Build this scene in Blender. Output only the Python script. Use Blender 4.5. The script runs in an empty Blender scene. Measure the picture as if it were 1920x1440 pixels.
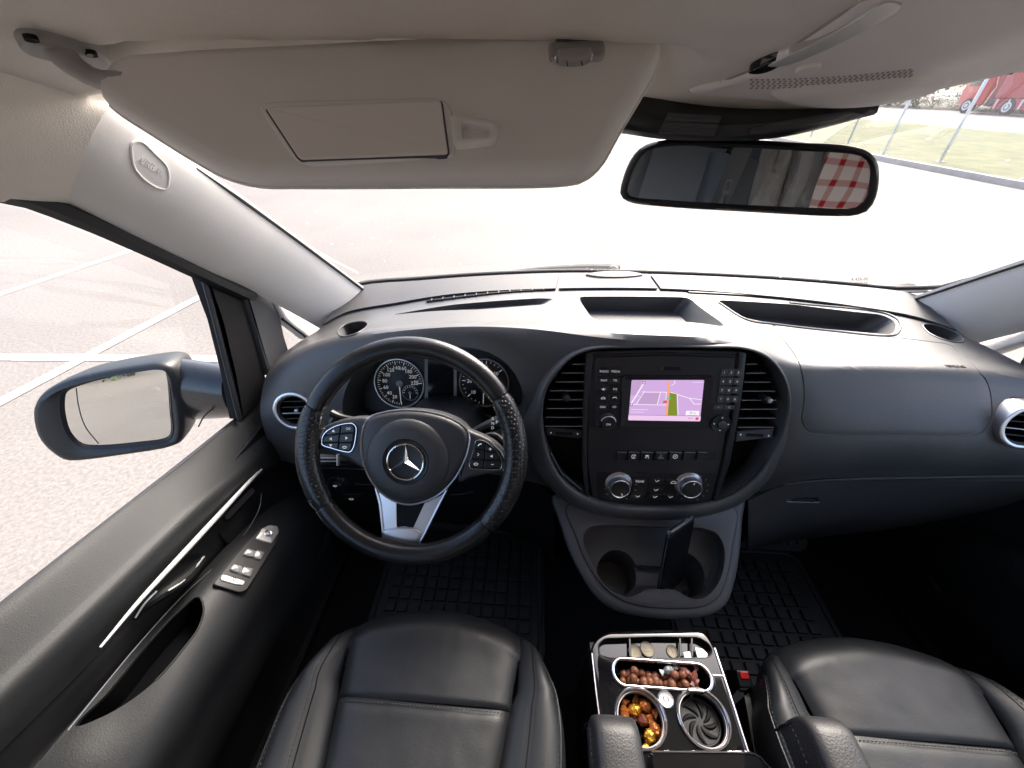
import bpy, bmesh, math, random
from mathutils import Vector as V, Matrix
from mathutils import noise as mnoise
from mathutils.bvhtree import BVHTree
from mathutils.geometry import tessellate_polygon
R = math.radians
random.seed(7)
sc = bpy.context.scene
COL = sc.collection

# ------------------------------------------------------------------ camera, world, sun, exposure
FPX, PITCH, YAW = 740.0, R(37.0), R(3.5)          # focal length in pixels of the 1920 px wide photograph
cam_d = bpy.data.cameras.new('Camera')
cam_d.sensor_width = 36.0
cam_d.lens = 36.0 * FPX / 1920.0
cam_d.clip_start = 0.02
cam_d.clip_end = 2000
cam = bpy.data.objects.new('Camera', cam_d)
COL.objects.link(cam)
cam.location = (0, 0, 0)
cam.rotation_euler = (R(90) - PITCH, 0, YAW)
sc.camera = cam

SUN_EL, SUN_AZ = R(41), R(25)                      # azimuth from +Y towards +X
w = bpy.data.worlds.new('World')
sc.world = w
w.use_nodes = True
nt = w.node_tree
nt.nodes.clear()
sky = nt.nodes.new('ShaderNodeTexSky')
sky.sky_type = 'NISHITA'
sky.sun_disc = False
sky.sun_elevation = SUN_EL
sky.sun_rotation = SUN_AZ
sky.air_density = 0.75
sky.dust_density = 5.0
sky.ozone_density = 0.6
bg = nt.nodes.new('ShaderNodeBackground')
bg.inputs['Strength'].default_value = 0.15
out = nt.nodes.new('ShaderNodeOutputWorld')
nt.links.new(sky.outputs[0], bg.inputs[0])
nt.links.new(bg.outputs[0], out.inputs[0])
sun_d = bpy.data.lights.new('sun', 'SUN')
sun_d.energy = 1.5
sun_d.angle = R(28)
sun_d.color = (1.0, 0.96, 0.9)
sun = bpy.data.objects.new('sun', sun_d)
COL.objects.link(sun)
sdir = V((math.sin(SUN_AZ) * math.cos(SUN_EL), math.cos(SUN_AZ) * math.cos(SUN_EL), math.sin(SUN_EL)))
sun.rotation_euler = sdir.to_track_quat('Z', 'Y').to_euler()
sun.location = sdir * 30
sc.view_settings.view_transform = 'Standard'
sc.view_settings.look = 'None'
sc.view_settings.gamma = 1
sc.view_settings.use_curve_mapping = False
sc.view_settings.exposure = 2.72
sc.render.engine = 'CYCLES'
sc.cycles.max_bounces = 10
sc.cycles.diffuse_bounces = 5
sc.cycles.glossy_bounces = 4
sc.cycles.transparent_max_bounces = 12
sc.cycles.use_denoising = True
sc.cycles.sample_clamp_indirect = 6.0

# ------------------------------------------------------------------ measuring: a point of the photograph at a known depth
CP, SP, CY, SY = math.cos(PITCH), math.sin(PITCH), math.cos(YAW), math.sin(YAW)
GZ = -1.75                                          # the tarmac, below the camera
CX = 0.24                                           # the van's centre plane


def ray(u, v):
    xc = (u - 960) / FPX
    vv = (720 - v) / FPX
    yc = CP + vv * SP
    return V((xc * CY - yc * SY, xc * SY + yc * CY, vv * CP - SP))


def P(u, v, X=None, Y=None, Z=None, d=None):
    r = ray(u, v)
    t = d if d is not None else X / r.x if X is not None else Y / r.y if Y is not None else Z / r.z
    return r * t


class Fr:
    """A local frame: origin o, axes ex (right), ey (up), ez (out of the face)."""
    def __init__(s, o, ez, up=(0, 0, 1)):
        s.o = V(o)
        s.ez = V(ez).normalized()
        if V(up).cross(s.ez).length < 1e-4:
            up = (0, 1, 0)
        s.ex = V(up).cross(s.ez).normalized()
        s.ey = s.ez.cross(s.ex).normalized()

    def px(s, u, v, c=0.0):
        r = ray(u, v)
        t = (s.o + s.ez * c).dot(s.ez) / r.dot(s.ez)
        q = r * t - s.o
        return (q.dot(s.ex), q.dot(s.ey))

    def pxs(s, pts, c=0.0):
        return [s.px(u, v, c) for u, v in pts]

    def w(s, a, b, c=0.0):
        return s.o + s.ex * a + s.ey * b + s.ez * c

    def at(s, a, b, c=0.0):
        f = Fr((0, 0, 0), (0, 0, 1))
        f.o, f.ex, f.ey, f.ez = s.w(a, b, c), s.ex, s.ey, s.ez
        return f

    def rot(s, ang):
        f = Fr((0, 0, 0), (0, 0, 1))
        f.o, f.ez = s.o.copy(), s.ez
        f.ex = s.ex * math.cos(ang) + s.ey * math.sin(ang)
        f.ey = s.ey * math.cos(ang) - s.ex * math.sin(ang)
        return f


# ------------------------------------------------------------------ materials
MT = {}


def mat(name, col, rough=0.5, metal=0.0, spec=0.5, bump=None, var=None, coat=0.0, emit=None, sheen=0.0):
    m = bpy.data.materials.new(name)
    m.use_nodes = True
    n, l = m.node_tree.nodes, m.node_tree.links
    b = n['Principled BSDF']
    b.inputs['Base Color'].default_value = (*col, 1)
    b.inputs['Roughness'].default_value = rough
    b.inputs['Metallic'].default_value = metal
    b.inputs['Specular IOR Level'].default_value = spec
    if coat:
        b.inputs['Coat Weight'].default_value = coat
        b.inputs['Coat Roughness'].default_value = 0.04
    if sheen:
        b.inputs['Sheen Weight'].default_value = sheen
    if emit:
        b.inputs['Emission Color'].default_value = (*emit[0], 1)
        b.inputs['Emission Strength'].default_value = emit[1]
    tc = n.new('ShaderNodeTexCoord')
    if var:                                         # slow colour and gloss variation: (scale, amount)
        t = n.new('ShaderNodeTexNoise')
        t.inputs['Scale'].default_value = var[0]
        t.inputs['Detail'].default_value = 5
        l.new(tc.outputs['Object'], t.inputs['Vector'])
        rp = n.new('ShaderNodeValToRGB')
        k = var[1]
        rp.color_ramp.elements[0].position = 0.3
        rp.color_ramp.elements[1].position = 0.7
        rp.color_ramp.elements[0].color = (*[c * (1 - k) for c in col], 1)
        rp.color_ramp.elements[1].color = (*[min(1, c * (1 + k)) for c in col], 1)
        l.new(t.outputs['Fac'], rp.inputs[0])
        l.new(rp.outputs[0], b.inputs['Base Color'])
        mr = n.new('ShaderNodeMapRange')
        mr.inputs['To Min'].default_value = max(0.02, rough - 0.07)
        mr.inputs['To Max'].default_value = min(1, rough + 0.07)
        l.new(t.outputs['Fac'], mr.inputs['Value'])
        l.new(mr.outputs[0], b.inputs['Roughness'])
    if bump:                                        # (kind, scale, strength, distance)
        kind, scale, st, dist = bump
        if kind == 'noise':
            t = n.new('ShaderNodeTexNoise')
            t.inputs['Detail'].default_value = 3
            o = 'Fac'
        elif kind == 'leather':
            t = n.new('ShaderNodeTexVoronoi')
            t.feature = 'SMOOTH_F1'
            o = 'Distance'
        elif kind == 'dots':
            t = n.new('ShaderNodeTexVoronoi')
            t.inputs['Randomness'].default_value = 0.12
            o = 'Distance'
        elif kind == 'weave':
            t = n.new('ShaderNodeTexWave')
            t.inputs['Distortion'].default_value = 1.2
            t.inputs['Detail'].default_value = 3
            t.inputs['Detail Scale'].default_value = 3
            o = 'Fac'
        t.inputs['Scale'].default_value = scale
        l.new(tc.outputs['Object'], t.inputs['Vector'])
        bp = n.new('ShaderNodeBump')
        bp.inputs['Strength'].default_value = st
        bp.inputs['Distance'].default_value = dist
        src = t.outputs[o]
        if kind == 'dots':
            mr = n.new('ShaderNodeMapRange')
            mr.inputs['From Min'].default_value = 0.18
            mr.inputs['From Max'].default_value = 0.34
            l.new(src, mr.inputs['Value'])
            src = mr.outputs[0]
        if kind == 'weave':
            t2 = n.new('ShaderNodeTexNoise')
            t2.inputs['Scale'].default_value = scale * 2
            l.new(tc.outputs['Object'], t2.inputs['Vector'])
            ad = n.new('ShaderNodeMath')
            l.new(src, ad.inputs[0])
            l.new(t2.outputs['Fac'], ad.inputs[1])
            src = ad.outputs[0]
        l.new(src, bp.inputs['Height'])
        l.new(bp.outputs[0], b.inputs['Normal'])
    MT[name] = m
    return m


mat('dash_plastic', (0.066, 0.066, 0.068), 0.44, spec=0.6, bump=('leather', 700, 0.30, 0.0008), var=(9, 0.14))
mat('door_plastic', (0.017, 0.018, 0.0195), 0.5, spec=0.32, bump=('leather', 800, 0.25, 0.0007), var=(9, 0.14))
mat('dash_strip', (0.042, 0.041, 0.044), 0.55, bump=('noise', 1300, 0.35, 0.0005), var=(12, 0.10))
mat('pod_plastic', (0.020, 0.020, 0.024), 0.40, bump=('leather', 1000, 0.18, 0.0005), var=(14, 0.1))
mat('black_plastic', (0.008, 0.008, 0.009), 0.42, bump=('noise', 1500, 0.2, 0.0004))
mat('deep_black', (0.004, 0.004, 0.0045), 0.65, spec=0.25)
mat('pocket_black', (0.004, 0.004, 0.0045), 0.95, spec=0.03)  # near-black with almost no gloss, for the door's pull pocket
mat('button_plastic', (0.016, 0.016, 0.018), 0.36, bump=('noise', 1800, 0.1, 0.0003))
mat('key_plastic', (0.060, 0.058, 0.066), 0.38)
mat('hub_plastic', (0.034, 0.034, 0.037), 0.48, bump=('leather', 1100, 0.2, 0.0005), var=(18, 0.08))
mat('piano_black', (0.006, 0.006, 0.007), 0.06, coat=0.6)
mat('screen_glass', (0.008, 0.008, 0.01), 0.12)
mat('leather', (0.016, 0.0175, 0.019), 0.45, bump=('leather', 520, 0.16, 0.0007), var=(7, 0.16))
mat('leather_soft', (0.015, 0.015, 0.017), 0.5, bump=('leather', 520, 0.35, 0.0008), var=(11, 0.15))
mat('rim_leather', (0.011, 0.011, 0.012), 0.24, bump=('leather', 650, 0.35, 0.0008), var=(22, 0.2))
mat('grip_leather', (0.011, 0.011, 0.012), 0.27, bump=('dots', 200, 0.6, 0.003))
mat('thread', (0.09, 0.09, 0.095), 0.8)
mat('thread_black', (0.02, 0.02, 0.021), 0.8)
mat('headliner_fabric', (0.76, 0.71, 0.645), 0.92, spec=0.2, bump=('noise', 620, 0.55, 0.0011), var=(9, 0.05))
mat('visor_vinyl', (0.76, 0.725, 0.70), 0.62, spec=0.35, bump=('noise', 900, 0.3, 0.0006), var=(8, 0.04))
mat('visor_lid', (0.78, 0.74, 0.70), 0.5, bump=('noise', 1200, 0.15, 0.0004))
mat('pillar_plastic', (0.74, 0.715, 0.69), 0.6, spec=0.35, bump=('noise', 800, 0.3, 0.0006), var=(10, 0.04))
mat('bracket_plastic', (0.33, 0.31, 0.295), 0.45, bump=('noise', 900, 0.2, 0.0004))
mat('grey_plastic', (0.30, 0.29, 0.285), 0.5, bump=('noise', 900, 0.2, 0.0004))
mat('chrome', (0.83, 0.83, 0.85), 0.10, metal=1)
mat('satin_silver', (0.66, 0.66, 0.69), 0.30, metal=1)
mat('bright_trim', (0.80, 0.80, 0.81), 0.22, metal=0.55)
mat('brushed_alloy', (0.52, 0.52, 0.54), 0.34, metal=1)
mat('silver_button', (0.52, 0.51, 0.50), 0.38, metal=0.6)
mat('body_paint', (0.006, 0.007, 0.008), 0.3, coat=0.4)
mat('mirror_housing', (0.009, 0.010, 0.011), 0.42, bump=('noise', 900, 0.2, 0.0004))
mat('rubber', (0.016, 0.016, 0.017), 0.55, bump=('noise', 500, 0.3, 0.0008), var=(15, 0.3))
mat('seal_rubber', (0.008, 0.009, 0.012), 0.5)
mat('carpet', (0.010, 0.010, 0.011), 0.95, spec=0.1, bump=('noise', 400, 0.8, 0.003))
mat('white_print', (0.80, 0.80, 0.81), 0.6, emit=((1, 1, 1), 0.035))
mat('grey_print', (0.32, 0.32, 0.34), 0.6)
mat('ink', (0.02, 0.02, 0.02), 0.6)
mat('mirror', (0.66, 0.66, 0.62), 0.0, metal=1)
mat('mirror_tint', (0.50, 0.54, 0.58), 0.0, metal=1)
mat('red_plastic', (0.55, 0.02, 0.02), 0.35)
mat('coin_nickel', (0.20, 0.18, 0.14), 0.5, metal=1, bump=('noise', 420, 0.5, 0.0006))
mat('nut_shell', (0.23, 0.085, 0.04), 0.36, bump=('noise', 240, 0.3, 0.0008), var=(160, 0.35))
mat('gold_foil', (0.80, 0.42, 0.06), 0.26, metal=0.9, bump=('noise', 160, 0.9, 0.003))
mat('amber_foil', (0.42, 0.13, 0.03), 0.3, metal=0.5, bump=('noise', 160, 0.9, 0.003))
mat('wrapper_brown', (0.20, 0.06, 0.04), 0.35, bump=('noise', 160, 0.6, 0.002))
mat('wrapper_silver', (0.45, 0.50, 0.47), 0.3, metal=0.5, bump=('noise', 160, 0.9, 0.003))
mat('phone_black', (0.008, 0.008, 0.010), 0.14, coat=0.5)
mat('coat_cloth', (0.30, 0.29, 0.29), 0.85, bump=('noise', 30, 0.7, 0.02))
mat('seat_back', (0.040, 0.044, 0.052), 0.5, bump=('leather', 420, 0.3, 0.001))
mat('concrete_kerb', (0.33, 0.31, 0.29), 0.85, bump=('noise', 60, 0.5, 0.01), var=(4, 0.15))
mat('white_paint', (0.78, 0.77, 0.75), 0.6)
mat('truck_red', (0.50, 0.015, 0.03), 0.3, coat=0.4)
mat('truck_dark', (0.05, 0.02, 0.03), 0.6)
mat('truck_white', (0.75, 0.72, 0.70), 0.5)
mat('trailer_red', (0.42, 0.03, 0.04), 0.55, bump=('weave', 4, 0.3, 0.02))
mat('tyre', (0.02, 0.02, 0.02), 0.8)
mat('bark', (0.06, 0.045, 0.03), 0.9)
mat('wall_trim', (0.055, 0.055, 0.058), 0.7, bump=('noise', 500, 0.3, 0.001))


def emission(name, col, s):
    m = bpy.data.materials.new(name)
    m.use_nodes = True
    n, l = m.node_tree.nodes, m.node_tree.links
    n.clear()
    e = n.new('ShaderNodeEmission')
    e.inputs[0].default_value = (*col, 1)
    e.inputs[1].default_value = s
    o = n.new('ShaderNodeOutputMaterial')
    l.new(e.outputs[0], o.inputs[0])
    MT[name] = m


ES = 0.155                                           # a screen seen at the photograph's exposure
emission('map_ground', (0.66, 0.42, 0.76), ES)
emission('map_block', (0.56, 0.36, 0.62), ES)
emission('map_road', (0.98, 0.92, 1.0), ES)
emission('map_route', (0.95, 0.40, 0.16), ES)
emission('map_park', (0.22, 0.28, 0.03), ES)
emission('map_bar', (0.86, 0.60, 0.86), ES)
emission('map_ink', (0.10, 0.07, 0.12), ES)
emission('map_red', (0.75, 0.10, 0.12), ES)
emission('map_green', (0.12, 0.55, 0.32), ES)


def glass(name, dust=0.0, specks=False, tint=(0.97, 0.98, 0.98)):
    """Thin pane: clear transmission, Fresnel reflection and, on the windscreen, a film of dust and dried drops."""
    m = bpy.data.materials.new(name)
    m.use_nodes = True
    n, l = m.node_tree.nodes, m.node_tree.links
    n.clear()
    o = n.new('ShaderNodeOutputMaterial')
    tr = n.new('ShaderNodeBsdfTransparent')
    tr.inputs[0].default_value = (*tint, 1)
    gl = n.new('ShaderNodeBsdfGlossy')
    gl.inputs['Roughness'].default_value = 0.0
    lw = n.new('ShaderNodeLayerWeight')
    lw.inputs[0].default_value = 0.5
    pw = n.new('ShaderNodeMath')
    pw.operation = 'POWER'
    pw.inputs[1].default_value = 5
    l.new(lw.outputs['Facing'], pw.inputs[0])
    fr = n.new('ShaderNodeMapRange')
    fr.inputs['To Min'].default_value = 0.05
    l.new(pw.outputs[0], fr.inputs['Value'])
    mx = n.new('ShaderNodeMixShader')
    l.new(fr.outputs[0], mx.inputs[0])
    l.new(tr.outputs[0], mx.inputs[1])
    l.new(gl.outputs[0], mx.inputs[2])
    res = mx
    if dust:
        tl = n.new('ShaderNodeBsdfTranslucent')
        tl.inputs[0].default_value = (0.9, 0.9, 0.9, 1)
        df = n.new('ShaderNodeBsdfDiffuse')
        df.inputs[0].default_value = (0.8, 0.8, 0.8, 1)
        dm = n.new('ShaderNodeMixShader')
        dm.inputs[0].default_value = 0.35
        l.new(tl.outputs[0], dm.inputs[1])
        l.new(df.outputs[0], dm.inputs[2])
        tc = n.new('ShaderNodeTexCoord')
        ns = n.new('ShaderNodeTexNoise')
        ns.inputs['Scale'].default_value = 5
        ns.inputs['Detail'].default_value = 6
        l.new(tc.outputs['Object'], ns.inputs['Vector'])
        mr = n.new('ShaderNodeMapRange')
        mr.inputs['To Min'].default_value = dust * 0.5
        mr.inputs['To Max'].default_value = dust * 1.5
        l.new(ns.outputs['Fac'], mr.inputs['Value'])
        fac = mr.outputs[0]
        if specks:
            vo = n.new('ShaderNodeTexVoronoi')
            vo.inputs['Scale'].default_value = 60
            l.new(tc.outputs['Object'], vo.inputs['Vector'])
            sm = n.new('ShaderNodeMapRange')
            sm.inputs['From Min'].default_value = 0.17
            sm.inputs['From Max'].default_value = 0.06
            sm.inputs['To Max'].default_value = 0.45
            l.new(vo.outputs['Distance'], sm.inputs['Value'])
            # only some of the cells hold a dried drop
            sp = n.new('ShaderNodeSeparateColor')
            l.new(vo.outputs['Color'], sp.inputs[0])
            gt = n.new('ShaderNodeMath')
            gt.operation = 'GREATER_THAN'
            gt.inputs[1].default_value = 0.86
            l.new(sp.outputs[0], gt.inputs[0])
            ml = n.new('ShaderNodeMath')
            ml.operation = 'MULTIPLY'
            l.new(sm.outputs[0], ml.inputs[0])
            l.new(gt.outputs[0], ml.inputs[1])
            ad = n.new('ShaderNodeMath')
            ad.use_clamp = True
            l.new(fac, ad.inputs[0])
            l.new(ml.outputs[0], ad.inputs[1])
            fac = ad.outputs[0]
        m2 = n.new('ShaderNodeMixShader')
        l.new(fac, m2.inputs[0])
        l.new(mx.outputs[0], m2.inputs[1])
        l.new(dm.outputs[0], m2.inputs[2])
        res = m2
    l.new(res.outputs[0], o.inputs[0])
    MT[name] = m


glass('windscreen_glass', 0.024, True, (0.72, 0.725, 0.72))
glass('side_glass', 0.006, False, (0.82, 0.83, 0.82))


def ground_mat(name, c1, c2, scale, rough, bump, stain=0.12, fine=None):
    m = bpy.data.materials.new(name)
    m.use_nodes = True
    n, l = m.node_tree.nodes, m.node_tree.links
    b = n['Principled BSDF']
    b.inputs['Roughness'].default_value = rough
    b.inputs['Specular IOR Level'].default_value = 0.35
    tc = n.new('ShaderNodeTexCoord')
    t = n.new('ShaderNodeTexNoise')
    t.inputs['Scale'].default_value = scale
    t.inputs['Detail'].default_value = 8
    t.inputs['Roughness'].default_value = 0.75
    l.new(tc.outputs['Object'], t.inputs['Vector'])
    rp = n.new('ShaderNodeValToRGB')
    rp.color_ramp.elements[0].position = 0.36
    rp.color_ramp.elements[1].position = 0.62
    rp.color_ramp.elements[0].color = (*c1, 1)
    rp.color_ramp.elements[1].color = (*c2, 1)
    l.new(t.outputs['Fac'], rp.inputs[0])
    t2 = n.new('ShaderNodeTexNoise')
    t2.inputs['Scale'].default_value = 0.35
    t2.inputs['Detail'].default_value = 6
    l.new(tc.outputs['Object'], t2.inputs['Vector'])
    mx = n.new('ShaderNodeMix')
    mx.data_type = 'RGBA'
    mx.blend_type = 'MULTIPLY'
    mx.inputs['Factor'].default_value = 1
    r2 = n.new('ShaderNodeValToRGB')
    r2.color_ramp.elements[0].position = 0.35
    r2.color_ramp.elements[1].position = 0.65
    r2.color_ramp.elements[0].color = (1 - stain, 1 - stain, 1 - stain, 1)
    r2.color_ramp.elements[1].color = (1, 1, 1, 1)
    l.new(t2.outputs['Fac'], r2.inputs[0])
    l.new(rp.outputs[0], mx.inputs['A'])
    l.new(r2.outputs[0], mx.inputs['B'])
    l.new(mx.outputs['Result'], b.inputs['Base Color'])
    bp = n.new('ShaderNodeBump')
    bp.inputs['Strength'].default_value = bump
    bp.inputs['Distance'].default_value = 0.01
    l.new(t.outputs['Fac'], bp.inputs['Height'])
    l.new(bp.outputs[0], b.inputs['Normal'])
    MT[name] = m


ground_mat('tarmac', (0.124, 0.111, 0.102), (0.200, 0.181, 0.167), 42, 0.82, 0.3, 0.22)
ground_mat('verge', (0.040, 0.062, 0.016), (0.125, 0.128, 0.048), 1.5, 0.95, 0.6, 0.25)
ground_mat('road_tarmac', (0.20, 0.18, 0.17), (0.25, 0.23, 0.22), 3, 0.8, 0.3)
ground_mat('road_paint', (0.20, 0.19, 0.18), (0.38, 0.37, 0.355), 26, 0.7, 0.3)
ground_mat('leaf', (0.020, 0.050, 0.012), (0.09, 0.135, 0.03), 1.2, 0.7, 0.0)
ground_mat('scrub', (0.018, 0.030, 0.012), (0.05, 0.06, 0.025), 1.5, 0.95, 0.6, 0.25)
ground_mat('leaf_dark', (0.012, 0.035, 0.014), (0.04, 0.075, 0.025), 0.8, 0.7, 0.0)


def plaid_mat():
    m = bpy.data.materials.new('plaid_cloth')
    m.use_nodes = True
    n, l = m.node_tree.nodes, m.node_tree.links
    b = n['Principled BSDF']
    b.inputs['Roughness'].default_value = 0.9
    tc = n.new('ShaderNodeTexCoord')
    sp = n.new('ShaderNodeSeparateXYZ')
    l.new(tc.outputs['Object'], sp.inputs[0])
    facs = []
    for ax, sc_ in (('X', 7.5), ('Z', 6.5)):
        wv = n.new('ShaderNodeTexWave')
        wv.bands_direction = ax
        wv.inputs['Scale'].default_value = sc_
        wv.inputs['Distortion'].default_value = 3.0
        wv.inputs['Detail Scale'].default_value = 0.6
        l.new(tc.outputs['Object'], wv.inputs['Vector'])
        rp = n.new('ShaderNodeValToRGB')
        rp.color_ramp.elements[0].position = 0.70
        rp.color_ramp.elements[1].position = 0.85
        l.new(wv.outputs['Fac'], rp.inputs[0])
        facs.append(rp.outputs[0])
    ad = n.new('ShaderNodeMath')
    ad.inputs[1].default_value = 0
    ad.operation = 'ADD'
    l.new(facs[0], ad.inputs[0])
    l.new(facs[1], ad.inputs[1])
    hf = n.new('ShaderNodeMath')
    hf.operation = 'MULTIPLY'
    hf.inputs[1].default_value = 0.5
    l.new(ad.outputs[0], hf.inputs[0])
    mx = n.new('ShaderNodeValToRGB')
    mx.color_ramp.elements[0].color = (0.62, 0.55, 0.53, 1)
    mx.color_ramp.elements[1].color = (0.35, 0.010, 0.015, 1)
    l.new(hf.outputs[0], mx.inputs[0])
    l.new(mx.outputs[0], b.inputs['Base Color'])
    MT['plaid_cloth'] = m


plaid_mat()

# ------------------------------------------------------------------ objects
WL = {}                                             # world position of every object made here


def put(o, parent, wl):
    COL.objects.link(o)
    WL[o.name] = V(wl)
    if parent is not None:
        o.parent = parent
        o.location = V(wl) - WL[parent.name]
    else:
        o.location = V(wl)
    return o


def new(name, verts, faces, m, parent=None, smooth=True, angle=35, origin=None):
    verts = [V(q) for q in verts]
    if origin is None:
        lo = V([min(q[i] for q in verts) for i in range(3)])
        hi = V([max(q[i] for q in verts) for i in range(3)])
        origin = V(((lo.x + hi.x) / 2, (lo.y + hi.y) / 2, lo.z if parent is None else (lo.z + hi.z) / 2))
    me = bpy.data.meshes.new(name)
    me.from_pydata([q - V(origin) for q in verts], [], faces)
    me.update()
    bm = bmesh.new()
    bm.from_mesh(me)
    bmesh.ops.remove_doubles(bm, verts=bm.verts, dist=1e-6)
    bmesh.ops.recalc_face_normals(bm, faces=bm.faces)
    bm.to_mesh(me)
    bm.free()
    if smooth:
        me.polygons.foreach_set('use_smooth', [True] * len(me.polygons))
        me.set_sharp_from_angle(angle=R(angle))
        for pg in me.polygons:                      # large flat faces stay flat
            if pg.loop_total > 8:
                pg.use_smooth = False
    me.materials.append(MT[m] if isinstance(m, str) else m)
    o = bpy.data.objects.new(name, me)
    return put(o, parent, origin)


def tag(o, label=None, cat=None, group=None, kind=None):
    for k, v in (('label', label), ('category', cat), ('group', group), ('kind', kind)):
        if v:
            o[k] = v
    return o


def thing(name, loc, label, cat, group=None):
    o = bpy.data.objects.new(name, None)
    o.empty_display_size = 0.05
    put(o, None, loc)
    return tag(o, label, cat, group)


class MB:
    """Collects vertices and faces for one mesh."""
    def __init__(s):
        s.v, s.f = [], []

    def add(s, g):
        k = len(s.v)
        s.v += g[0]
        s.f += [tuple(i + k for i in q) for q in g[1]]
        return s

    def build(s, name, m, parent=None, **kw):
        return new(name, s.v, s.f, m, parent, **kw)


def spline(pts, n, closed=False):
    """n points along a Catmull-Rom curve through pts, evenly spaced by length."""
    pts = [V(q) if len(q) == 3 else V((q[0], q[1], 0)) for q in pts]
    k = len(pts)
    dense = []
    segs = k if closed else k - 1
    for i in range(segs):
        if closed:
            p0, p1, p2, p3 = (pts[(i + j) % k] for j in (-1, 0, 1, 2))
        else:
            p1, p2 = pts[i], pts[i + 1]
            p0 = pts[i - 1] if i > 0 else p1 * 2 - p2
            p3 = pts[i + 2] if i + 2 < k else p2 * 2 - p1
        d1, d2, d3 = (max((b - a).length, 1e-9) ** 0.5 for a, b in ((p0, p1), (p1, p2), (p2, p3)))
        m1 = (p2 - p1) + (((p1 - p0) / d1) - ((p2 - p0) / (d1 + d2))) * d2
        m2 = (p2 - p1) + (((p3 - p2) / d3) - ((p3 - p1) / (d2 + d3))) * d2
        for q in range(12):
            t = q / 12
            dense.append(p1 * (2 * t**3 - 3 * t * t + 1) + m1 * (t**3 - 2 * t * t + t) + p2 * (-2 * t**3 + 3 * t * t) + m2 * (t**3 - t * t))
    dense.append(pts[0].copy() if closed else pts[-1].copy())
    L = [0]
    for a, b in zip(dense, dense[1:]):
        L.append(L[-1] + (b - a).length)
    res = []
    j = 0
    m = n if closed else n - 1
    for i in range(n):
        s = L[-1] * i / m
        while j < len(L) - 2 and L[j + 1] < s:
            j += 1
        t = (s - L[j]) / max(L[j + 1] - L[j], 1e-12)
        res.append(dense[j].lerp(dense[j + 1], min(1, max(0, t))))
    return res


def sm2(pts, n=48):
    r = [(q.x, q.y) for q in spline(pts, n, True)]
    return r if area(r) > 0 else r[::-1]


def rrect(a0, a1, b0, b1, r, k=4):
    r = min(r, abs(a1 - a0) * 0.49, abs(b1 - b0) * 0.49)
    res = []
    for cx, cy, s in ((a1 - r, b1 - r, 0), (a0 + r, b1 - r, 90), (a0 + r, b0 + r, 180), (a1 - r, b0 + r, 270)):
        for i in range(k + 1):
            t = R(s + 90 * i / k)
            res.append((cx + r * math.cos(t), cy + r * math.sin(t)))
    return res


def rpoly(pts, r, k=3):
    """A polygon with its corners rounded by about r."""
    res = []
    n = len(pts)
    for i in range(n):
        p, a, b = V(pts[i][:2]), V(pts[i - 1][:2]), V(pts[(i + 1) % n][:2])
        ra = min(r, (a - p).length * 0.45)
        rb = min(r, (b - p).length * 0.45)
        s, e = p + (a - p).normalized() * ra, p + (b - p).normalized() * rb
        for j in range(k + 1):
            t = j / k
            q = s * (1 - t) ** 2 + p * 2 * t * (1 - t) + e * t * t
            res.append((q.x, q.y))
    return res


def circ(r, n=32, a=0, b=0, ry=None):
    return [(a + r * math.cos(2 * math.pi * i / n), b + (ry or r) * math.sin(2 * math.pi * i / n)) for i in range(n)]


def area(p):
    return sum(p[i - 1][0] * p[i][1] - p[i][0] * p[i - 1][1] for i in range(len(p))) / 2


def inset(p, d):
    if area(p) < 0:
        p = p[::-1]
    n = len(p)
    res = []
    for i in range(n):
        a, q, b = V(p[i - 1]), V(p[i]), V(p[(i + 1) % n])
        e1, e2 = (q - a), (b - q)
        e1 = e1.normalized() if e1.length > 1e-9 else e2.normalized()
        e2 = e2.normalized() if e2.length > 1e-9 else e1
        n1, n2 = V((-e1.y, e1.x)), V((-e2.y, e2.x))
        m = n1 + n2
        m = m.normalized() if m.length > 1e-6 else n1
        c = max(0.35, m.dot(n1))
        q = q + m * (d / c)
        res.append((q.x, q.y))
    return res


def slab(fr, pts, c0, c1, bev=0.0, k=2, dome=0.0):
    """Extruded outline with a rounded front edge; dome raises the middle of the face."""
    if area(pts) < 0:
        pts = pts[::-1]
    n = len(pts)
    levels = [(pts, c0)]
    if bev:
        for i in range(k + 1):
            t = math.pi / 2 * i / k
            levels.append((inset(pts, bev * (1 - math.cos(t))) if i else pts, c1 - bev + bev * math.sin(t)))
    else:
        levels.append((pts, c1))
    last, cc = levels[-1]
    if dome:
        ca = sum(q[0] for q in last) / n
        cb = sum(q[1] for q in last) / n
        for s in (0.85, 0.65, 0.42, 0.2):
            levels.append(([(ca + (q[0] - ca) * s, cb + (q[1] - cb) * s) for q in last], cc + dome * (1 - s * s)))
    vs, fs = [], []
    for q, c in levels:
        vs += [fr.w(a, b, c) for a, b in q]
    for j in range(len(levels) - 1):
        for i in range(n):
            i2 = (i + 1) % n
            fs.append((j * n + i, j * n + i2, (j + 1) * n + i2, (j + 1) * n + i))
    top = len(levels) - 1
    fs.append(tuple(range(top * n, top * n + n)))
    fs.append(tuple(range(n - 1, -1, -1)))
    return vs, fs


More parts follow.
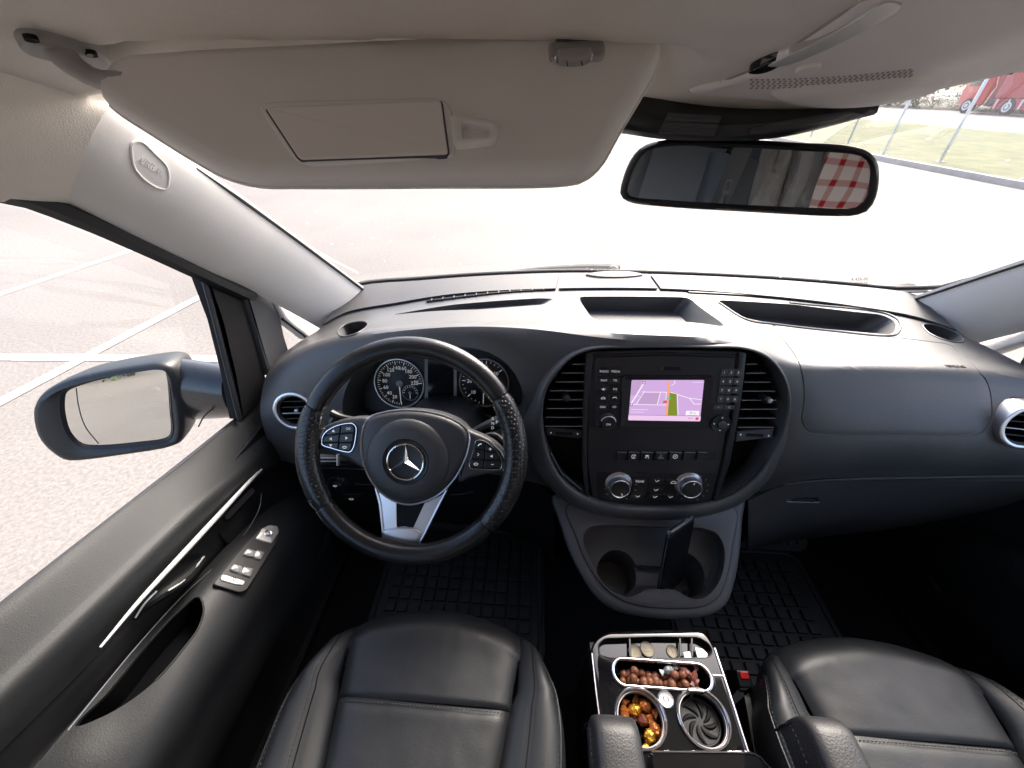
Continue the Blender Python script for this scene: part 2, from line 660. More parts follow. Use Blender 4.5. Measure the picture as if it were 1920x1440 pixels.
def band(fr, outer, inner, c0, c1, bev=0.0, cin=None):
    """A frame between two outlines of equal length; cin is the depth of its inner edge."""
    n = len(outer)
    if area(outer) < 0:
        outer = outer[::-1]
    if area(inner) < 0:
        inner = inner[::-1]
    k = min(range(n), key=lambda s: sum((V(outer[i]) - V(inner[(i + s) % n])).length for i in range(0, n, 3)))
    inner = inner[k:] + inner[:k]
    cin = c1 if cin is None else cin
    rows = [(outer, c0)]
    if bev:
        rows += [(outer, c1 - bev), ([tuple(V(o).lerp(V(i), 0.08)) for o, i in zip(outer, inner)], c1 - bev * 0.3)]
        rows += [([tuple(V(o).lerp(V(i), 0.25)) for o, i in zip(outer, inner)], c1)]
        rows += [([tuple(V(o).lerp(V(i), 0.75)) for o, i in zip(outer, inner)], c1 * 0.4 + cin * 0.6)]
        rows += [([tuple(V(o).lerp(V(i), 0.92)) for o, i in zip(outer, inner)], cin - bev * 0.3), (inner, cin - bev)]
    else:
        rows += [(outer, c1), (inner, cin)]
    rows.append((inner, c0))
    vs, fs = [], []
    for q, c in rows:
        vs += [fr.w(a, b, c) for a, b in q]
    for j in range(len(rows)):
        j2 = (j + 1) % len(rows)
        for i in range(n):
            i2 = (i + 1) % n
            fs.append((j * n + i, j * n + i2, j2 * n + i2, j2 * n + i))
    return vs, fs


def ringo(pts, d, n=48):
    """Outline pair: pts and pts inset by d, as equal point lists."""
    p = pts if area(pts) > 0 else pts[::-1]
    return p, inset(p, d)


def tube(path, r, seg=8, closed=False, r2=None, nrm=None, cap=True):
    """Tube along a path; r may be a list; r2 gives an elliptic section across nrm."""
    path = [V(q) for q in path]
    n = len(path)
    vs, fs = [], []
    up = None
    for i, q in enumerate(path):
        a = path[i - 1] if (i > 0 or closed) else q
        b = path[(i + 1) % n] if (i < n - 1 or closed) else q
        t = (b - a).normalized()
        if nrm is not None:
            s = t.cross(V(nrm)).normalized()
            up = s.cross(t).normalized()
        else:
            if up is None:
                up = V((0, 0, 1)) if abs(t.z) < 0.9 else V((1, 0, 0))
            s = t.cross(up).normalized()
            up = s.cross(t).normalized()
        ra = r[i] if isinstance(r, (list, tuple)) else r
        rb = ra if r2 is None else (r2[i] if isinstance(r2, (list, tuple)) else r2)
        for j in range(seg):
            an = 2 * math.pi * j / seg
            vs.append(q + s * (ra * math.cos(an)) + up * (rb * math.sin(an)))
    m = n if closed else n - 1
    for i in range(m):
        i2 = (i + 1) % n
        for j in range(seg):
            j2 = (j + 1) % seg
            fs.append((i * seg + j, i * seg + j2, i2 * seg + j2, i2 * seg + j))
    if cap and not closed:
        fs.append(tuple(range(seg)))
        fs.append(tuple(range((n - 1) * seg, n * seg)))
    return vs, fs


def lathe(fr, prof, n=32, a=0, b=0):
    vs, fs = [], []
    for r, c in prof:
        for i in range(n):
            t = 2 * math.pi * i / n
            vs.append(fr.w(a + r * math.cos(t), b + r * math.sin(t), c))
    for j in range(len(prof) - 1):
        for i in range(n):
            i2 = (i + 1) % n
            fs.append((j * n + i, j * n + i2, (j + 1) * n + i2, (j + 1) * n + i))
    fs.append(tuple(range(n)))
    fs.append(tuple(range((len(prof) - 1) * n, len(prof) * n)))
    return vs, fs


def grid(rows, closed_u=False):
    nu = len(rows[0])
    vs = [q for r in rows for q in r]
    fs = []
    for j in range(len(rows) - 1):
        for i in range(nu - (0 if closed_u else 1)):
            i2 = (i + 1) % nu
            fs.append((j * nu + i, j * nu + i2, (j + 1) * nu + i2, (j + 1) * nu + i))
    return vs, fs


def loft(rows, nu, nv):
    rs = [spline(r, nu) for r in rows]
    cols = [spline([r[i] for r in rs], nv) for i in range(nu)]
    return [[cols[i][j] for i in range(nu)] for j in range(nv)]


def shell(rows, thick, flip=1):
    """A lofted sheet given a real thickness."""
    nu, nv = len(rows[0]), len(rows)
    nr = []
    for j in range(nv):
        rr = []
        for i in range(nu):
            a = rows[j][min(i + 1, nu - 1)] - rows[j][max(i - 1, 0)]
            b = rows[min(j + 1, nv - 1)][i] - rows[max(j - 1, 0)][i]
            k = a.cross(b)
            rr.append(k.normalized() * flip if k.length > 1e-12 else V((0, 0, 1)))
        nr.append(rr)
    back = [[rows[j][i] - nr[j][i] * thick for i in range(nu)] for j in range(nv)]
    v1, f1 = grid(rows)
    v2, f2 = grid(back)
    k = len(v1)
    fs = f1 + [tuple(q + k for q in reversed(t)) for t in f2]
    for i in range(nu - 1):
        fs.append((i, i + 1, k + i + 1, k + i))
        o = (nv - 1) * nu
        fs.append((o + i, o + i + 1, k + o + i + 1, k + o + i))
    for j in range(nv - 1):
        fs.append((j * nu, (j + 1) * nu, k + (j + 1) * nu, k + j * nu))
        o = nu - 1
        fs.append((j * nu + o, (j + 1) * nu + o, k + (j + 1) * nu + o, k + j * nu + o))
    return v1 + v2, fs


def boxw(x0, x1, y0, y1, z0, z1):
    v = [V((x, y, z)) for z in (z0, z1) for y in (y0, y1) for x in (x0, x1)]
    return v, [(0, 2, 3, 1), (4, 5, 7, 6), (0, 1, 5, 4), (2, 6, 7, 3), (0, 4, 6, 2), (1, 3, 7, 5)]


def boxf(fr, a0, a1, b0, b1, c0, c1, bev=0.0, r=None):
    return slab(fr, rrect(a0, a1, b0, b1, r if r is not None else max(bev, 0.0004), 3), c0, c1, bev)


FONTS = {}


def text(s, size, fr, a, b, c, m, parent, name='lettering', depth=0.0, sx=1.0, ang=0.0, align='CENTER'):
    cu = bpy.data.curves.new('tmp', 'FONT')
    cu.body = s
    cu.size = size * 1.4
    cu.align_x = align
    cu.align_y = 'CENTER'
    cu.extrude = depth
    cu.resolution_u = 2
    o = bpy.data.objects.new('tmp', cu)
    COL.objects.link(o)
    dg = bpy.context.evaluated_depsgraph_get()
    me = bpy.data.meshes.new_from_object(o.evaluated_get(dg))
    bpy.data.objects.remove(o)
    ca, sa = math.cos(ang), math.sin(ang)
    vs = []
    for q in me.vertices:
        x, y = q.co.x * sx, q.co.y
        vs.append(fr.w(a + x * ca - y * sa, b + x * sa + y * ca, c + q.co.z))
    fs = [tuple(p.vertices) for p in me.polygons]
    bpy.data.meshes.remove(me)
    return new(name, vs, fs, m, parent, smooth=False)


def cut(o, cutters, solver='EXACT'):
    """Subtract the cutter meshes from o for good."""
    obs = []
    for g in cutters:
        c = new('cutter', g[0], g[1], 'deep_black', None, smooth=False)
        obs.append(c)
        md = o.modifiers.new('cut', 'BOOLEAN')
        md.operation = 'DIFFERENCE'
        md.solver = solver
        md.object = c
    bpy.context.view_layer.update()
    dg = bpy.context.evaluated_depsgraph_get()
    me = bpy.data.meshes.new_from_object(o.evaluated_get(dg))
    o.modifiers.clear()
    old = o.data
    o.data = me
    bpy.data.meshes.remove(old)
    for c in obs:
        m = c.data
        bpy.data.objects.remove(c)
        bpy.data.meshes.remove(m)
    return o


def bvh_of(o):
    t = V(WL[o.name])
    me = o.data
    return BVHTree.FromPolygons([q.co + t for q in me.vertices], [tuple(p.vertices) for p in me.polygons])
# ------------------------------------------------------------------ outside: tarmac, markings, verge, road
def ground_poly(name, pts, z, m, label, cat=None, kind='structure', parent=None):
    o = new(name, [V((a, b, z)) for a, b in pts], [tuple(range(len(pts)))], m, parent, smooth=False)
    return tag(o, label, cat, kind=kind)


ground_poly('ground', [(-600, -600), (600, -600), (600, 600), (-600, 600)], GZ, 'tarmac', 'pale sunlit tarmac of the open yard around the van')


def gp(u, v, z=GZ):
    q = P(u, v, Z=z)
    return (q.x, q.y)


def stripe(name, p, q, wd, label, z=GZ + 0.004):
    a, b = V(p), V(q)
    t = (b - a).normalized()
    s = V((-t.y, t.x)) * wd / 2
    n = max(2, int((b - a).length / 0.25))
    L, Rr = [], []
    for i in range(n + 1):
        c = a.lerp(b, i / n)
        L.append(c + s * random.uniform(0.93, 1.05))
        Rr.append(c - s * random.uniform(0.93, 1.05))
    vs = [V((k.x, k.y, z)) for k in L + Rr]
    fs = [(i, i + 1, n + 2 + i, n + 1 + i) for i in range(n)]
    return tag(new(name, vs, fs, 'road_paint', None, smooth=False), label, 'road marking', kind='structure')


def ext(p, q, k0, k1):
    a, b = V(p), V(q)
    return a + (a - b) * k0, b + (b - a) * k1


a_, b_ = ext(gp(0, 670), gp(410, 673), 1.0, 0.15)
stripe('parking_line', a_, b_, 0.10, 'white parking line running level behind the door mirror')
a_, b_ = ext(gp(0, 755), gp(377, 556), 0.8, 0.9)
stripe('parking_line', a_, b_, 0.11, 'long white parking line slanting across the side window', GZ + 0.006)
a_, b_ = ext(gp(0, 552), gp(213, 481), 0.8, 1.6)
stripe('parking_line', a_, b_, 0.12, 'faint white parking line high in the side window')

# verge, far road and kerb ahead on the right
k0, k1 = V(gp(1500, 272)), V(gp(1990, 368))
kd = (k1 - k0).normalized()
kn = V((-kd.y, kd.x))
if kn.y < 0:
    kn = -kn
ka, kb = k0 - kd * 60, k0 + kd * 60
tq = V(gp(1806, 212, GZ + 0.02))
VW = (V(gp(1700, 234)) - k0).dot(kn)
RW = (tq - k0).dot(kn) + 3.0 - VW
ground_poly('verge', [tuple(ka), tuple(kb), tuple(kb + kn * VW), tuple(ka + kn * VW)], GZ + 0.09, 'verge', 'dry grass verge beyond the kerb')
ground_poly('road', [tuple(ka + kn * VW), tuple(kb + kn * VW), tuple(kb + kn * (VW + RW)), tuple(ka + kn * (VW + RW))], GZ + 0.02, 'road_tarmac', 'pale road behind the grass verge')
ground_poly('far_verge', [tuple(ka + kn * (VW + RW)), tuple(kb + kn * (VW + RW)), tuple(kb + kn * 120), tuple(ka + kn * 120)], GZ + 0.05, 'scrub', 'dark rough scrub beyond the far road')
kf = Fr((k0.x, k0.y, GZ), (0, 0, 1))
kf.ex, kf.ey = V((kd.x, kd.y, 0)), V((kn.x, kn.y, 0))
kerb = tag(new('kerb', *slab(kf, [(-40, -0.06), (40, -0.06), (40, 0.06), (-40, 0.06)], 0.0, 0.10), 'concrete_kerb', None, smooth=False), 'pale concrete kerb along the grass verge', kind='structure')
for i in range(26):
    fk = kf.at(-2 + i * 1.0, 0)
    new('kerb_stone', *slab(fk, [(0.004, -0.075), (0.996, -0.075), (0.996, 0.075), (0.004, 0.075)], 0, 0.13, 0.015), 'concrete_kerb', kerb)

# the leaning white fence posts along the verge
FENCE = [(1520, 256), (1590, 268), (1655, 291), (1762, 303), (1990, 330)]
names = ['thin white fence post half hidden by the rear view mirror', 'thin white fence post just beside the rear view mirror', 'tall white fence post standing left of the truck cab', 'white fence post standing in front of the truck cab', 'white fence post at the edge beside the truck trailer']
for (u, v), lb in zip(FENCE, names):
    q = gp(u, v, GZ + 0.09)
    t = thing('fence_post', (q[0], q[1], GZ + 0.09), lb, 'post', 'white posts of the wire fence')
    b0 = V((q[0], q[1], GZ + 0.05))
    new('pole', *tube([b0, b0 + V((0, 0, 2.4))], 0.038, 10), 'white_paint', t)
    new('cap', *lathe(Fr(b0 + V((0, 0, 2.4)), (0, 0, 1)), [(0.04, -0.01), (0.04, 0.01), (0.02, 0.03)], 12), 'white_paint', t)
    new('foot_plate', *boxw(q[0] - 0.09, q[0] + 0.09, q[1] - 0.09, q[1] + 0.09, GZ + 0.085, GZ + 0.10), 'concrete_kerb', t)

# red lorry on the far road
tk = Fr((tq.x, tq.y, GZ + 0.02), (0, 0, 1))
tk.ex, tk.ey = V((kd.x, kd.y, 0)), V((kn.x, kn.y, 0))       # ex along the lorry towards its rear
tr = thing('lorry', tk.w(0, 0), 'red lorry with a red covered trailer on the far road', 'lorry')
side = Fr(tk.w(0, -0.1), -tk.ey, (0, 0, 1))
side.ex = tk.ex
side.ey = V((0, 0, 1))
side.ez = side.ex.cross(side.ey)
if side.ez.dot(tk.ey) > 0:
    side.ez = -side.ez
cabp = rpoly([(-0.9, 0.55), (-1.05, 1.5), (-0.75, 2.75), (-0.35, 3.6), (1.15, 3.75), (1.2, 0.55)], 0.15)
new('cab', *slab(side, cabp, -2.3, 0.0, 0.08), 'truck_red', tr)
wn = new('window', *slab(side, rpoly([(-0.72, 1.75), (-0.5, 2.6), (0.35, 2.65), (0.35, 1.75)], 0.06), 0.0, 0.012), 'screen_glass', tr)
new('chassis', *slab(side, [(1.2, 0.5), (1.2, 0.95), (13.0, 0.95), (13.0, 0.5)], -2.0, -0.3), 'truck_dark', tr)
new('trailer_body', *slab(side, rrect(1.9, 13.2, 1.05, 3.95, 0.05), -2.35, 0.02, 0.03), 'trailer_red', tr)
new('side_skirt', *slab(side, rrect(2.0, 5.6, 0.35, 1.0, 0.05), -0.25, -0.05, 0.02), 'truck_red', tr)
for a in (0.0, 3.2, 6.2, 7.5, 8.8):
    wf = side.at(a, 0.5)
    wh = new('wheel', *lathe(wf, [(0.5, -0.3), (0.52, -0.05), (0.48, 0.02), (0.33, 0.02)], 24), 'tyre', tr)
    new('rim', *lathe(wf, [(0.33, 0.0), (0.31, 0.04), (0.15, 0.01), (0.12, 0.06), (0.02, 0.06)], 20), 'truck_white', wh)
for i in range(4):
    new('rib', *slab(side, rrect(2.2 + i * 0.9, 2.32 + i * 0.9, 0.4, 0.98, 0.02), -0.05, 0.03), 'truck_white', tr)


# hedge ahead and bushes behind (seen in the door mirror)
def bush(name, x, y, r, h, n, m, label, cat, group, z=GZ):
    t = thing(name, (x, y, z), label, cat, group)
    rng = random.Random(hash((round(x, 2), round(y, 2))) % 9999)
    mb = MB()
    clumps = [(rng.uniform(-r, r) * 0.7, rng.uniform(-r, r) * 0.5, rng.uniform(0.25, 0.8) * h, rng.uniform(0.3, 0.55) * r) for _ in range(9)]
    for _ in range(n):
        c = rng.choice(clumps)
        d = V((rng.gauss(0, 1), rng.gauss(0, 1), rng.gauss(0, 0.8))).normalized() * c[3] * rng.uniform(0.6, 1.05)
        p = V((x + c[0], y + c[1], z + c[2])) + d
        s = rng.uniform(0.05, 0.11) * h * 0.6
        e1 = V((rng.gauss(0, 1), rng.gauss(0, 1), rng.gauss(0, 1))).normalized()
        e2 = e1.cross(V((rng.gauss(0, 1), rng.gauss(0, 1), rng.gauss(0, 1)))).normalized()
        mb.add(([p - e1 * s, p + e2 * s * 0.6, p + e1 * s, p - e2 * s * 0.6], [(0, 1, 2, 3)]))
    mb.build('crown', m, t, smooth=False)
    st = MB()
    for c in clumps[:5]:
        st.add(tube([V((x, y, z - 0.03)), V((x + c[0] * 0.4, y + c[1] * 0.4, z + c[2] * 0.5)), V((x + c[0], y + c[1], z + c[2]))], [0.05, 0.035, 0.015], 6))
    st.build('trunk', 'bark', t)
    return t


hp = ['dark green tree beyond the far road, left of the lorry', 'dark green tree beyond the road, behind the lorry cab', 'dark tree beyond the road behind the lorry trailer', 'dark green tree at the far end of the road']
for i in range(4):
    c = V((tq.x, tq.y)) + kn * 8.0 + kd * (-14 + i * 7.0)
    bush('tree', c.x, c.y, 5.5, 7.0, 2600, 'leaf_dark', hp[i], 'tree', 'trees beyond the far road', GZ + 0.05)
for i in range(11):
    c = V((tq.x, tq.y)) + kn * 4.2 + kd * (-12 + i * 2.1)
    bush('scrub_bush', c.x, c.y, 1.7, 1.5, 420, 'leaf_dark', 'low dark bush in the row behind the far road', 'bush', 'low bushes behind the far road', GZ + 0.05)
bl = ['yellow green bush in the door mirror, nearest the mirror hinge', 'green bush in the middle of the door mirror view', 'low green bush in the door mirror, outer end']
for i, (x, y) in enumerate([(-3.2, -11.5), (-6.2, -12.5), (-9.6, -13.5)]):
    bush('bush', x, y, 1.5, 1.15, 900, 'leaf', bl[i], 'bush', 'bushes behind the van')

# ------------------------------------------------------------------ the van's shell: headliner, side walls, floor
def roof_z(x, y):
    ks = [(-2.0, 0.12), (-0.4, 0.12), (0.0, 0.105), (0.2, 0.080), (0.30, 0.063), (0.36, 0.050), (0.39, 0.042), (0.415, 0.034), (0.46, 0.020), (0.50, 0.002), (0.53, -0.010)]
    for (y0, z0), (y1, z1) in zip(ks, ks[1:]):
        if y <= y1:
            t = (y - y0) / (y1 - y0)
            z = z0 + (z1 - z0) * t
            break
    else:
        z = ks[-1][1]
    wd = abs(x - CX)
    if wd > 0.56:
        z -= 0.055 * ((wd - 0.56) / 0.26) ** 2
    # visor pocket, shaped to hold a dark band of shade above the visor
    mk = max(0, min(1, (x + 0.43) / 0.05)) * max(0, min(1, (0.135 - x) / 0.03))
    z += 0.05 * mk * max(0, min(1, (y - 0.416) / 0.012)) * max(0, min(1, (header_y(x) - 0.020 - y) / 0.012))
    z += 0.17 * max(0, min(0.30, x - 0.31)) * max(0, min(1, (y - 0.2) / 0.2))
    # the swelling around the overhead console
    g = math.exp(-((x - CX + 0.01) / 0.15) ** 2) * max(0, min(1, (y - 0.20) / 0.22))
    return z - 0.013 * g


def header_y(x):
    return 0.515 - 0.05 * ((x - CX) / 0.72) ** 2


rows = []
NX = 110
for j in range(80):
    t = j / 79
    row = []
    for i in range(NX + 1):
        x = CX - 0.81 + 1.62 * i / NX
        yh = header_y(x)
        y = yh - (yh + 1.7) * (1 - t) ** 2.2
        row.append(V((x, y, roof_z(x, y))))
    rows.append(row)
# roll the front edge upwards
rows.append([q + V((0, 0.008, -0.002)) for q in rows[-1]])
rows.append([q + V((0, 0.010, 0.012)) for q in rows[-1]])
hl = new('headliner', *shell(rows, 0.006, 1), 'headliner_fabric', None, angle=60)
tag(hl, 'beige woven fabric headliner above the sun visor', 'headliner', kind='structure')
HLB = bvh_of(hl)

# van floor and sides behind the front doors
FZ = -1.16
tag(new('floor', *boxw(CX - 0.85, CX + 0.85, -1.7, 1.25, FZ - 0.03, FZ), 'carpet', None, smooth=False), 'black carpeted van floor under the mats', kind='structure')


def side_wall(sx, name, label):  # openings enlarged and unglazed, rear end left off, to let fill light in
    x0 = CX + sx * 0.80
    mb = MB()
    for y0, y1, z0, z1 in ((-1.7, -0.42, FZ, -0.50), (-1.7, -1.62, -0.50, 0.12), (-0.50, -0.42, -0.50, 0.12), (-1.62, -0.50, -0.02, 0.12), (-0.42, 0.2, -0.02, 0.12)):
        mb.add(boxw(min(x0, x0 + sx * 0.05), max(x0, x0 + sx * 0.05), y0, y1, z0, z1))
    o = mb.build(name, 'wall_trim', None, smooth=False)
    tag(o, label, kind='structure')
    return o


side_wall(-1, 'wall_left', 'grey trimmed van side behind the driver door')
side_wall(1, 'wall_right', 'grey trimmed van side behind the passenger door')
# ------------------------------------------------------------------ windscreen
base = [P(u, v, Y=y) + V((0, 0.03, 0.0)) for u, v, y in [(600, 556, .94), (682, 537, 1.02), (760, 531, 1.07), (900, 521, 1.12), (1060, 515, 1.16), (1240, 518, 1.16), (1450, 528, 1.12), (1600, 540, 1.07), (1692, 549, 1.02), (1785, 548, .94)]]
hdr = [V((x, header_y(x) + 0.004, roof_z(x, header_y(x)) + 0.012)) for x in [CX - 0.76 + 1.52 * i / 12 for i in range(13)]]
ws_rows = loft([base, [a.lerp(b, 0.5) + V((0, 0.035, 0.03)) * math.sin(math.pi * i / 19) ** 0.6 + V((math.copysign(0.03, i - 9.5), 0, 0)) * abs(i / 9.5 - 1) ** 4 for i, (a, b) in enumerate(zip(spline(base, 20), spline(hdr, 20)))], hdr], 40, 20)
ws = thing('windscreen', (CX, 1.17, -0.47), 'wide raked windscreen with dust and dried drops on it', 'windscreen')
new('pane', *grid(ws_rows), 'windscreen_glass', ws, angle=80)
# black seal around its edge
edge = [r[0] for r in ws_rows] + ws_rows[-1][1:-1] + [r[-1] for r in reversed(ws_rows)] + list(reversed(ws_rows[0][1:-1]))
new('seal', *tube(edge, 0.006, 8, True), 'seal_rubber', ws)

# ------------------------------------------------------------------ A pillars
def mx(q):
    return V((2 * CX - q.x, q.y, q.z))


PW = [P(196, 188, Y=.497), P(300, 258, Y=.565), P(390, 323, Y=.63), P(540, 433, Y=.80), P(682, 540, Y=1.02)]
PO = [P(126, 380, X=-.585), P(260, 447, X=-.59), P(390, 507, X=-.595), P(480, 548, X=-.60), P(604, 616, X=-.565)]


def pillar_rows(A, B, f=lambda q: q):
    A, B = spline(A, 30), spline(B, 30)
    rs = []
    for k in range(15):
        t = k / 14
        row = []
        for i, (a, b) in enumerate(zip(A, B)):
            s = math.sin(math.pi * min(1, t * 1.02))
            bul = 0.040 * (1 - 0.45 * i / 29)
            p = a.lerp(b, t) + V((0.55, -0.75, 0.15)).normalized() * (bul * s ** 0.7)
            row.append(f(p))
        rs.append(row)
    return rs


LAB = {-1: 'light grey windscreen pillar trim on the driver side with oval badge', 1: 'light grey windscreen pillar trim on the passenger side'}
for s in (-1, 1):
    f = (lambda q: q) if s < 0 else mx
    t = thing('pillar_trim', f(PO[-1]), LAB[s], 'pillar trim')
    rs = pillar_rows(PW, PO, f)
    o = new('trim_panel', *shell(rs, 0.004 * (1 if s < 0 else 1), -s), 'pillar_plastic', t, angle=50)
    # fabric wrap behind the seam continues the headliner down to the door seal
    back = [rs[k][0] for k in range(15)]
    pre = []
    for k, q in enumerate(back):
        y2 = q.y - 0.55
        e = V((q.x + s * 0.004, q.y - 0.16, q.z + 0.045))
        g = V((q.x + s * 0.008, q.y - 0.45, q.z + 0.075))
        pre.append([q + V((-s * 0.004, 0.004, 0)), q + V((0, -0.004, 0.0005)), e, g])
    f0 = pre[0]
    pre.insert(0, [q + V((-s * 0.030, 0.0, 0.055)) for q in f0])
    w_ = loft(pre, 16, 30)
    new('fabric_wrap', *shell([list(r) for r in w_], 0.004, s), 'headliner_fabric', t, angle=60)
    new('seam', *tube([q + V((-s * 0.001, -0.002, 0.0)) for q in back], 0.0022, 6), 'bracket_plastic', t)
    new('glass_edge', *tube([q + V((-s * 0.005, -0.010, -0.003)) for q in rs[0][6:]], [0.0008 + 0.0024 * min(1, i / 4) for i in range(24)], 6), 'seal_rubber', t)
    if s < 0:
        PB = bvh_of(o)
        # raised airbag badge on the trim
        ring_px = [(247, 268), (262, 264), (290, 288), (312, 312), (316, 335), (311, 353), (296, 352), (270, 336), (252, 315), (246, 290)]
        pts = []
        nn = V((0, 0, 0))
        for u, v in ring_px:
            r_ = ray(u, v)
            h = PB.ray_cast(V((0, 0, 0)), r_)
            pts.append(h[0])
            nn += h[1] if h[1].dot(r_) < 0 else -h[1]
        nn.normalize()
        new('badge_rim', *tube(spline([q + nn * 0.0004 for q in pts], 60, True), 0.0016, 6, True), 'pillar_plastic', t)
        ctr = sum(pts, V((0, 0, 0))) / len(pts)
        bf = Fr(ctr, nn)
        lo = bf.pxs(ring_px)
        d = V(bf.px(307, 328)) - V(bf.px(262, 299))
        text('AIRBAG', 0.0085, bf, *bf.px(284, 313), 0.0003, 'pillar_plastic', t, 'embossed_lettering', 0.0006, ang=math.atan2(d.y, d.x))
# black weather strip along the door opening
for s in (-1, 1):
    f = (lambda q: q) if s < 0 else mx
    pth = [V((-.60, -0.6, -0.055)), V((-.595, 0.0, -0.045)), V((-.59, 0.25, -0.05)), P(0, 352, X=-.590), P(128, 396, X=-.592), P(260, 455, X=-.598), P(385, 515, X=-.605), P(470, 555, X=-.61)]
    o = new('door_seal', *tube(spline([f(q) for q in pth], 60), 0.016, 8), 'seal_rubber', None)
    tag(o, 'black rubber door seal above the %s side window' % ('driver' if s < 0 else 'passenger'), 'seal')
# ------------------------------------------------------------------ dashboard body
def PY(l):
    return [P(u, v, Y=y) for u, v, y in l]


rowA = PY([(650, 548, .99), (690, 536, 1.03), (760, 531, 1.07), (900, 521, 1.12), (1060, 515, 1.155), (1240, 518, 1.155), (1450, 528, 1.12), (1600, 540, 1.07), (1692, 550, 1.02), (1730, 560, .99)])
rowB = PY([(598, 618, .84), (650, 591, .90), (740, 574, .94), (850, 557, .965), (1000, 548, .98), (1240, 547, .98), (1450, 562, .965), (1600, 580, .94), (1720, 601, .90), (1812, 632, .84)])
rowB1 = PY([(572, 634, .80), (640, 606, .86), (740, 586, .90), (850, 569, .92), (1000, 560, .93), (1240, 560, .93), (1450, 576, .915), (1600, 594, .90), (1720, 614, .86), (1840, 645, .80)])
rowC0 = PY([(526, 668, .73), (570, 646, .745), (640, 625, .74), (720, 612, .735), (860, 603, .73), (1000, 604, .72), (1150, 604, .70), (1300, 605, .70), (1400, 623, .70), (1490, 655, .70), (1650, 662, .71), (1800, 668, .72), (1930, 690, .71)])
rowC = PY([(499, 705, .665), (545, 665, .67), (620, 636, .665), (700, 623, .66), (860, 613, .65), (1000, 617, .64), (1150, 627, .622), (1300, 632, .622), (1400, 651, .622), (1490, 683, .622), (1650, 689, .635), (1840, 698, .645), (1980, 715, .64)])
rowC2 = PY([(491, 735, .635), (540, 690, .640), (620, 655, .645), (700, 640, .645), (860, 630, .640), (1000, 634, .630), (1150, 643, .612), (1300, 648, .612), (1400, 666, .612), (1490, 697, .612), (1650, 704, .625), (1840, 713, .635), (1985, 730, .63)])
rowD = PY([(488, 772, .612), (545, 765, .605), (620, 750, .61), (700, 740, .615), (860, 735, .615), (1000, 760, .60), (1150, 790, .585), (1300, 795, .585), (1400, 800, .585), (1500, 795, .575), (1680, 795, .575), (1860, 795, .58), (1990, 800, .58)])
rowE = PY([(500, 820, .595), (555, 845, .59), (620, 850, .60), (700, 850, .61), (860, 850, .61), (1000, 860, .59), (1150, 900, .565), (1300, 905, .565), (1400, 890, .565), (1500, 866, .555), (1680, 858, .555), (1860, 856, .56), (1990, 858, .56)])
rowF = PY([(522, 862, .60), (565, 872, .605), (620, 872, .61), (700, 872, .62), (860, 880, .62), (1000, 905, .60), (1150, 950, .57), (1300, 955, .57), (1400, 930, .575), (1500, 902, .572), (1680, 895, .575), (1860, 893, .58), (1990, 893, .575)])
N_U, N_V = 120, 84
drows = loft([rowA, rowB, rowB1, rowC0, rowC, rowC2, rowD, rowE, rowF], N_U, N_V)
# close the body: back under the windscreen
r1 = [q + V((0, 0.05, -0.02)) for q in drows[-1]]
r2 = [V((a.x, 1.10, -0.72)) for a in drows[-1]]
r3 = [q + V((0, 0.012, -0.05)) for q in drows[0]]
loop = drows + [r1, r2, r3]
gv, gf = grid(loop)
nr = len(loop)
for i in range(N_U - 1):
    gf.append(((nr - 1) * N_U + i, (nr - 1) * N_U + i + 1, i + 1, i))
gf.append(tuple(j * N_U for j in range(nr)))
gf.append(tuple(j * N_U + N_U - 1 for j in range(nr)))

dash = thing('dashboard', (CX, 0.8, -0.9), 'black grained dashboard with storage trays, round vents and centre pod', 'dashboard')
body = new('body', gv, gf, 'dash_plastic', dash, angle=50)
DB0 = bvh_of(body)                                  # the uncut skin, for laying things on it


def skin(u, v):
    r = ray(u, v)
    h = DB0.ray_cast(V((0, 0, 0)), r)
    if h[0] is None:                                # just past the edge
        h = DB0.find_nearest(r * ((1.15 if v < 560 else 0.7) / r.y))
    n = h[1] if h[1].dot(r) < 0 else -h[1]
    return h[0], n


def skin_path(px, n, closed, off=0.0):
    pts = spline(px, n, closed)
    res = []
    for q in pts:
        p, nn = skin(q.x, q.y)
        res.append(p + nn * off)
    return res


# the centre pod's frame and outlines
STK = Fr(P(1250, 660, d=.70), (0, -math.cos(R(17)), math.sin(R(17))))
IN_PX = [(1112, 656), (1180, 653), (1250, 652), (1325, 653), (1397, 656), (1440, 674), (1468, 710), (1477, 750), (1470, 800), (1450, 850), (1418, 898), (1372, 932), (1310, 950), (1230, 955), (1150, 948), (1090, 928), (1050, 893), (1026, 840), (1018, 785), (1023, 738), (1045, 700), (1075, 670)]
OUT_PX = [(1109, 650), (1180, 647), (1250, 646), (1325, 647), (1399, 650), (1445, 669), (1474, 707), (1484, 751), (1478, 803), (1459, 857), (1429, 908), (1382, 946), (1314, 968), (1230, 974), (1144, 966), (1080, 943), (1038, 903), (1013, 845), (1006, 785), (1012, 735), (1037, 695), (1070, 665)]
inn = sm2(STK.pxs(IN_PX), 88)
outn = sm2(STK.pxs(OUT_PX), 88)

# openings
DIRV = V((0, 0.80, -0.60))


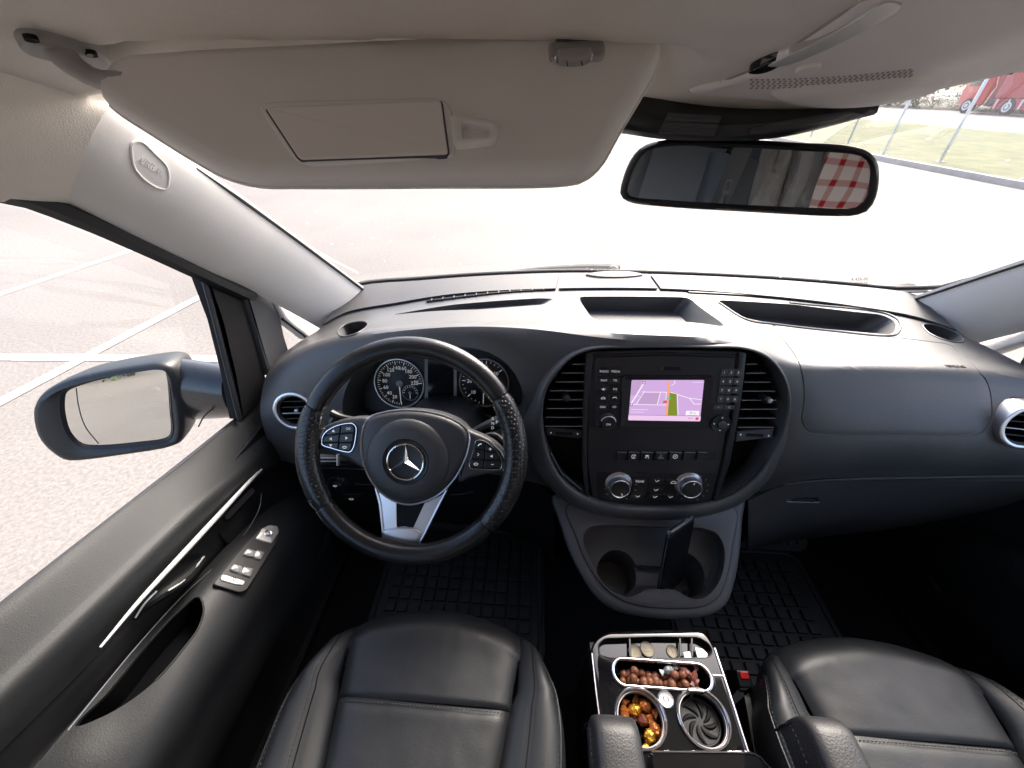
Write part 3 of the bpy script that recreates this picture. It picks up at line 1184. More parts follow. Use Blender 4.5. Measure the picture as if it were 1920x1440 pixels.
def well(px, depth, up=0.05, n=40, taper=0.9, smooth=True, direction=(0, 0.5, -0.87)):
    """A closed cutter whose mouth is the outline px on the dashboard's skin."""
    pts = spline(px, n, True) if smooth else [V((u, v, 0)) for u, v in px]
    d = V(direction).normalized()
    top, bot = [], []
    hit = [skin(q.x, q.y)[0] for q in pts]
    c = sum(hit, V((0, 0, 0))) / len(hit)
    for q in hit:
        top.append(q - d * up)
        bot.append(c + (q - c) * taper + d * depth)
    n = len(hit)
    vs = top + hit + bot
    fs = [tuple(range(n)), tuple(range(2 * n, 3 * n))]
    for i in range(n):
        i2 = (i + 1) % n
        fs += [(i, i2, n + i2, n + i), (n + i, n + i2, 2 * n + i2, 2 * n + i)]
    return vs, fs


PIT = rpoly([(1082, 556), (1290, 557), (1362, 612), (1112, 600)], 12)
TRAY = rpoly([(1342, 562), (1480, 570), (1655, 590), (1682, 604), (1676, 628), (1560, 618), (1440, 605), (1395, 596)], 14)
SLOT = rpoly([(735, 590), (850, 571), (1010, 559), (1040, 560), (1020, 571), (900, 580)], 8)
OVL = [(634, 622), (642, 612), (662, 605), (685, 604), (690, 609), (676, 622), (654, 630), (638, 630)]
OVR = [(1730, 610), (1748, 609), (1775, 617), (1800, 630), (1806, 640), (1790, 642), (1760, 634), (1738, 622)]
CLUS = [(642, 775), (648, 730), (672, 690), (715, 664), (780, 652), (850, 650), (915, 660), (958, 690), (980, 735), (982, 785), (940, 812), (820, 800), (720, 806), (660, 806)]
cutters = [well(PIT, 0.055, smooth=False, taper=0.86), well(TRAY, 0.06, smooth=False, taper=0.88), well(SLOT, 0.018, smooth=False, taper=0.8),
           well(OVL, 0.05, taper=0.9), well(OVR, 0.05, taper=0.9),
           well(CLUS, 0.16, up=0.06, taper=0.93, direction=(0.0, 0.93, -0.36))]


# round side vents: frames standing on the skin
def skin_frame(u, v, ez):
    p, n = skin(u, v)
    return Fr(p, ez)


VL = Fr(P(553, 770, Y=.600), (0.10, -0.92, 0.30))
VR = Fr(P(1925, 800, Y=.568), (-0.12, -0.92, 0.30))
for vf in (VL, VR):
    cutters.append(lathe(vf, [(0.043, 0.03), (0.043, -0.05)], 40))
# seams pressed into the skin (glovebox lid, strip joints)
GLOVE = [(1448, 612), (1472, 640), (1496, 676), (1507, 720), (1507, 760), (1503, 786), (1513, 808), (1540, 814), (1680, 816), (1800, 817), (1840, 811), (1857, 788), (1859, 755), (1851, 718), (1838, 700), (1812, 672), (1784, 648), (1740, 640), (1600, 625), (1520, 617)]
for px, cl in ((GLOVE, True), ([(1061, 518), (1072, 532), (1080, 545)], False), ([(1230, 517), (1248, 532), (1257, 546)], False)):
    cutters.append(tube(skin_path(px, 150 if cl else 14, cl), 0.0016, 6, cl))
cutters.append(slab(STK, inset(inn, -0.003), -0.08, 0.016))
cut(body, cutters)
me = body.data
me.polygons.foreach_set('use_smooth', [True] * len(me.polygons))
me.set_sharp_from_angle(angle=R(32))

# textured strip under the windscreen: three sections with a recessed joint
for us in ((0.01, 0.40), (0.405, 0.565), (0.57, 0.99)):
    A, B = spline(rowA, 200), spline(rowB, 200)
    i0, i1 = int(us[0] * 199), int(us[1] * 199)
    mid = 3
    rs = []
    for k in range(7):
        t = k / 6
        row = []
        for i in range(i0, i1 + 1, 2):
            p = A[i].lerp(B[i], 0.02 + 0.93 * t)
            h = DB0.find_nearest(p)
            n = h[1] if h[1].z > 0 else -h[1]
            row.append(h[0] + n * 0.0025)
        rs.append(row)
    new('demister_strip', *shell(rs, 0.004, 1), 'dash_strip', dash)

# glovebox lid, slightly proud of the skin
gl_in = [(u + (1675 - u) * 0.006, v + (720 - v) * 0.012) for u, v in GLOVE]
pts = [(q.x, q.y) for q in spline(gl_in, 120, True)]
bmg = bmesh.new()
vsb = [bmg.verts.new((a, b, 0)) for a, b in pts]
bmg.faces.new(vsb)
bmesh.ops.triangulate(bmg, faces=bmg.faces)
geo0 = []
# a regular grid clipped to the outline keeps the lid following the skin's curve
def inside(q, poly):
    x, y = q
    r = False
    for i in range(len(poly)):
        (x1, y1), (x2, y2) = poly[i - 1], poly[i]
        if (y1 > y) != (y2 > y) and x < (x2 - x1) * (y - y1) / (y2 - y1) + x1:
            r = not r
    return r
bmg.free()
cxg, cyg = 1675, 725
vs, fs = [], []
NS = 14
for k in range(NS + 1):
    s = k / NS
    for a, b in pts:
        q, n = skin(cxg + (a - cxg) * s, cyg + (b - cyg) * s)
        e = 0.0012 if s < 0.985 else 0.0002
        vs.append(q + n * e)
m = len(pts)
for k in range(NS):
    for i in range(m):
        i2 = (i + 1) % m
        fs.append((k * m + i, k * m + i2, (k + 1) * m + i2, (k + 1) * m + i))
lid = new('glovebox_lid', vs, fs, 'dash_plastic', dash, angle=50)
p_, n_ = skin(1790, 688)
gf_ = Fr(p_, n_)
dd = V(gf_.px(1810, 689)) - V(gf_.px(1770, 687))
text('AIRBAG', 0.008, gf_, 0, 0, 0.0014, 'pod_plastic', dash, 'embossed_lettering', 0.0006, ang=math.atan2(dd.y, dd.x))

# defroster slit with ribs, speaker lid, label at the far corner
mb = MB()
sl = skin_path([(800, 566), (880, 556), (960, 548), (1040, 544)], 24, False, 0.003)
new('defroster_slot', *tube(sl, 0.0055, 8, False, r2=0.0016, nrm=(0, 0.3, 1)), 'deep_black', dash)
for i in range(1, 23, 2):
    q = sl[i]
    new('slot_rib', *boxw(q.x - 0.0012, q.x + 0.0012, q.y - 0.007, q.y + 0.004, q.z - 0.001, q.z + 0.0032), 'dash_plastic', dash)
sl2 = skin_path([(1290, 549), (1400, 555), (1520, 566), (1640, 583)], 24, False, 0.003)
new('defroster_slot', *tube(sl2, 0.0042, 8, False, r2=0.0014, nrm=(0, 0.3, 1)), 'pod_plastic', dash)
q, n = skin(1150, 521)
cf = Fr(q, n)
new('sensor_cap', *slab(cf, sm2(cf.pxs([(1098, 521), (1125, 516), (1150, 515), (1180, 516), (1204, 521), (1180, 525), (1150, 526), (1120, 525)]), 40), 0, 0.012, 0.004, dome=0.003), 'dash_strip', dash)
new('sensor_cap_rim', *tube([cf.w(a, b, 0.006) for a, b in sm2(cf.pxs([(1096, 521), (1125, 515), (1150, 514), (1180, 515), (1206, 521), (1180, 526), (1150, 527), (1120, 526)]), 40)], 0.0014, 6, True), 'key_plastic', dash)
q, n = skin(1692, 568)
lf = Fr(q, n)
for i in range(3):
    d0 = lf.px(1680 + i * 3, 566 + i * 3)
    d1 = lf.px(1702 + i * 2, 570 + i * 2)
    new('vent_mark', *tube([lf.w(*d0, 0.0035), lf.w(*d1, 0.0035)], 0.0006, 5), 'grey_print', dash)

# the bright rolled lip of the passenger tray and of the slot
new('tray_lip', *tube(skin_path([(1348, 568), (1400, 600), (1450, 608), (1560, 621), (1660, 630), (1682, 626), (1688, 606), (1665, 590), (1480, 568)], 90, False, 0.0005), 0.003, 8), 'dash_plastic', dash)
for nm, px in (('oval_rim', OVL), ('oval_rim', OVR)):
    new(nm, *tube(skin_path(px, 48, True, 0.0005), 0.0018, 8, True), 'dash_plastic', dash)


# round side vents
def round_vent(fr):
    t = new('air_vent', *band(fr, circ(0.043, 48), circ(0.034, 48), -0.03, 0.006, 0.003), 'satin_silver', dash)
    new('backing', *lathe(fr, [(0.035, -0.048), (0.035, -0.042)], 36), 'deep_black', t)
    new('inner_ring', *band(fr, circ(0.0345, 48), circ(0.0305, 48), -0.035, 0.0, 0.002), 'black_plastic', t)
    for k in range(4):
        b = -0.0195 + 0.013 * k
        h = math.sqrt(0.031 ** 2 - b * b)
        new('slat', *boxf(fr, -h, h, b - 0.0012, b + 0.0012, -0.022, -0.003, 0.0008), 'black_plastic', t)
    new('slat_edge', *boxf(fr, -0.028, 0.028, -0.0075, -0.0055, -0.004, -0.0015, 0.0005), 'brushed_alloy', t)
    kn_ = lathe(fr, [(0.0045, -0.012), (0.0048, 0.002), (0.003, 0.005), (0.001, 0.0055)], 16, 0.004, 0.001)
    new('vent_knob', *kn_, 'brushed_alloy', t)
    return t


tag(round_vent(VL), 'round side vent in a satin ring behind the steering wheel')
tag(round_vent(VR), 'round side vent in a satin ring beyond the glovebox')

# ------------------------------------------------------------------ centre pod
# the wide rolled collar that blends into the dashboard
cx_ = sum(a for a, b in outn) / 88
cy_ = sum(b for a, b in outn) / 88
rowsR = []
for s_in, s_out, c in ((1, 0, -0.05), (1, 0, -0.002), (0.92, .08, 0.0012), (0.75, .25, 0.0026), (0.4, .6, 0.0026), (0, 1.0, -0.001)):
    rowsR.append([STK.w(i[0] * s_in + o_[0] * s_out, i[1] * s_in + o_[1] * s_out, c) for i, o_ in zip(inn, outn)])
for k, (gr, c) in enumerate(((1.05, -0.009), (1.10, -0.022), (1.14, -0.045), (1.15, -0.09))):
    up_ = lambda b: max(0.0, min(1.0, (b - cy_) / 0.06))
    rowsR.append([STK.w(cx_ + (a - cx_) * (1 + (gr - 1) * (1 - 0.75 * up_(b))), cy_ + (b - cy_) * (1 + (gr - 1) * (1 - 0.9 * up_(b))), c - 0.02 * up_(b) * (k + 1) / 4) for a, b in outn])
new('pod_collar', *grid(rowsR, True), 'dash_plastic', dash, angle=60)
new('pod_backing', *slab(STK, inset(inn, -0.002), -0.075, -0.058), 'deep_black', dash)
# fascia carrying radio and climate panel, tilted sides
FAS = [(1107, 662), (1250, 658), (1393, 662), (1378, 760), (1357, 870), (1338, 946), (1230, 951), (1112, 945), (1102, 870), (1104, 760)]
fas2 = STK.pxs(FAS)
new('fascia', *slab(STK, rpoly(fas2, 0.004), -0.06, -0.010, 0.002), 'pod_plastic', dash)
new('fascia_groove', *tube([STK.w(a, b, -0.0098) for a, b in STK.pxs([(1113, 668), (1250, 664), (1387, 668)])], 0.0008, 6), 'deep_black', dash)
# side cheeks (the light sloping walls between fascia and vents)
for s, px in ((-1, [(1113, 660), (1100, 664), (1094, 760), (1092, 870), (1099, 940), (1106, 942), (1101, 870), (1103, 760)]), (1, [(1388, 660), (1402, 664), (1391, 760), (1371, 870), (1347, 940), (1340, 942), (1359, 870), (1380, 760)])):
    new('side_cheek', *slab(STK, STK.pxs(px), -0.06, -0.004, 0.0015), 'pod_plastic', dash)


# tall vents left and right of the fascia
def tall_vent(xl, xr, ys, label, mirror):
    """xl/xr: functions giving the vent's edges at pixel row y."""
    px = [(xl(y), y) for y in ys] + [(xr(y), y) for y in reversed(ys)]
    out_ = STK.pxs(px)
    t = new('air_vent', *slab(STK, out_, -0.058, -0.045), 'deep_black', dash)
    tag(t, label)
    n = 8
    y0, y1 = ys[0] + 12, ys[-1] - 6
    for k in range(n):
        y = y0 + (y1 - y0) * k / (n - 1)
        a0, b0 = STK.px(xl(y), y)
        a1, b1 = STK.px(xr(y), y)
        # blade tilted down towards the cabin
        bl = [STK.w(a0, b0 + 0.0025, -0.046), STK.w(a1, b1 + 0.0025, -0.046), STK.w(a1, b1, -0.012), STK.w(a0, b0, -0.012)]
        th = STK.ey * 0.0016
        vs = bl + [q - th for q in bl]
        fs = [(0, 1, 2, 3), (7, 6, 5, 4), (0, 4, 5, 1), (1, 5, 6, 2), (2, 6, 7, 3), (3, 7, 4, 0)]
        new('slat', vs, fs, 'button_plastic', t, smooth=False)
        new('slat_edge', *tube([STK.w(a0, b0 - 0.0004, -0.0118), STK.w(a1, b1 - 0.0004, -0.0118)], 0.0007, 5), 'grey_plastic', t)
    for k in range(3):
        f = 0.3 + 0.22 * k
        yy0, yy1 = y0 + 30, y1 - 4
        p0, p1 = STK.px(xl(yy0) + (xr(yy0) - xl(yy0)) * f, yy0), STK.px(xl(yy1) + (xr(yy1) - xl(yy1)) * f, yy1)
        new('vane', *tube([STK.w(*p0, -0.04), STK.w(*p1, -0.04)], 0.0012, 5), 'black_plastic', t)
    return t


def lin(pts):
    def f(y):
        for (y0, x0), (y1, x1) in zip(pts, pts[1:]):
            if y <= y1:
                return x0 + (x1 - x0) * (y - y0) / (y1 - y0)
        return pts[-1][1]
    return f


LXL = lin([(670, 1095), (700, 1056), (740, 1030), (800, 1022), (815, 1023)])
LXR = lin([(670, 1100), (700, 1097), (760, 1095), (815, 1093)])
tvl = tall_vent(LXL, LXR, [674, 690, 710, 735, 765, 800, 810], 'tall slatted centre vent nearest the steering wheel', False)
RXL = lin([(670, 1405), (700, 1405), (760, 1396), (815, 1388)])
RXR = lin([(670, 1412), (700, 1440), (740, 1462), (780, 1464), (815, 1456)])
tvr = tall_vent(RXL, RXR, [674, 690, 710, 735, 765, 800, 812], 'tall slatted centre vent nearest the glovebox', True)
for t, (u, v) in ((tvl, (1062, 746)), (tvr, (1438, 749))):
    a, b = STK.px(u, v, 0.0)
    new('vent_knob', *lathe(STK, [(0.006, -0.02), (0.007, -0.006), (0.0075, 0.003), (0.005, 0.007), (0.001, 0.008)], 18, a, b), 'black_plastic', t)
    new('knob_face', *lathe(STK, [(0.0045, 0.006), (0.0045, 0.0082), (0.003, 0.009)], 16, a + 0.001, b), 'brushed_alloy' if u > 1300 else 'button_plastic', t)
# thumb wheels under the vents and the open bins below
for px, nm in (([(1024, 806), (1093, 812), (1091, 826), (1026, 820)], 'left'), ([(1386, 814), (1456, 808), (1452, 824), (1383, 832)], 'right')):
    p2 = STK.pxs(px)
    t = new('thumbwheel_plate', *slab(STK, rpoly(p2, 0.002), -0.04, -0.008, 0.001), 'pod_plastic' if nm == 'left' else 'key_plastic', dash)
    ca, cb = sum(q[0] for q in p2) / 4, sum(q[1] for q in p2) / 4
    new('slider', *boxf(STK, ca - 0.016, ca + 0.016, cb - 0.003, cb + 0.003, -0.012, -0.0065, 0.001), 'deep_black', t)
    for s in (-1, 1):
        tri = [(ca + s * 0.028, cb), (ca + s * 0.025, cb + 0.002), (ca + s * 0.025, cb - 0.002)]
        new('arrow_mark', *slab(STK, tri, -0.009, -0.0076), 'white_print', t, smooth=False)
BINL = [(1024, 824), (1090, 830), (1092, 880), (1098, 930), (1085, 922), (1052, 890), (1032, 850)]
BINR = [(1382, 836), (1452, 828), (1438, 866), (1412, 900), (1372, 930), (1352, 936), (1362, 890)]
for px in (BINL, BINR):
    new('storage_bin', *slab(STK, STK.pxs(px), -0.0585, -0.056), 'deep_black', dash)
for px in ([(1032, 852), (1052, 890), (1090, 922)], [(1440, 864), (1414, 898), (1374, 930), (1350, 938)]):
    new('bin_lip', *tube([STK.w(a, b, -0.008) for a, b in STK.pxs(px)], 0.003, 8), 'pod_plastic', dash)

# chrome line and parcel hook under the glovebox
lp = [P(u, v, Y=y) for u, v, y in [(1468, 908, .570), (1520, 902, .568), (1600, 898, .570), (1700, 896, .572), (1850, 893.5, .576), (1990, 893, .572)]]
new('lower_edge_trim', *tube(spline(lp, 40), 0.0022, 8), 'dash_plastic', dash)
# lower dash on the passenger side, falling away into the footwell
lr = [[P(u, v, Y=y - 0.035) for u, v, y in [(1400, 935, .60), (1470, 906, .615), (1680, 897, .62), (1860, 896, .62), (2000, 896, .61)]],
      [P(u, v, Y=y - 0.035) for u, v, y in [(1400, 990, .60), (1480, 975, .63), (1680, 960, .66), (1860, 950, .66), (2000, 950, .65)]],
      [P(u, v, Y=y - 0.035) for u, v, y in [(1400, 1030, .70), (1480, 1010, .76), (1680, 990, .80), (1860, 985, .80), (2000, 985, .78)]]]
new('lower_panel', *shell(loft(lr, 30, 14), 0.006, 1), 'dash_plastic', dash)
hk = Fr(P(1505, 936, Y=.580), (0, -0.95, 0.3))
h_ = new('parcel_hook', *slab(hk, rrect(-0.034, 0.034, -0.006, 0.006, 0.005), -0.02, 0.002, 0.001), 'deep_black', dash)
new('hook_bar', *tube([hk.w(-0.034, -0.006, 0.003), hk.w(0.034, -0.004, 0.003)], 0.0012, 6), 'satin_silver', h_)
new('hook_tongue', *boxf(hk, -0.02, 0.022, -0.003, 0.004, 0.0, 0.006, 0.001), 'black_plastic', h_)
# ------------------------------------------------------------------ radio with map screen
radio = thing('car_radio', STK.w(*STK.px(1245, 860), -0.01), 'black car radio with lit map screen and number keys in the centre pod', 'radio')
RB = [(1117, 672), (1248, 668), (1381, 672), (1374, 740), (1360, 806), (1240, 806), (1116, 802)]
new('housing', *slab(STK, rpoly(STK.pxs(RB), 0.003), -0.02, -0.006, 0.0015), 'pod_plastic', radio)
CR = -0.006


def spx(u, v):
    return STK.px(u, v, CR)


# deep bezel around the screen
bo = [spx(*q) for q in [(1166, 704), (1336, 704), (1326, 800), (1163, 798)]]
bi = [spx(*q) for q in [(1184, 712), (1320, 712), (1312, 789), (1178, 787)]]
bo4, bi4 = rpoly(bo, 0.004), rpoly(bi, 0.002)
new('screen_bezel', *band(STK, bo4, bi4, CR - 0.001, CR + 0.0045, 0.0, cin=CR + 0.0014), 'button_plastic', radio)
SCQ = [(1182.5, 711), (1321, 712), (1313, 790), (1177.5, 788)]
scr = new('screen', *slab(STK, [STK.px(u, v, CR + 0.001) for u, v in SCQ], CR - 0.001, CR + 0.0010), 'map_ground', radio, smooth=False)
SC = CR + 0.0011


def mp(s, t):
    """Point of the map, s and t from 0 to 1 from its top left corner."""
    a = V(STK.px(*SCQ[0], SC)).lerp(V(STK.px(*SCQ[1], SC)), s)
    b = V(STK.px(*SCQ[3], SC)).lerp(V(STK.px(*SCQ[2], SC)), s)
    return tuple(a.lerp(b, t))


def mpoly(name, pts, m, lev):
    return new(name, [STK.w(*mp(*q), SC + 0.0001 * lev) for q in pts], [tuple(range(len(pts)))], m, scr, smooth=False)


def mline(name, pts, wd, m, lev):
    mb = MB()
    for p0, p1 in zip(pts, pts[1:]):
        a, b = V(mp(*p0)), V(mp(*p1))
        t = (b - a).normalized()
        s = V((-t.y, t.x)) * wd / 2
        mb.add(([STK.w(*(a + s), SC + 0.0001 * lev), STK.w(*(b + s), SC + 0.0001 * lev), STK.w(*(b - s), SC + 0.0001 * lev), STK.w(*(a - s), SC + 0.0001 * lev)], [(0, 1, 2, 3)]))
    return mb.build(name, m, scr, smooth=False)


mpoly('map_block', [(0.16, 0.32), (0.41, 0.32), (0.38, 0.60), (0.12, 0.60)], 'map_block', 1)
mpoly('map_block', [(0.0, 0.0), (0.17, 0.0), (0.08, 0.42), (0.0, 0.42)], 'map_block', 1)
mpoly('map_park', [(0.545, 0.31), (0.64, 0.34), (0.675, 0.86), (0.545, 0.86)], 'map_park', 3)
for pts, wd in (([(0.18, 0.10), (0.03, 0.58)], 0.0022), ([(0.20, 0.28), (0.10, 0.60)], 0.0012), ([(0.17, 0.30), (0.52, 0.30)], 0.0011), ([(0.42, 0.30), (0.39, 0.61)], 0.0012), ([(0.04, 0.60), (0.52, 0.61)], 0.0011),
                ([(0.50, 0.30), (0.50, 0.58)], 0.0009), ([(0.56, 0.30), (0.82, 0.44), (0.99, 0.47)], 0.0012), ([(0.82, 0.43), (0.89, 0.58), (0.99, 0.57)], 0.0012), ([(0.59, 0.0), (0.61, 0.08), (0.56, 0.14)], 0.0010),
                ([(0.03, 0.73), (0.27, 0.73)], 0.0008), ([(0.03, 0.79), (0.22, 0.79)], 0.0008), ([(0.84, 0.06), (0.98, 0.06)], 0.0007), ([(0.0, 0.40), (0.14, 0.40)], 0.0006), ([(0.65, 0.34), (0.69, 0.86)], 0.0010)):
    mline('map_road', pts, wd, 'map_road', 2)
mline('map_route', [(0.515, 0.04), (0.525, 0.30), (0.53, 0.86)], 0.0034, 'map_route', 4)
mpoly('map_bar', [(0, 0.865), (1, 0.865), (1, 1), (0, 1)], 'map_bar', 4)
mline('map_bar_edge', [(0, 0.865), (1, 0.865)], 0.0006, 'map_ink', 5)
mpoly('map_marker', [(0.46, 0.52), (0.50, 0.49), (0.525, 0.52), (0.51, 0.56), (0.47, 0.56)], 'map_red', 6)
mpoly('map_marker', [(0.51, 0.43), (0.56, 0.42), (0.57, 0.46), (0.52, 0.47)], 'map_green', 7)
for s, t in ((0.185, 0.08), (0.03, 0.61)):
    mpoly('map_marker', [(s - .018, t - .03), (s + .018, t - .03), (s + .018, t + .03), (s - .018, t + .03)], 'map_ink', 6)
    mpoly('map_marker', [(s - .010, t - .016), (s + .010, t - .016), (s + .010, t + .016), (s - .010, t + .016)], 'map_road', 7)
mpoly('scale_box', [(0.79, 0.74), (0.97, 0.74), (0.97, 0.855), (0.79, 0.855)], 'map_road', 6)
mline('scale_bar', [(0.81, 0.845), (0.95, 0.845)], 0.0006, 'map_ink', 8)
a, b = mp(0.88, 0.79)
text('30 m', 0.0042, STK, a, b, SC + 0.0008, 'map_ink', scr)
a, b = mp(0.86, 0.93)
text('DTT', 0.003, STK, a, b, SC + 0.0008, 'map_ink', scr)
mpoly('map_marker', [(0.93, 0.90), (0.97, 0.90), (0.97, 0.965), (0.93, 0.965)], 'map_red', 6)

# disc slot
a, b = spx(1257, 691)
new('card_slot', *boxf(STK, a - 0.018, a + 0.018, b - 0.003, b + 0.003, CR - 0.001, CR + 0.0006, 0.0003, 0.0015), 'deep_black', radio)
new('slot_button', *boxf(STK, a - 0.0175, a - 0.0125, b - 0.003, b + 0.003, CR, CR + 0.002, 0.0005), 'key_plastic', radio)

# left column of keys
KEYS = [('RADIO', 'MEDIA'), ('NAVI', 'TEL'), ('X', 'SYS'), ('C', 'J'), ('DISC', 'CD')]
for i, (l_, r_) in enumerate(KEYS):
    y = 696 + 16.6 * i
    for j, s in enumerate((l_, r_)):
        x = (1132.5, 1154)[j] - 0.6 * i
        a, b = spx(x, y)
        k = new('button', *boxf(STK, a - 0.0095, a + 0.0095, b - 0.0068, b + 0.0068, CR - 0.001, CR + 0.0018, 0.0008, 0.0012), 'button_plastic', radio)
        if s in ('X', 'C', 'J'):
            mb = MB()
            if s == 'X':
                mb.add(slab(STK, [(a - .003, b - .0012), (a - .001, b - .0012), (a + .0008, b - .003), (a + .0008, b + .003), (a - .001, b + .0012), (a - .003, b + .0012)], CR + .0018, CR + .0021))
                mb.add(tube([STK.w(a + .0015, b - .002, CR + .002), STK.w(a + .0035, b + .002, CR + .002)], 0.0004, 4))
            elif s == 'C':
                mb.add(tube([STK.w(a + .0035 * math.cos(t), b - .001 + .003 * math.sin(t), CR + .002) for t in [R(q) for q in range(0, 181, 20)]], 0.0005, 4))
                mb.add(boxf(STK, a - .004, a + .004, b - .002, b - .001, CR + .0018, CR + .0021))
            else:
                mb.add(tube([STK.w(a + .004 * math.cos(t), b - .0015 + .0035 * math.sin(t), CR + .002) for t in [R(q) for q in range(20, 161, 20)]], 0.0007, 4))
            mb.build('icon', 'white_print', k, smooth=False)
        else:
            text(s, 0.0042 if len(s) > 4 else 0.0040, STK, a, b, CR + 0.0021, 'white_print', k, sx=0.9)
# on/volume knob
a, b = spx(1139, 789)
kb_ = new('volume_knob', *lathe(STK, [(0.0165, CR - 0.001), (0.0165, CR + 0.001), (0.0145, CR + 0.003), (0.0138, CR + 0.010), (0.0125, CR + 0.012), (0.002, CR + 0.0118)], 32, a, b), 'button_plastic', radio)
new('knob_arc', *tube([STK.w(a + 0.0142 * math.cos(R(t)), b + 0.0142 * math.sin(R(t)), CR + 0.0108) for t in range(15, 166, 10)], 0.0009, 6), 'satin_silver', kb_)
text('ON', 0.0042, STK, a, b - 0.002, CR + 0.0122, 'white_print', kb_)

# number pad
for i in range(4):
    for j in range(3):
        y = 698 + 16.6 * i
        x = 1357 + 13.2 * j - 2.2 * i
        a, b = spx(x, y)
        k = new('number_key', *boxf(STK, a - 0.0060, a + 0.0060, b - 0.0068, b + 0.0068, CR - 0.001, CR + 0.0022, 0.0009, 0.0010), 'key_plastic', radio)
        text('123456789*0#'[i * 3 + j], 0.0046, STK, a, b, CR + 0.0025, 'white_print', k)
for j, s in enumerate(('<', 'C')):
    a, b = spx(1346 + 20.5 * j, 763)
    k = new('number_key', *boxf(STK, a - 0.0093, a + 0.0093, b - 0.0042, b + 0.0042, CR - 0.001, CR + 0.0022, 0.0009, 0.0010), 'key_plastic', radio)
    text(s, 0.0038, STK, a, b, CR + 0.0025, 'white_print', k)
# rotary selector with centre button
a, b = spx(1350, 793)
rk = new('selector_knob', *lathe(STK, [(0.0185, CR - 0.001), (0.0185, CR + 0.003), (0.0175, CR + 0.0055), (0.012, CR + 0.0045), (0.002, CR + 0.004)], 36, a, b), 'button_plastic', radio)
new('centre_button', *lathe(STK, [(0.0075, CR + 0.003), (0.0075, CR + 0.008), (0.006, CR + 0.0095), (0.001, CR + 0.0098)], 24, a + 0.002, b - 0.001), 'key_plastic', rk)
for t in range(4):
    f = STK.at(a, b).rot(R(90 * t))
    new('arrow_mark', *slab(f, [(0, 0.0145), (-0.0016, 0.0122), (0.0016, 0.0122)], CR + 0.0050, CR + 0.0056), 'white_print', rk, smooth=False)

# ------------------------------------------------------------------ row of push buttons and climate panel
clim = thing('climate_panel', STK.w(*STK.px(1230, 940), -0.01), 'black climate panel with two silver ringed knobs below the radio', 'climate panel')
CL = -0.0095
new('faceplate', *slab(STK, rpoly([STK.px(u, v, CL) for u, v in [(1118, 884), (1346, 888), (1332, 940), (1230, 946), (1122, 938)]], 0.003), -0.02, CL + 0.001, 0.001), 'black_plastic', clim)


def cpx(u, v):
    return STK.px(u, v, CL)


row = thing('switch_row', STK.w(*STK.px(1235, 864), -0.01), 'row of seven black push switches with hazard triangle under the radio', 'switches')
X0 = [1154, 1175, 1199, 1225, 1251, 1278, 1303, 1325]
for i in range(7):
    a0, b0 = cpx(X0[i] + 0.8, 861)
    a1, b1 = cpx(X0[i + 1] - 0.8, 846)
    k = new('button', *boxf(STK, a0, a1, b0, b1, CL - 0.001, CL + 0.005, 0.0012, 0.001), 'button_plastic', row)
    new('button_edge', *tube([STK.w(a0, b1 - .0004, CL + .0047), STK.w(a1, b1 - .0004, CL + .0047)], 0.0005, 5), 'grey_plastic', k)
    ca, cb = (a0 + a1) / 2, (b0 + b1) / 2
    z = CL + 0.0052
    mb = MB()
    if i == 1:
        mb.add(tube([STK.w(ca + .004 * math.cos(R(t)), cb + .004 * math.sin(R(t)), z) for t in range(30, 331, 25)], 0.0006, 4))
        mb.add(tube([STK.w(ca - .003, cb - .004, z), STK.w(ca + .004, cb + .004, z)], 0.0005, 4))
    elif i == 2:
        mb.add(boxf(STK, ca - .003, ca + .003, cb, cb + .003, z - .0003, z))
        mb.add(tube([STK.w(ca - .003, cb - .001, z), STK.w(ca - .001, cb - .004, z)], 0.0007, 4)).add(tube([STK.w(ca + .002, cb - .001, z), STK.w(ca + .004, cb - .004, z)], 0.0007, 4))
    elif i == 3:
        for sc_ in (0.0062, 0.0032):
            mb.add(tube([STK.w(ca + sc_ * math.sin(R(t)), cb - .001 + sc_ * math.cos(R(t)), z) for t in (0, 120, 240)], 0.0006, 4, True))
    elif i == 4:
        mb.add(tube([STK.w(ca + .0042 * math.cos(R(t)), cb + .0042 * math.sin(R(t)), z) for t in range(0, 360, 24)], 0.0005, 4, True))
    if mb.v:
        mb.build('icon', 'white_print' if i != 3 else 'wrapper_silver', k, smooth=False)
    if i == 4:
        text('A', 0.0045, STK, ca, cb, z, 'white_print', k)
new('recess_edge', *tube([STK.w(*cpx(1152, 863), CL + .001), STK.w(*cpx(1325, 863), CL + .001), STK.w(*cpx(1342, 860), CL + .001), STK.w(*cpx(1340, 847), CL + .001)], 0.0009, 5), 'pod_plastic', row)
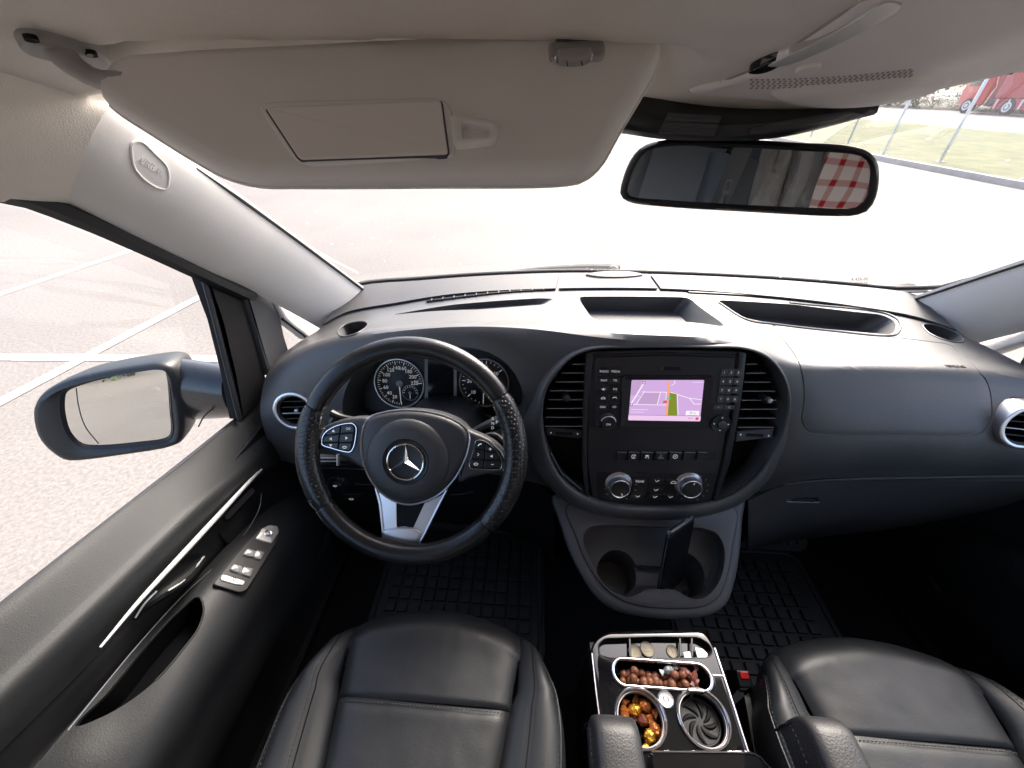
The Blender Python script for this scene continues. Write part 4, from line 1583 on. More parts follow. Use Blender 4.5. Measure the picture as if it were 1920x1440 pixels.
for (u, v), ptr, lb in (((1163, 917), -70, 'silver ringed temperature knob nearest the steering wheel'), ((1297, 918), 80, 'silver ringed fan knob')):
    a, b = STK.px(u, v, CL + 0.02)
    k = new('rotary_knob', *lathe(STK, [(0.027, CL), (0.027, CL + 0.002), (0.0215, CL + 0.004), (0.0215, CL + 0.012), (0.0205, CL + 0.018), (0.0185, CL + 0.0195)], 48, a, b), 'satin_silver', clim)
    tag(k, lb)
    new('knob_ring', *band(STK.at(a, b), circ(0.0205, 48), circ(0.0180, 48), CL + 0.017, CL + 0.0215, 0.0015), 'chrome', k)
    new('knob_face', *lathe(STK, [(0.0182, CL + 0.015), (0.018, CL + 0.0195), (0.010, CL + 0.0203), (0.001, CL + 0.0203)], 40, a, b), 'button_plastic', k)
    new('pointer', *tube([STK.w(a + 0.011 * math.cos(R(ptr)), b + 0.011 * math.sin(R(ptr)), CL + 0.0206), STK.w(a + 0.0165 * math.cos(R(ptr)), b + 0.0165 * math.sin(R(ptr)), CL + 0.0206)], 0.0006, 5), 'white_print', k)
    knurl = MB()
    for q in range(48):
        an = 2 * math.pi * q / 48
        knurl.add(tube([STK.w(a + 0.0217 * math.cos(an), b + 0.0217 * math.sin(an), CL + 0.004), STK.w(a + 0.0212 * math.cos(an), b + 0.0212 * math.sin(an), CL + 0.016)], 0.0006, 4))
    knurl.build('knurling', 'brushed_alloy', k)
    a, b = STK.px(u, v - 4, CL)
    for q in range(-60, 241, 25):
        an = R(q)
        new('scale_mark', *boxf(STK.at(a + 0.0315 * math.cos(an), b + 0.0315 * math.sin(an), CL).rot(an), -0.0016, 0.0016, -0.0007, 0.0007, 0, 0.0014), 'grey_print', clim, smooth=False)
for u, v, s in ((1199, 901, 'REAR'), (1231, 900, 'v.'), (1262, 903, '^'), (1229, 917, 'v'), (1195, 929, '~'), (1227, 930, 'v'), (1256, 930, '::')):
    a, b = cpx(u, v)
    k = new('button', *boxf(STK, a - 0.014, a + 0.014, b - 0.0065, b + 0.0065, CL, CL + 0.003, 0.0009, 0.0015), 'button_plastic', clim)
    if s == 'REAR':
        text(s, 0.0052, STK, a, b, CL + 0.0034, 'white_print', k)
    else:
        mb = MB()
        z = CL + 0.0033
        if s == '^':
            mb.add(tube([STK.w(a + .0045 * math.cos(R(t)), b - .001 + .004 * math.sin(R(t)), z) for t in range(0, 181, 20)], 0.0005, 4)).add(tube([STK.w(a - .006, b - .002, z), STK.w(a + .006, b - .002, z)], 0.0006, 4))
        else:
            mb.add(tube([STK.w(a - .004, b + .002, z), STK.w(a - .001, b - .002, z), STK.w(a + .0045, b + .002, z)], 0.0006, 4))
        mb.build('icon', 'white_print', k, smooth=False)

# ------------------------------------------------------------------ instrument cluster
INS = Fr(P(820, 722, Y=.705), (0, -0.93, 0.37))
clu = thing('instrument_cluster', INS.w(0, -0.07), 'instrument cluster with two round dials and a dark display behind the wheel', 'instrument cluster')


def ipx(u, v):
    return INS.px(u, v)


CPX = [(648, 775), (655, 730), (678, 692), (718, 668), (780, 655), (850, 653), (912, 664), (953, 692), (975, 735), (978, 785), (940, 808), (820, 800), (720, 806), (665, 806)]
new('faceplate', *slab(INS, inset(sm2([ipx(*q) for q in CPX], 60), -0.012), -0.02, 0.0), 'black_plastic', clu)
# display between the dials
dp = [ipx(*q) for q in [(803, 664), (851, 664), (851, 749), (803, 749)]]
dpo = rpoly([ipx(*q) for q in [(797, 660), (857, 660), (857, 754), (797, 754)]], 0.003)
new('display_frame', *slab(INS, dpo, 0, 0.004, 0.001), 'grey_plastic', clu)
new('display', *slab(INS, rpoly(dp, 0.001), 0.003, 0.0046), 'screen_glass', clu)


def dial(u, v, rp, nums, a_of, sub, label, needle, kmh=None):
    ca, cb = ipx(u, v)
    rr = abs(ipx(u + rp, v)[0] - ca)
    f = INS.at(ca, cb)
    d = new('dial', *lathe(f, [(rr * 1.03, 0.0), (rr * 1.03, 0.001), (rr * 0.98, 0.0022), (0.002, 0.0022)], 56), 'black_plastic', clu)
    tag(d, label)
    new('dial_ring', *band(f, circ(rr * 1.07, 64), circ(rr * 1.01, 64), 0.0, 0.008, 0.002), 'satin_silver', d)
    mb = MB()
    n = len(nums)
    for k in range((n - 1) * 4 + 1):
        an = a_of(k / 4)
        L = 0.11 if k % 4 == 0 else 0.075 if k % 2 == 0 else 0.05
        g = f.rot(an)
        mb.add(boxf(g, rr * (0.95 - L * 1.4), rr * 0.95, -rr * (0.012 if k % 4 == 0 else 0.007), rr * (0.012 if k % 4 == 0 else 0.007), 0.0023, 0.0028))
    mb.build('tick_marks', 'white_print', d, smooth=False)
    for k, s in enumerate(nums):
        if s:
            an = a_of(k)
            text(s, rr * 0.155, INS, ca + rr * 0.63 * math.cos(an), cb + rr * 0.66 * math.sin(an), 0.0026, 'white_print', d, 'number')
    sa, sb, srr = ca + rr * sub[0], cb + rr * sub[1], rr * 0.34
    sf = INS.at(sa, sb)
    new('small_ring', *band(sf, circ(srr, 32), circ(srr * 0.93, 32), 0.002, 0.0034), 'grey_plastic', d)
    mb = MB()
    for k in range(9):
        g = sf.rot(R(180 - k * 45 / 2 * 1.0 - 0))
        mb.add(boxf(g, srr * 0.68, srr * 0.9, -0.0004, 0.0004, 0.0024, 0.0030))
    mb.build('small_ticks', 'white_print', d, smooth=False)
    new('small_needle', *slab(sf.rot(R(-92)), [(-srr * .15, -.0006), (srr * .8, -.0003), (srr * .8, .0003), (-srr * .15, .0006)], 0.0030, 0.0040), 'white_print', d, smooth=False)
    new('small_cap', *lathe(sf, [(srr * .22, 0.002), (srr * .2, 0.0045), (0.0005, 0.005)], 16), 'grey_plastic', d)
    new('needle', *slab(f.rot(needle), [(-rr * .12, -.0012), (rr * .84, -.0006), (rr * .84, .0006), (-rr * .12, .0012)], 0.0045, 0.0058), 'white_print', d, smooth=False)
    new('needle_cap', *lathe(f, [(rr * .16, 0.0022), (rr * .15, 0.006), (rr * .06, 0.0075), (0.0005, 0.0077)], 24), 'grey_plastic', d)
    if kmh:
        text('km/h', rr * 0.07, INS, ca + rr * .72, cb + rr * .12, 0.0026, 'white_print', d)


KM = ['', '20', '40', '60', '80', '100', '120', '140', '160', '180', '200', '220']
dial(750, 718, 44, KM, lambda k: R(272 - k * 24.6), (0.43, -0.40), 'speedometer dial with white numbers', R(-88), True)
dial(908, 717, 44, ['', '10', '20', '30', '40', '50'], lambda k: R(268 - k * 46), (0.43, -0.40), 'rev counter dial partly hidden by the wheel rim', R(-92))
# hood lip below the dials
lipp = [INS.w(*ipx(u, v), 0.02) for u, v in [(655, 790), (690, 778), (770, 772), (850, 764), (905, 772), (975, 800)]]
new('lower_hood', *tube(spline(lipp, 40), 0.006, 8), 'black_plastic', clu)

# ------------------------------------------------------------------ steering column, stalks, knee panel
col = thing('steering_column', P(790, 900, Y=.60), 'black steering column shroud with stalks behind the wheel', 'steering column')
WHL = Fr(P(770, 846, d=.655), (0.02, -math.cos(R(33)), math.sin(R(33))))
cw = WHL.px(775, 850)
sh = []
for c, sx, sy in ((-0.02, 0.060, 0.052), (-0.06, 0.068, 0.060), (-0.13, 0.078, 0.070), (-0.24, 0.088, 0.085)):
    sh.append([WHL.w(cw[0] + 0.012 + sx * math.copysign(abs(math.cos(t)) ** 0.7, math.cos(t)), cw[1] - 0.012 + sy * math.copysign(abs(math.sin(t)) ** 0.7, math.sin(t)), c) for t in [2 * math.pi * i / 40 for i in range(40)]])
gv, gf = grid(sh, True)
gf.append(tuple(range(40)))
new('shroud', gv, gf, 'pod_plastic', col, angle=50)


def stalk(name, px, c, r, m='black_plastic'):
    pts = [WHL.w(*WHL.px(u, v, c_), c_) for (u, v), c_ in zip(px, c)]
    return new(name, *tube(spline(pts, 14), [r * (1.25 - 0.35 * math.sin(math.pi * i / 13)) for i in range(14)], 10), m, col)


st = stalk('selector_stalk', [(840, 850), (890, 812), (925, 795), (950, 785)], [-0.06, -0.055, -0.05, -0.05], 0.011)
f_ = WHL.at(*WHL.px(925, 794, -0.036), -0.036)
text('P', 0.006, f_, 0.006, 0.002, 0, 'white_print', st)
for q in range(3):
    text('RND'[q], 0.005, f_, -0.001, 0.008 - 0.008 * q, 0, 'white_print', st)
st2 = stalk('wiper_stalk', [(700, 860), (650, 850), (625, 790), (640, 777)], [-0.06, -0.06, -0.06, -0.06], 0.008)
st3 = stalk('cruise_stalk', [(700, 868), (650, 862), (600, 862)], [-0.06, -0.06, -0.06], 0.009)
f3 = WHL.at(*WHL.px(634, 862, -0.045), -0.045)
new('stalk_ring', *tube([f3.w(0, 0.010, 0), f3.w(0, -0.010, 0)], 0.003, 8), 'satin_silver', st3)
for q in (-0.003, 0.003):
    new('stalk_line', *tube([f3.w(-0.003, q, 0), f3.w(-0.04, q - 0.001, 0)], 0.0009, 5), 'brushed_alloy', st3)
st4 = stalk('shift_paddle', [(880, 835), (925, 815), (945, 830)], [-0.04, -0.04, -0.04], 0.006)
st5 = stalk('shift_paddle', [(680, 790), (640, 782), (622, 775)], [-0.04, -0.04, -0.04], 0.006)

kp = thing('knee_panel', P(700, 960, Y=.66), 'black lower dash panel with light switch behind the wheel', 'panel')
KF = Fr(P(700, 900, Y=.655), (0, -0.93, 0.37))
kpr = [[P(u, v, Y=y) for u, v, y in [(520, 850, .63), (600, 848, .645), (720, 855, .65), (860, 870, .65), (1000, 900, .62), (1040, 930, .60)]],
       [P(u, v, Y=y) for u, v, y in [(545, 910, .63), (600, 910, .64), (720, 915, .645), (860, 925, .645), (990, 950, .62), (1040, 985, .60)]],
       [P(u, v, Y=y) for u, v, y in [(560, 955, .66), (600, 965, .68), (720, 970, .69), (860, 975, .69), (985, 1000, .66), (1040, 1040, .64)]],
       [P(u, v, Y=y) for u, v, y in [(570, 960, .82), (600, 965, .85), (720, 970, .85), (860, 975, .85), (985, 1000, .82), (1040, 1040, .80)]]]
kb = new('panel_body', *shell(loft(kpr, 40, 24), 0.006, 1), 'black_plastic', kp)
KB = bvh_of(kb)


def kn(u, v):
    r = ray(u, v)
    h = KB.ray_cast(V((0, 0, 0)), r)
    if h[0] is None:
        return P(u, v, Y=.64), V((0, -0.93, 0.37))
    return h[0], (h[1] if h[1].dot(r) < 0 else -h[1])


p_, n_ = kn(634, 905)
lf = Fr(p_, n_)
ls = new('light_switch', *lathe(lf, [(0.028, -0.002), (0.028, 0.002), (0.024, 0.004), (0.019, 0.005), (0.018, 0.014), (0.016, 0.017), (0.001, 0.0175)], 40), 'button_plastic', kp)
new('switch_mark', *boxf(lf, -0.004, 0.006, 0.008, 0.011, 0.017, 0.0182), 'white_print', ls)
new('switch_pointer', *boxf(lf, -0.001, 0.001, 0.000, 0.008, 0.017, 0.0182), 'grey_print', ls)
for q in range(200, -21, -32):
    new('switch_icon', *boxf(lf.rot(R(q)), 0.0225, 0.0255, -0.0012, 0.0012, 0.003, 0.0042), 'grey_print', ls, smooth=False)
p_, n_ = kn(660, 932)
bf2 = Fr(p_, n_)
br = new('parking_brake_switch', *boxf(bf2, -0.026, 0.022, -0.008, 0.008, -0.002, 0.006, 0.0015, 0.002), 'button_plastic', kp)
new('brake_icon', *tube([bf2.w(0.0035 * math.cos(R(t)), 0.0035 * math.sin(R(t)), 0.0064) for t in range(0, 360, 30)], 0.0006, 4, True), 'white_print', br)
for s in (-1, 1):
    new('brake_icon', *tube([bf2.w(s * 0.0055 * math.cos(R(t)), 0.0055 * math.sin(R(t)), 0.0064) for t in range(-35, 36, 14)], 0.0006, 4), 'white_print', br)
for px in ([(596, 876), (650, 878), (690, 880)], [(666, 906), (676, 908), (700, 908)], [(640, 926), (680, 926)], [(845, 928), (870, 926), (888, 921)]):
    pts = [kn(*q)[0] + kn(*q)[1] * 0.001 for q in px]
    new('panel_seam', *tube(pts, 0.0013, 6), 'key_plastic', kp)

# brake pedal
bp_ = Fr(P(905, 985, Y=.74), (0, -0.75, 0.66))
bpd = thing('brake_pedal', P(905, 1005, Y=.76), 'ribbed black rubber brake pedal seen through the wheel', 'pedal')
pd = new('pad', *slab(bp_, rrect(-0.055, 0.055, -0.04, 0.04, 0.015), -0.012, 0.0, 0.003), 'rubber', bpd)
for i in range(8):
    for j in range(5):
        new('tread_block', *boxf(bp_, -0.049 + 0.0125 * i, -0.040 + 0.0125 * i, -0.034 + 0.0140 * j, -0.023 + 0.0140 * j, 0, 0.0035, 0.001), 'rubber', pd)
new('arm', *tube([bp_.w(0, 0, -0.012), bp_.w(0, 0.06, -0.06), bp_.w(0, 0.2, -0.10)], 0.010, 8), 'black_plastic', bpd)

# ------------------------------------------------------------------ steering wheel
sw = thing('steering_wheel', WHL.w(0, -0.19), 'black leather steering wheel with silver lower spoke and star emblem', 'steering wheel')
L0 = WHL.px(556, 850)[0]
R0 = WHL.px(988, 850)[0]
T0 = WHL.px(770, 632)[1]
B0 = WHL.px(770, 1056)[1]
RA, RBv = (R0 - L0) / 2, (T0 - B0) / 2
RO = (RA + RBv) / 2
WC = ((L0 + R0) / 2, (T0 + B0) / 2)
wf = WHL.at(*WC)


def wpx(u, v, c=0.0):
    q = WHL.px(u, v, c)
    return (q[0] - WC[0], q[1] - WC[1])


def rim_seg(name, a0, a1, rr, ra, m, lump=0.0):
    n = max(12, int(abs(a1 - a0) / 3))
    pts, rs, r2s = [], [], []
    for i in range(n + 1):
        t = i / n
        an = R(a0 + (a1 - a0) * t)
        pts.append(wf.w(rr * math.cos(an), rr * math.sin(an)))
        e = 1 + lump * math.sin(math.pi * t) ** 0.5
        e *= 0.93 + 0.07 * min(1, t * n / 1.0, (1 - t) * n / 1.0)
        rs.append(ra * e)
        r2s.append(ra * e * 0.86)
    return new(name, *tube(pts, rs, 20, False, r2=r2s, nrm=wf.ez), m, sw, angle=60)


rc = 0.0172
RM = RO - rc
tag(rim_seg('rim', 33.5, 155.5, RM, rc, 'rim_leather'), 'smooth leather top of the wheel rim')
tag(rim_seg('rim', 213.0, 317.0, RM, rc, 'rim_leather'), 'smooth leather bottom of the wheel rim')
tag(rim_seg('grip', 156.0, 212.5, RM, rc, 'grip_leather', 0.14), 'perforated leather grip on the door side')
tag(rim_seg('grip', 317.5, 393.0, RM, rc, 'grip_leather', 0.14), 'perforated leather grip on the centre side')
# stitching on the inner side of the rim
for nm, (a0, a1) in (('stitching', (36, 153)), ('stitching', (216, 250)), ('stitching', (283, 314))):
    mb = MB()
    an = a0
    while an < a1:
        for k in (0, 1):
            r_ = RM - rc * (0.93 if k == 0 else 0.99)
            p0 = wf.w(r_ * math.cos(R(an)), r_ * math.sin(R(an)), 0.004 + 0.002 * k)
            r_ = RM - rc * (0.99 if k == 0 else 0.93)
            p1 = wf.w(r_ * math.cos(R(an + 0.9)), r_ * math.sin(R(an + 0.9)), 0.001 + 0.006 * k)
            mb.add(tube([p0, p1], 0.0006, 4))
        an += 1.5
    mb.build(nm, 'thread_black', sw)

HUB = [(690, 786), (720, 775), (765, 771), (810, 776), (842, 786), (866, 800), (877, 816), (874, 846), (860, 882), (842, 908), (818, 930), (792, 942), (764, 947), (736, 940), (710, 922), (692, 898), (681, 872), (676, 845), (678, 812)]
hubc = sm2([wpx(u, v) for u, v in HUB], 72)
hub = new('hub', *slab(wf, hubc, -0.045, 0.002, 0.010, 4, dome=0.004), 'hub_plastic', sw, angle=60)
new('hub_seam', *tube([wf.w(a, b, -0.006) for a, b in inset(hubc, -0.0015)], 0.0016, 6, True), 'satin_silver', hub)
ea, eb = wpx(765, 862)
ef = wf.at(ea, eb)
new('airbag_dome', *lathe(ef, [(0.070, 0.000), (0.069, 0.0045), (0.066, 0.0075), (0.055, 0.0115), (0.042, 0.0135), (0.038, 0.0135), (0.037, 0.0115), (0.030, 0.0115), (0.002, 0.0118)], 64), 'hub_plastic', hub, angle=50)
new('emblem_well', *lathe(ef, [(0.0372, 0.0110), (0.0365, 0.0138), (0.0330, 0.0128), (0.0310, 0.0119), (0.002, 0.0119)], 56), 'black_plastic', hub)
emb = new('emblem_ring', *tube([ef.w(0.0295 * math.cos(t), 0.0295 * math.sin(t), 0.0145) for t in [2 * math.pi * i / 64 for i in range(64)]], 0.0017, 8, True), 'chrome', hub)
# three pointed star, each arm a faceted ridge
vs, fs = [], []
vs.append(ef.w(0, 0, 0.0185))
for k in range(3):
    an = R(90 + 120 * k)
    vs.append(ef.w(0.0295 * math.cos(an), 0.0295 * math.sin(an), 0.0135))
for k in range(3):
    an = R(150 + 120 * k)
    vs.append(ef.w(0.0052 * math.cos(an), 0.0052 * math.sin(an), 0.0125))
for k in range(3):
    fs += [(0, 1 + k, 4 + k), (0, 4 + (k + 2) % 3, 1 + k)]
new('emblem_star', vs, fs, 'chrome', hub, smooth=False)
a, b = wpx(753, 919)
text('AIRBAG', 0.0062, wf, a, b, 0.0095, 'black_plastic', hub, 'embossed_lettering', 0.0006, ang=R(-2))
a, b = wpx(713, 830)
new('horn_mark', *tube([wf.w(a + x, b + y, 0.010) for x, y in ((-.005, .001), (-.002, .003), (0, .001), (.003, .001), (.005, -.002))], 0.0006, 5), 'black_plastic', hub)
a, b = wpx(822, 845)
new('horn_mark', *tube([wf.w(a + x, b + y, 0.010) for x, y in ((-.005, 0), (0, -.001), (.005, .001))], 0.0006, 5), 'black_plastic', hub)

# side spokes
SPL = [(692, 788), (668, 784), (640, 788), (612, 797), (590, 812), (583, 832), (588, 842), (612, 848), (640, 858), (664, 873), (682, 884), (686, 850)]
SPR = [(862, 800), (882, 810), (910, 822), (934, 838), (950, 862), (952, 884), (944, 890), (915, 892), (880, 900), (858, 908), (862, 870), (872, 830)]
for px, lb in ((SPL, 'spoke carrying the menu keys'), (SPR, 'spoke carrying the phone keys')):
    sp = new('spoke', *slab(wf, sm2([wpx(u, v) for u, v in px], 60), -0.028, -0.006, 0.006, 3), 'hub_plastic', sw, angle=60)
    tag(sp, lb)
new('spoke_tip', *slab(wf, rpoly([wpx(u, v) for u, v in [(606, 802), (590, 816), (583, 836), (592, 838), (600, 822)]], 0.003), -0.010, -0.003, 0.002), 'satin_silver', sw)
new('spoke_tip', *tube([wf.w(*wpx(u, v), -0.004) for u, v in [(920, 828), (940, 846), (950, 866), (952, 886)]], 0.0024, 8), 'satin_silver', sw)
BZL = [(601, 829), (606, 814), (624, 801), (645, 795), (660, 795), (666, 802), (665, 822), (661, 840), (655, 848), (642, 847), (620, 841), (603, 835)]
BZR = [(888, 842), (892, 828), (899, 826), (914, 832), (930, 845), (938, 858), (941, 872), (939, 880), (930, 882), (896, 881), (882, 879), (879, 873), (883, 858)]


def bez(px, label, keys):
    o2 = sm2([wpx(u, v) for u, v in px], 60)
    b_ = new('button_bezel', *band(wf, inset(o2, -0.0008), inset(o2, 0.0010), -0.010, -0.0026, 0.0008), 'chrome', sw)
    tag(b_, label)
    new('pad', *slab(wf, inset(o2, 0.001), -0.010, -0.0040), 'deep_black', b_)
    for q, ic in keys:
        p2 = rpoly([wpx(u, v) for u, v in q], 0.0018)
        k = new('button', *slab(wf, p2, -0.006, -0.0022, 0.0009), 'button_plastic', b_)
        a = sum(x for x, y in p2) / len(p2)
        b = sum(y for x, y in p2) / len(p2)
        z = -0.0019
        g = wf.at(a, b, z)
        tri = {'^': 90, 'v': -90, '<': 180, '>': 0}
        if ic in tri:
            g = g.rot(R(tri[ic]))
            new('icon', *slab(g, [(0.0028, 0), (-0.0014, 0.0026), (-0.0014, -0.0026)], -0.0003, 0.0003), 'white_print', b_, smooth=False)
        elif ic == 'OK':
            text('OK', 0.004, wf, a, b, z, 'white_print', b_)
        elif ic in '+-':
            mb = MB().add(boxf(g, -0.0024, 0.0024, -0.0005, 0.0005, -0.0003, 0.0003))
            if ic == '+':
                mb.add(boxf(g, -0.0005, 0.0005, -0.0024, 0.0024, -0.0003, 0.00035))
            mb.build('icon', 'white_print', b_, smooth=False)
        elif ic == 'o':
            new('icon', *tube([g.w(0.0034 * math.cos(R(t)), 0.0018 * math.sin(R(t)), 0) for t in range(0, 360, 30)], 0.0005, 4, True), 'white_print', b_)
        elif ic == 'p':
            new('icon', *tube([g.w(-0.003, -0.0015, 0), g.w(-0.0015, 0.001, 0), g.w(0.0025, 0.002, 0)], 0.0009, 5), 'white_print', b_)
        elif ic == 's':
            new('icon', *tube([g.w(-0.002, -0.0022, 0), g.w(0.0006, 0, 0), g.w(-0.002, 0.0022, 0)], 0.0006, 5), 'white_print', b_)
        else:
            new('icon', *slab(g, [(-0.0025, -0.001), (-0.001, -0.001), (0.001, -0.0025), (0.001, 0.0025), (-0.001, 0.001), (-0.0025, 0.001)], -0.0003, 0.0003), 'white_print', b_, smooth=False)


bez(BZL, 'chrome edged menu keys on the door side spoke', [
    ([(609, 813), (626, 802), (637, 799), (635, 813), (612, 817)], '^'), ([(639, 798), (659, 797), (663, 803), (662, 811), (637, 813)], 'OK'),
    ([(606, 819), (635, 815), (633, 829), (604, 830)], '<'), ([(637, 815), (661, 813), (660, 829), (635, 830)], '>'),
    ([(605, 832), (633, 831), (631, 842), (607, 836)], 'v'), ([(635, 832), (659, 831), (655, 845), (643, 845), (633, 843)], 'o')])
bez(BZR, 'chrome edged phone keys on the centre side spoke', [
    ([(893, 830), (899, 828), (909, 832), (908, 843), (890, 842)], 'p'), ([(911, 833), (924, 842), (931, 850), (910, 845)], '+'),
    ([(889, 844), (908, 845), (907, 862), (885, 860)], 's'), ([(910, 847), (933, 852), (937, 862), (909, 863)], 'a'),
    ([(884, 862), (906, 864), (905, 878), (884, 877), (881, 873)], 'o'), ([(908, 865), (938, 865), (939, 877), (907, 879)], '-')])

# lower silver spoke: a trough with raised rails and a broad foot
LO = [(697, 908), (704, 935), (709, 975), (711, 1010), (714, 1030), (724, 1039), (762, 1041), (776, 1036), (790, 1012), (806, 980), (824, 948), (838, 918), (824, 930), (796, 944), (765, 950), (735, 942), (712, 925)]
lsp = new('lower_spoke', *slab(wf, rpoly([wpx(u, v) for u, v in LO], 0.003), -0.026, -0.012, 0.003), 'satin_silver', sw, angle=40)
new('spoke_window', *slab(wf, rpoly([wpx(u, v) for u, v in [(739, 946), (765, 953), (794, 946), (782, 972), (771, 996), (755, 992), (740, 994)]], 0.003), -0.02, -0.0112), 'deep_black', lsp)
FT = [(714, 1006), (722, 995), (742, 990), (757, 989), (774, 992), (784, 1000), (780, 1020), (771, 1035), (757, 1039), (730, 1039), (717, 1031)]
new('spoke_foot', *slab(wf, rpoly([wpx(u, v) for u, v in [(713, 1000), (741, 994), (771, 994), (788, 1004), (772, 1036), (757, 1040), (726, 1039), (716, 1032)]], 0.004), -0.014, -0.0085, 0.0025, 3), 'satin_silver', lsp, angle=60)
new('rail', *tube([wf.w(*wpx(u, v), -0.011) for u, v in [(699, 914), (708, 950), (713, 995), (716, 1030)]], 0.0022, 8), 'satin_silver', lsp)
new('rail', *tube([wf.w(*wpx(u, v), -0.011) for u, v in [(835, 922), (815, 962), (793, 1006), (776, 1036)]], 0.0022, 8), 'satin_silver', lsp)
new('rail', *tube([wf.w(*wpx(u, v), -0.0108) for u, v in [(739, 944), (739.5, 970), (740, 994)]], 0.0010, 6), 'chrome', lsp)
new('spoke_base', *slab(wf, rpoly([wpx(u, v) for u, v in [(708, 1000), (711, 1034), (722, 1046), (764, 1048), (780, 1040), (796, 1005)]], 0.004), -0.03, -0.013, 0.003), 'black_plastic', sw)
# ------------------------------------------------------------------ driver door
door = thing('front_door', V((-0.60, 0.2, -1.1)), 'driver door with black trim, chrome strip and silver window switches', 'door')
DX0 = -0.62


def PX(l):
    return [P(u, v, X=x) for u, v, x in l]


# rows from the window sill down to the chrome strip; the door runs on behind the camera
def back(rows, y=-0.40):
    """Prolong each row backwards, beside and behind the camera."""
    res = []
    for r in rows:
        a, b = r[0], r[1]
        d = (a - b)
        k = (y - a.y) / d.y if abs(d.y) > 1e-6 else 0
        e = a + d * max(0, k)
        e.z = a.z + (e.z - a.z) * 0.3
        res.append([e, a.lerp(e, 0.5)] + r)
    return res


sill = [(-40, 1172, -.625), (0, 1141, -.625), (200, 983, -.625), (330, 880, -.625), (446, 786, -.625), (505, 735, -.62)]
up0 = [(-40, 1184, -.620), (0, 1152, -.620), (200, 994, -.620), (330, 892, -.620), (450, 797, -.619), (512, 748, -.615)]
up1 = [(-40, 1318, -.585), (0, 1282, -.585), (187, 1108, -.583), (337, 968, -.583), (463, 862, -.586), (532, 795, -.588)]
up2 = [(-40, 1336, -.578), (0, 1300, -.578), (187, 1124, -.576), (337, 983, -.576), (465, 874, -.580), (535, 806, -.584)]
up3 = [(-40, 1392, -.578), (0, 1352, -.578), (190, 1165, -.578), (340, 1020, -.578), (470, 902, -.580), (545, 840, -.59)]
up4 = [(-40, 1440, -.590), (0, 1400, -.590), (190, 1212, -.590), (345, 1040, -.590), (474, 897, -.588), (552, 850, -.60)]
drow = back([PX(sill), PX(up0), PX(up1), PX(up2), PX(up3), PX(up4)])
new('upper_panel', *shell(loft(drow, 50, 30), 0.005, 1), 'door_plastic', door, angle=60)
# insert between the chrome strip and the armrest, recessed
in1 = [(-40, 1435, -.592), (0, 1398, -.592), (190, 1210, -.592), (345, 1038, -.592), (474, 895, -.590), (555, 846, -.60)]
in2 = [(-40, 1560, -.600), (20, 1480, -.600), (200, 1290, -.600), (360, 1100, -.600), (480, 985, -.600), (560, 910, -.60)]
in3 = [(-30, 1620, -.592), (40, 1490, -.592), (127, 1375, -.590), (300, 1170, -.590), (478, 985, -.590), (570, 925, -.59)]
new('insert_panel', *shell(loft(back([PX(in1), PX(in2), PX(in3)]), 50, 12), 0.004, 1), 'black_plastic', door)
# armrest: inner ledge line, top, rounded edge, wall down to the pocket
ar0 = PX([(-30, 1600, -.596), (40, 1480, -.594), (127, 1369, -.592), (300, 1168, -.592), (478, 976, -.592), (570, 912, -.60)])
ar1 = PX([(60, 1560, -.560), (140, 1440, -.556), (220, 1345, -.552), (370, 1130, -.553), (495, 990, -.556), (580, 930, -.58)])
ar2 = PX([(120, 1620, -.520), (215, 1470, -.516), (300, 1340, -.512), (415, 1165, -.514), (520, 1015, -.525), (590, 950, -.56)])
ar3 = PX([(130, 1700, -.508), (240, 1490, -.505), (325, 1360, -.502), (432, 1190, -.503), (530, 1040, -.515), (600, 975, -.55)])
ar4 = PX([(150, 1800, -.520), (270, 1520, -.516), (350, 1400, -.514), (450, 1230, -.514), (545, 1075, -.525), (610, 1005, -.56)])
ar5 = [q + V((-0.01, 0.0, -0.10)) for q in ar4]
ar6 = [V((-0.545, q.y, -0.98)) for q in ar4]
ar7 = [V((-0.56, q.y, -1.14)) for q in ar4]
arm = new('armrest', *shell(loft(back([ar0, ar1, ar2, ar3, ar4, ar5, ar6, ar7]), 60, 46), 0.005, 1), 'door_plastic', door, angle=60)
AB = bvh_of(arm)
# the long pull pocket behind the armrest edge
PKT = [(140, 1362), (200, 1300), (270, 1215), (330, 1150), (372, 1118), (382, 1140), (372, 1178), (345, 1215), (300, 1268), (250, 1310), (190, 1345)]
pts = []
for q in spline(PKT, 60, True):
    r = ray(q.x, q.y)
    h = AB.ray_cast(V((0, 0, 0)), r)
    pts.append(h[0] if h[0] is not None else r * (-0.58 / r.x))
c_ = sum(pts, V((0, 0, 0))) / 60
n = 60
vs = [q + V((0.02, 0, 0.05)) for q in pts] + pts + [c_ + (q - c_) * 0.85 + V((-0.012, 0, -0.07)) for q in pts]
fs = [tuple(range(n)), tuple(range(2 * n, 3 * n))]
for i in range(n):
    i2 = (i + 1) % n
    fs += [(i, i2, n + i2, n + i), (n + i, n + i2, 2 * n + i2, 2 * n + i)]
cut(arm, [(vs, fs)])
arm.data.polygons.foreach_set('use_smooth', [True] * len(arm.data.polygons))
arm.data.set_sharp_from_angle(angle=R(40))
pk = new('pull_pocket', *slab(Fr((0, 0, 0), (0, 0, 1)), [(0, 0), (0.001, 0), (0, 0.001)], 0, 0.001), 'deep_black', door) if False else None
vs = [q + V((-0.002, 0, -0.002)) for q in pts] + [c_ + (q - c_) * 0.86 + V((-0.012, 0, -0.05)) for q in pts]
fs = [tuple(range(n, 2 * n))] + [(i, (i + 1) % n, n + (i + 1) % n, n + i) for i in range(n)]
new('pocket_liner', vs, fs, 'pocket_black', door)
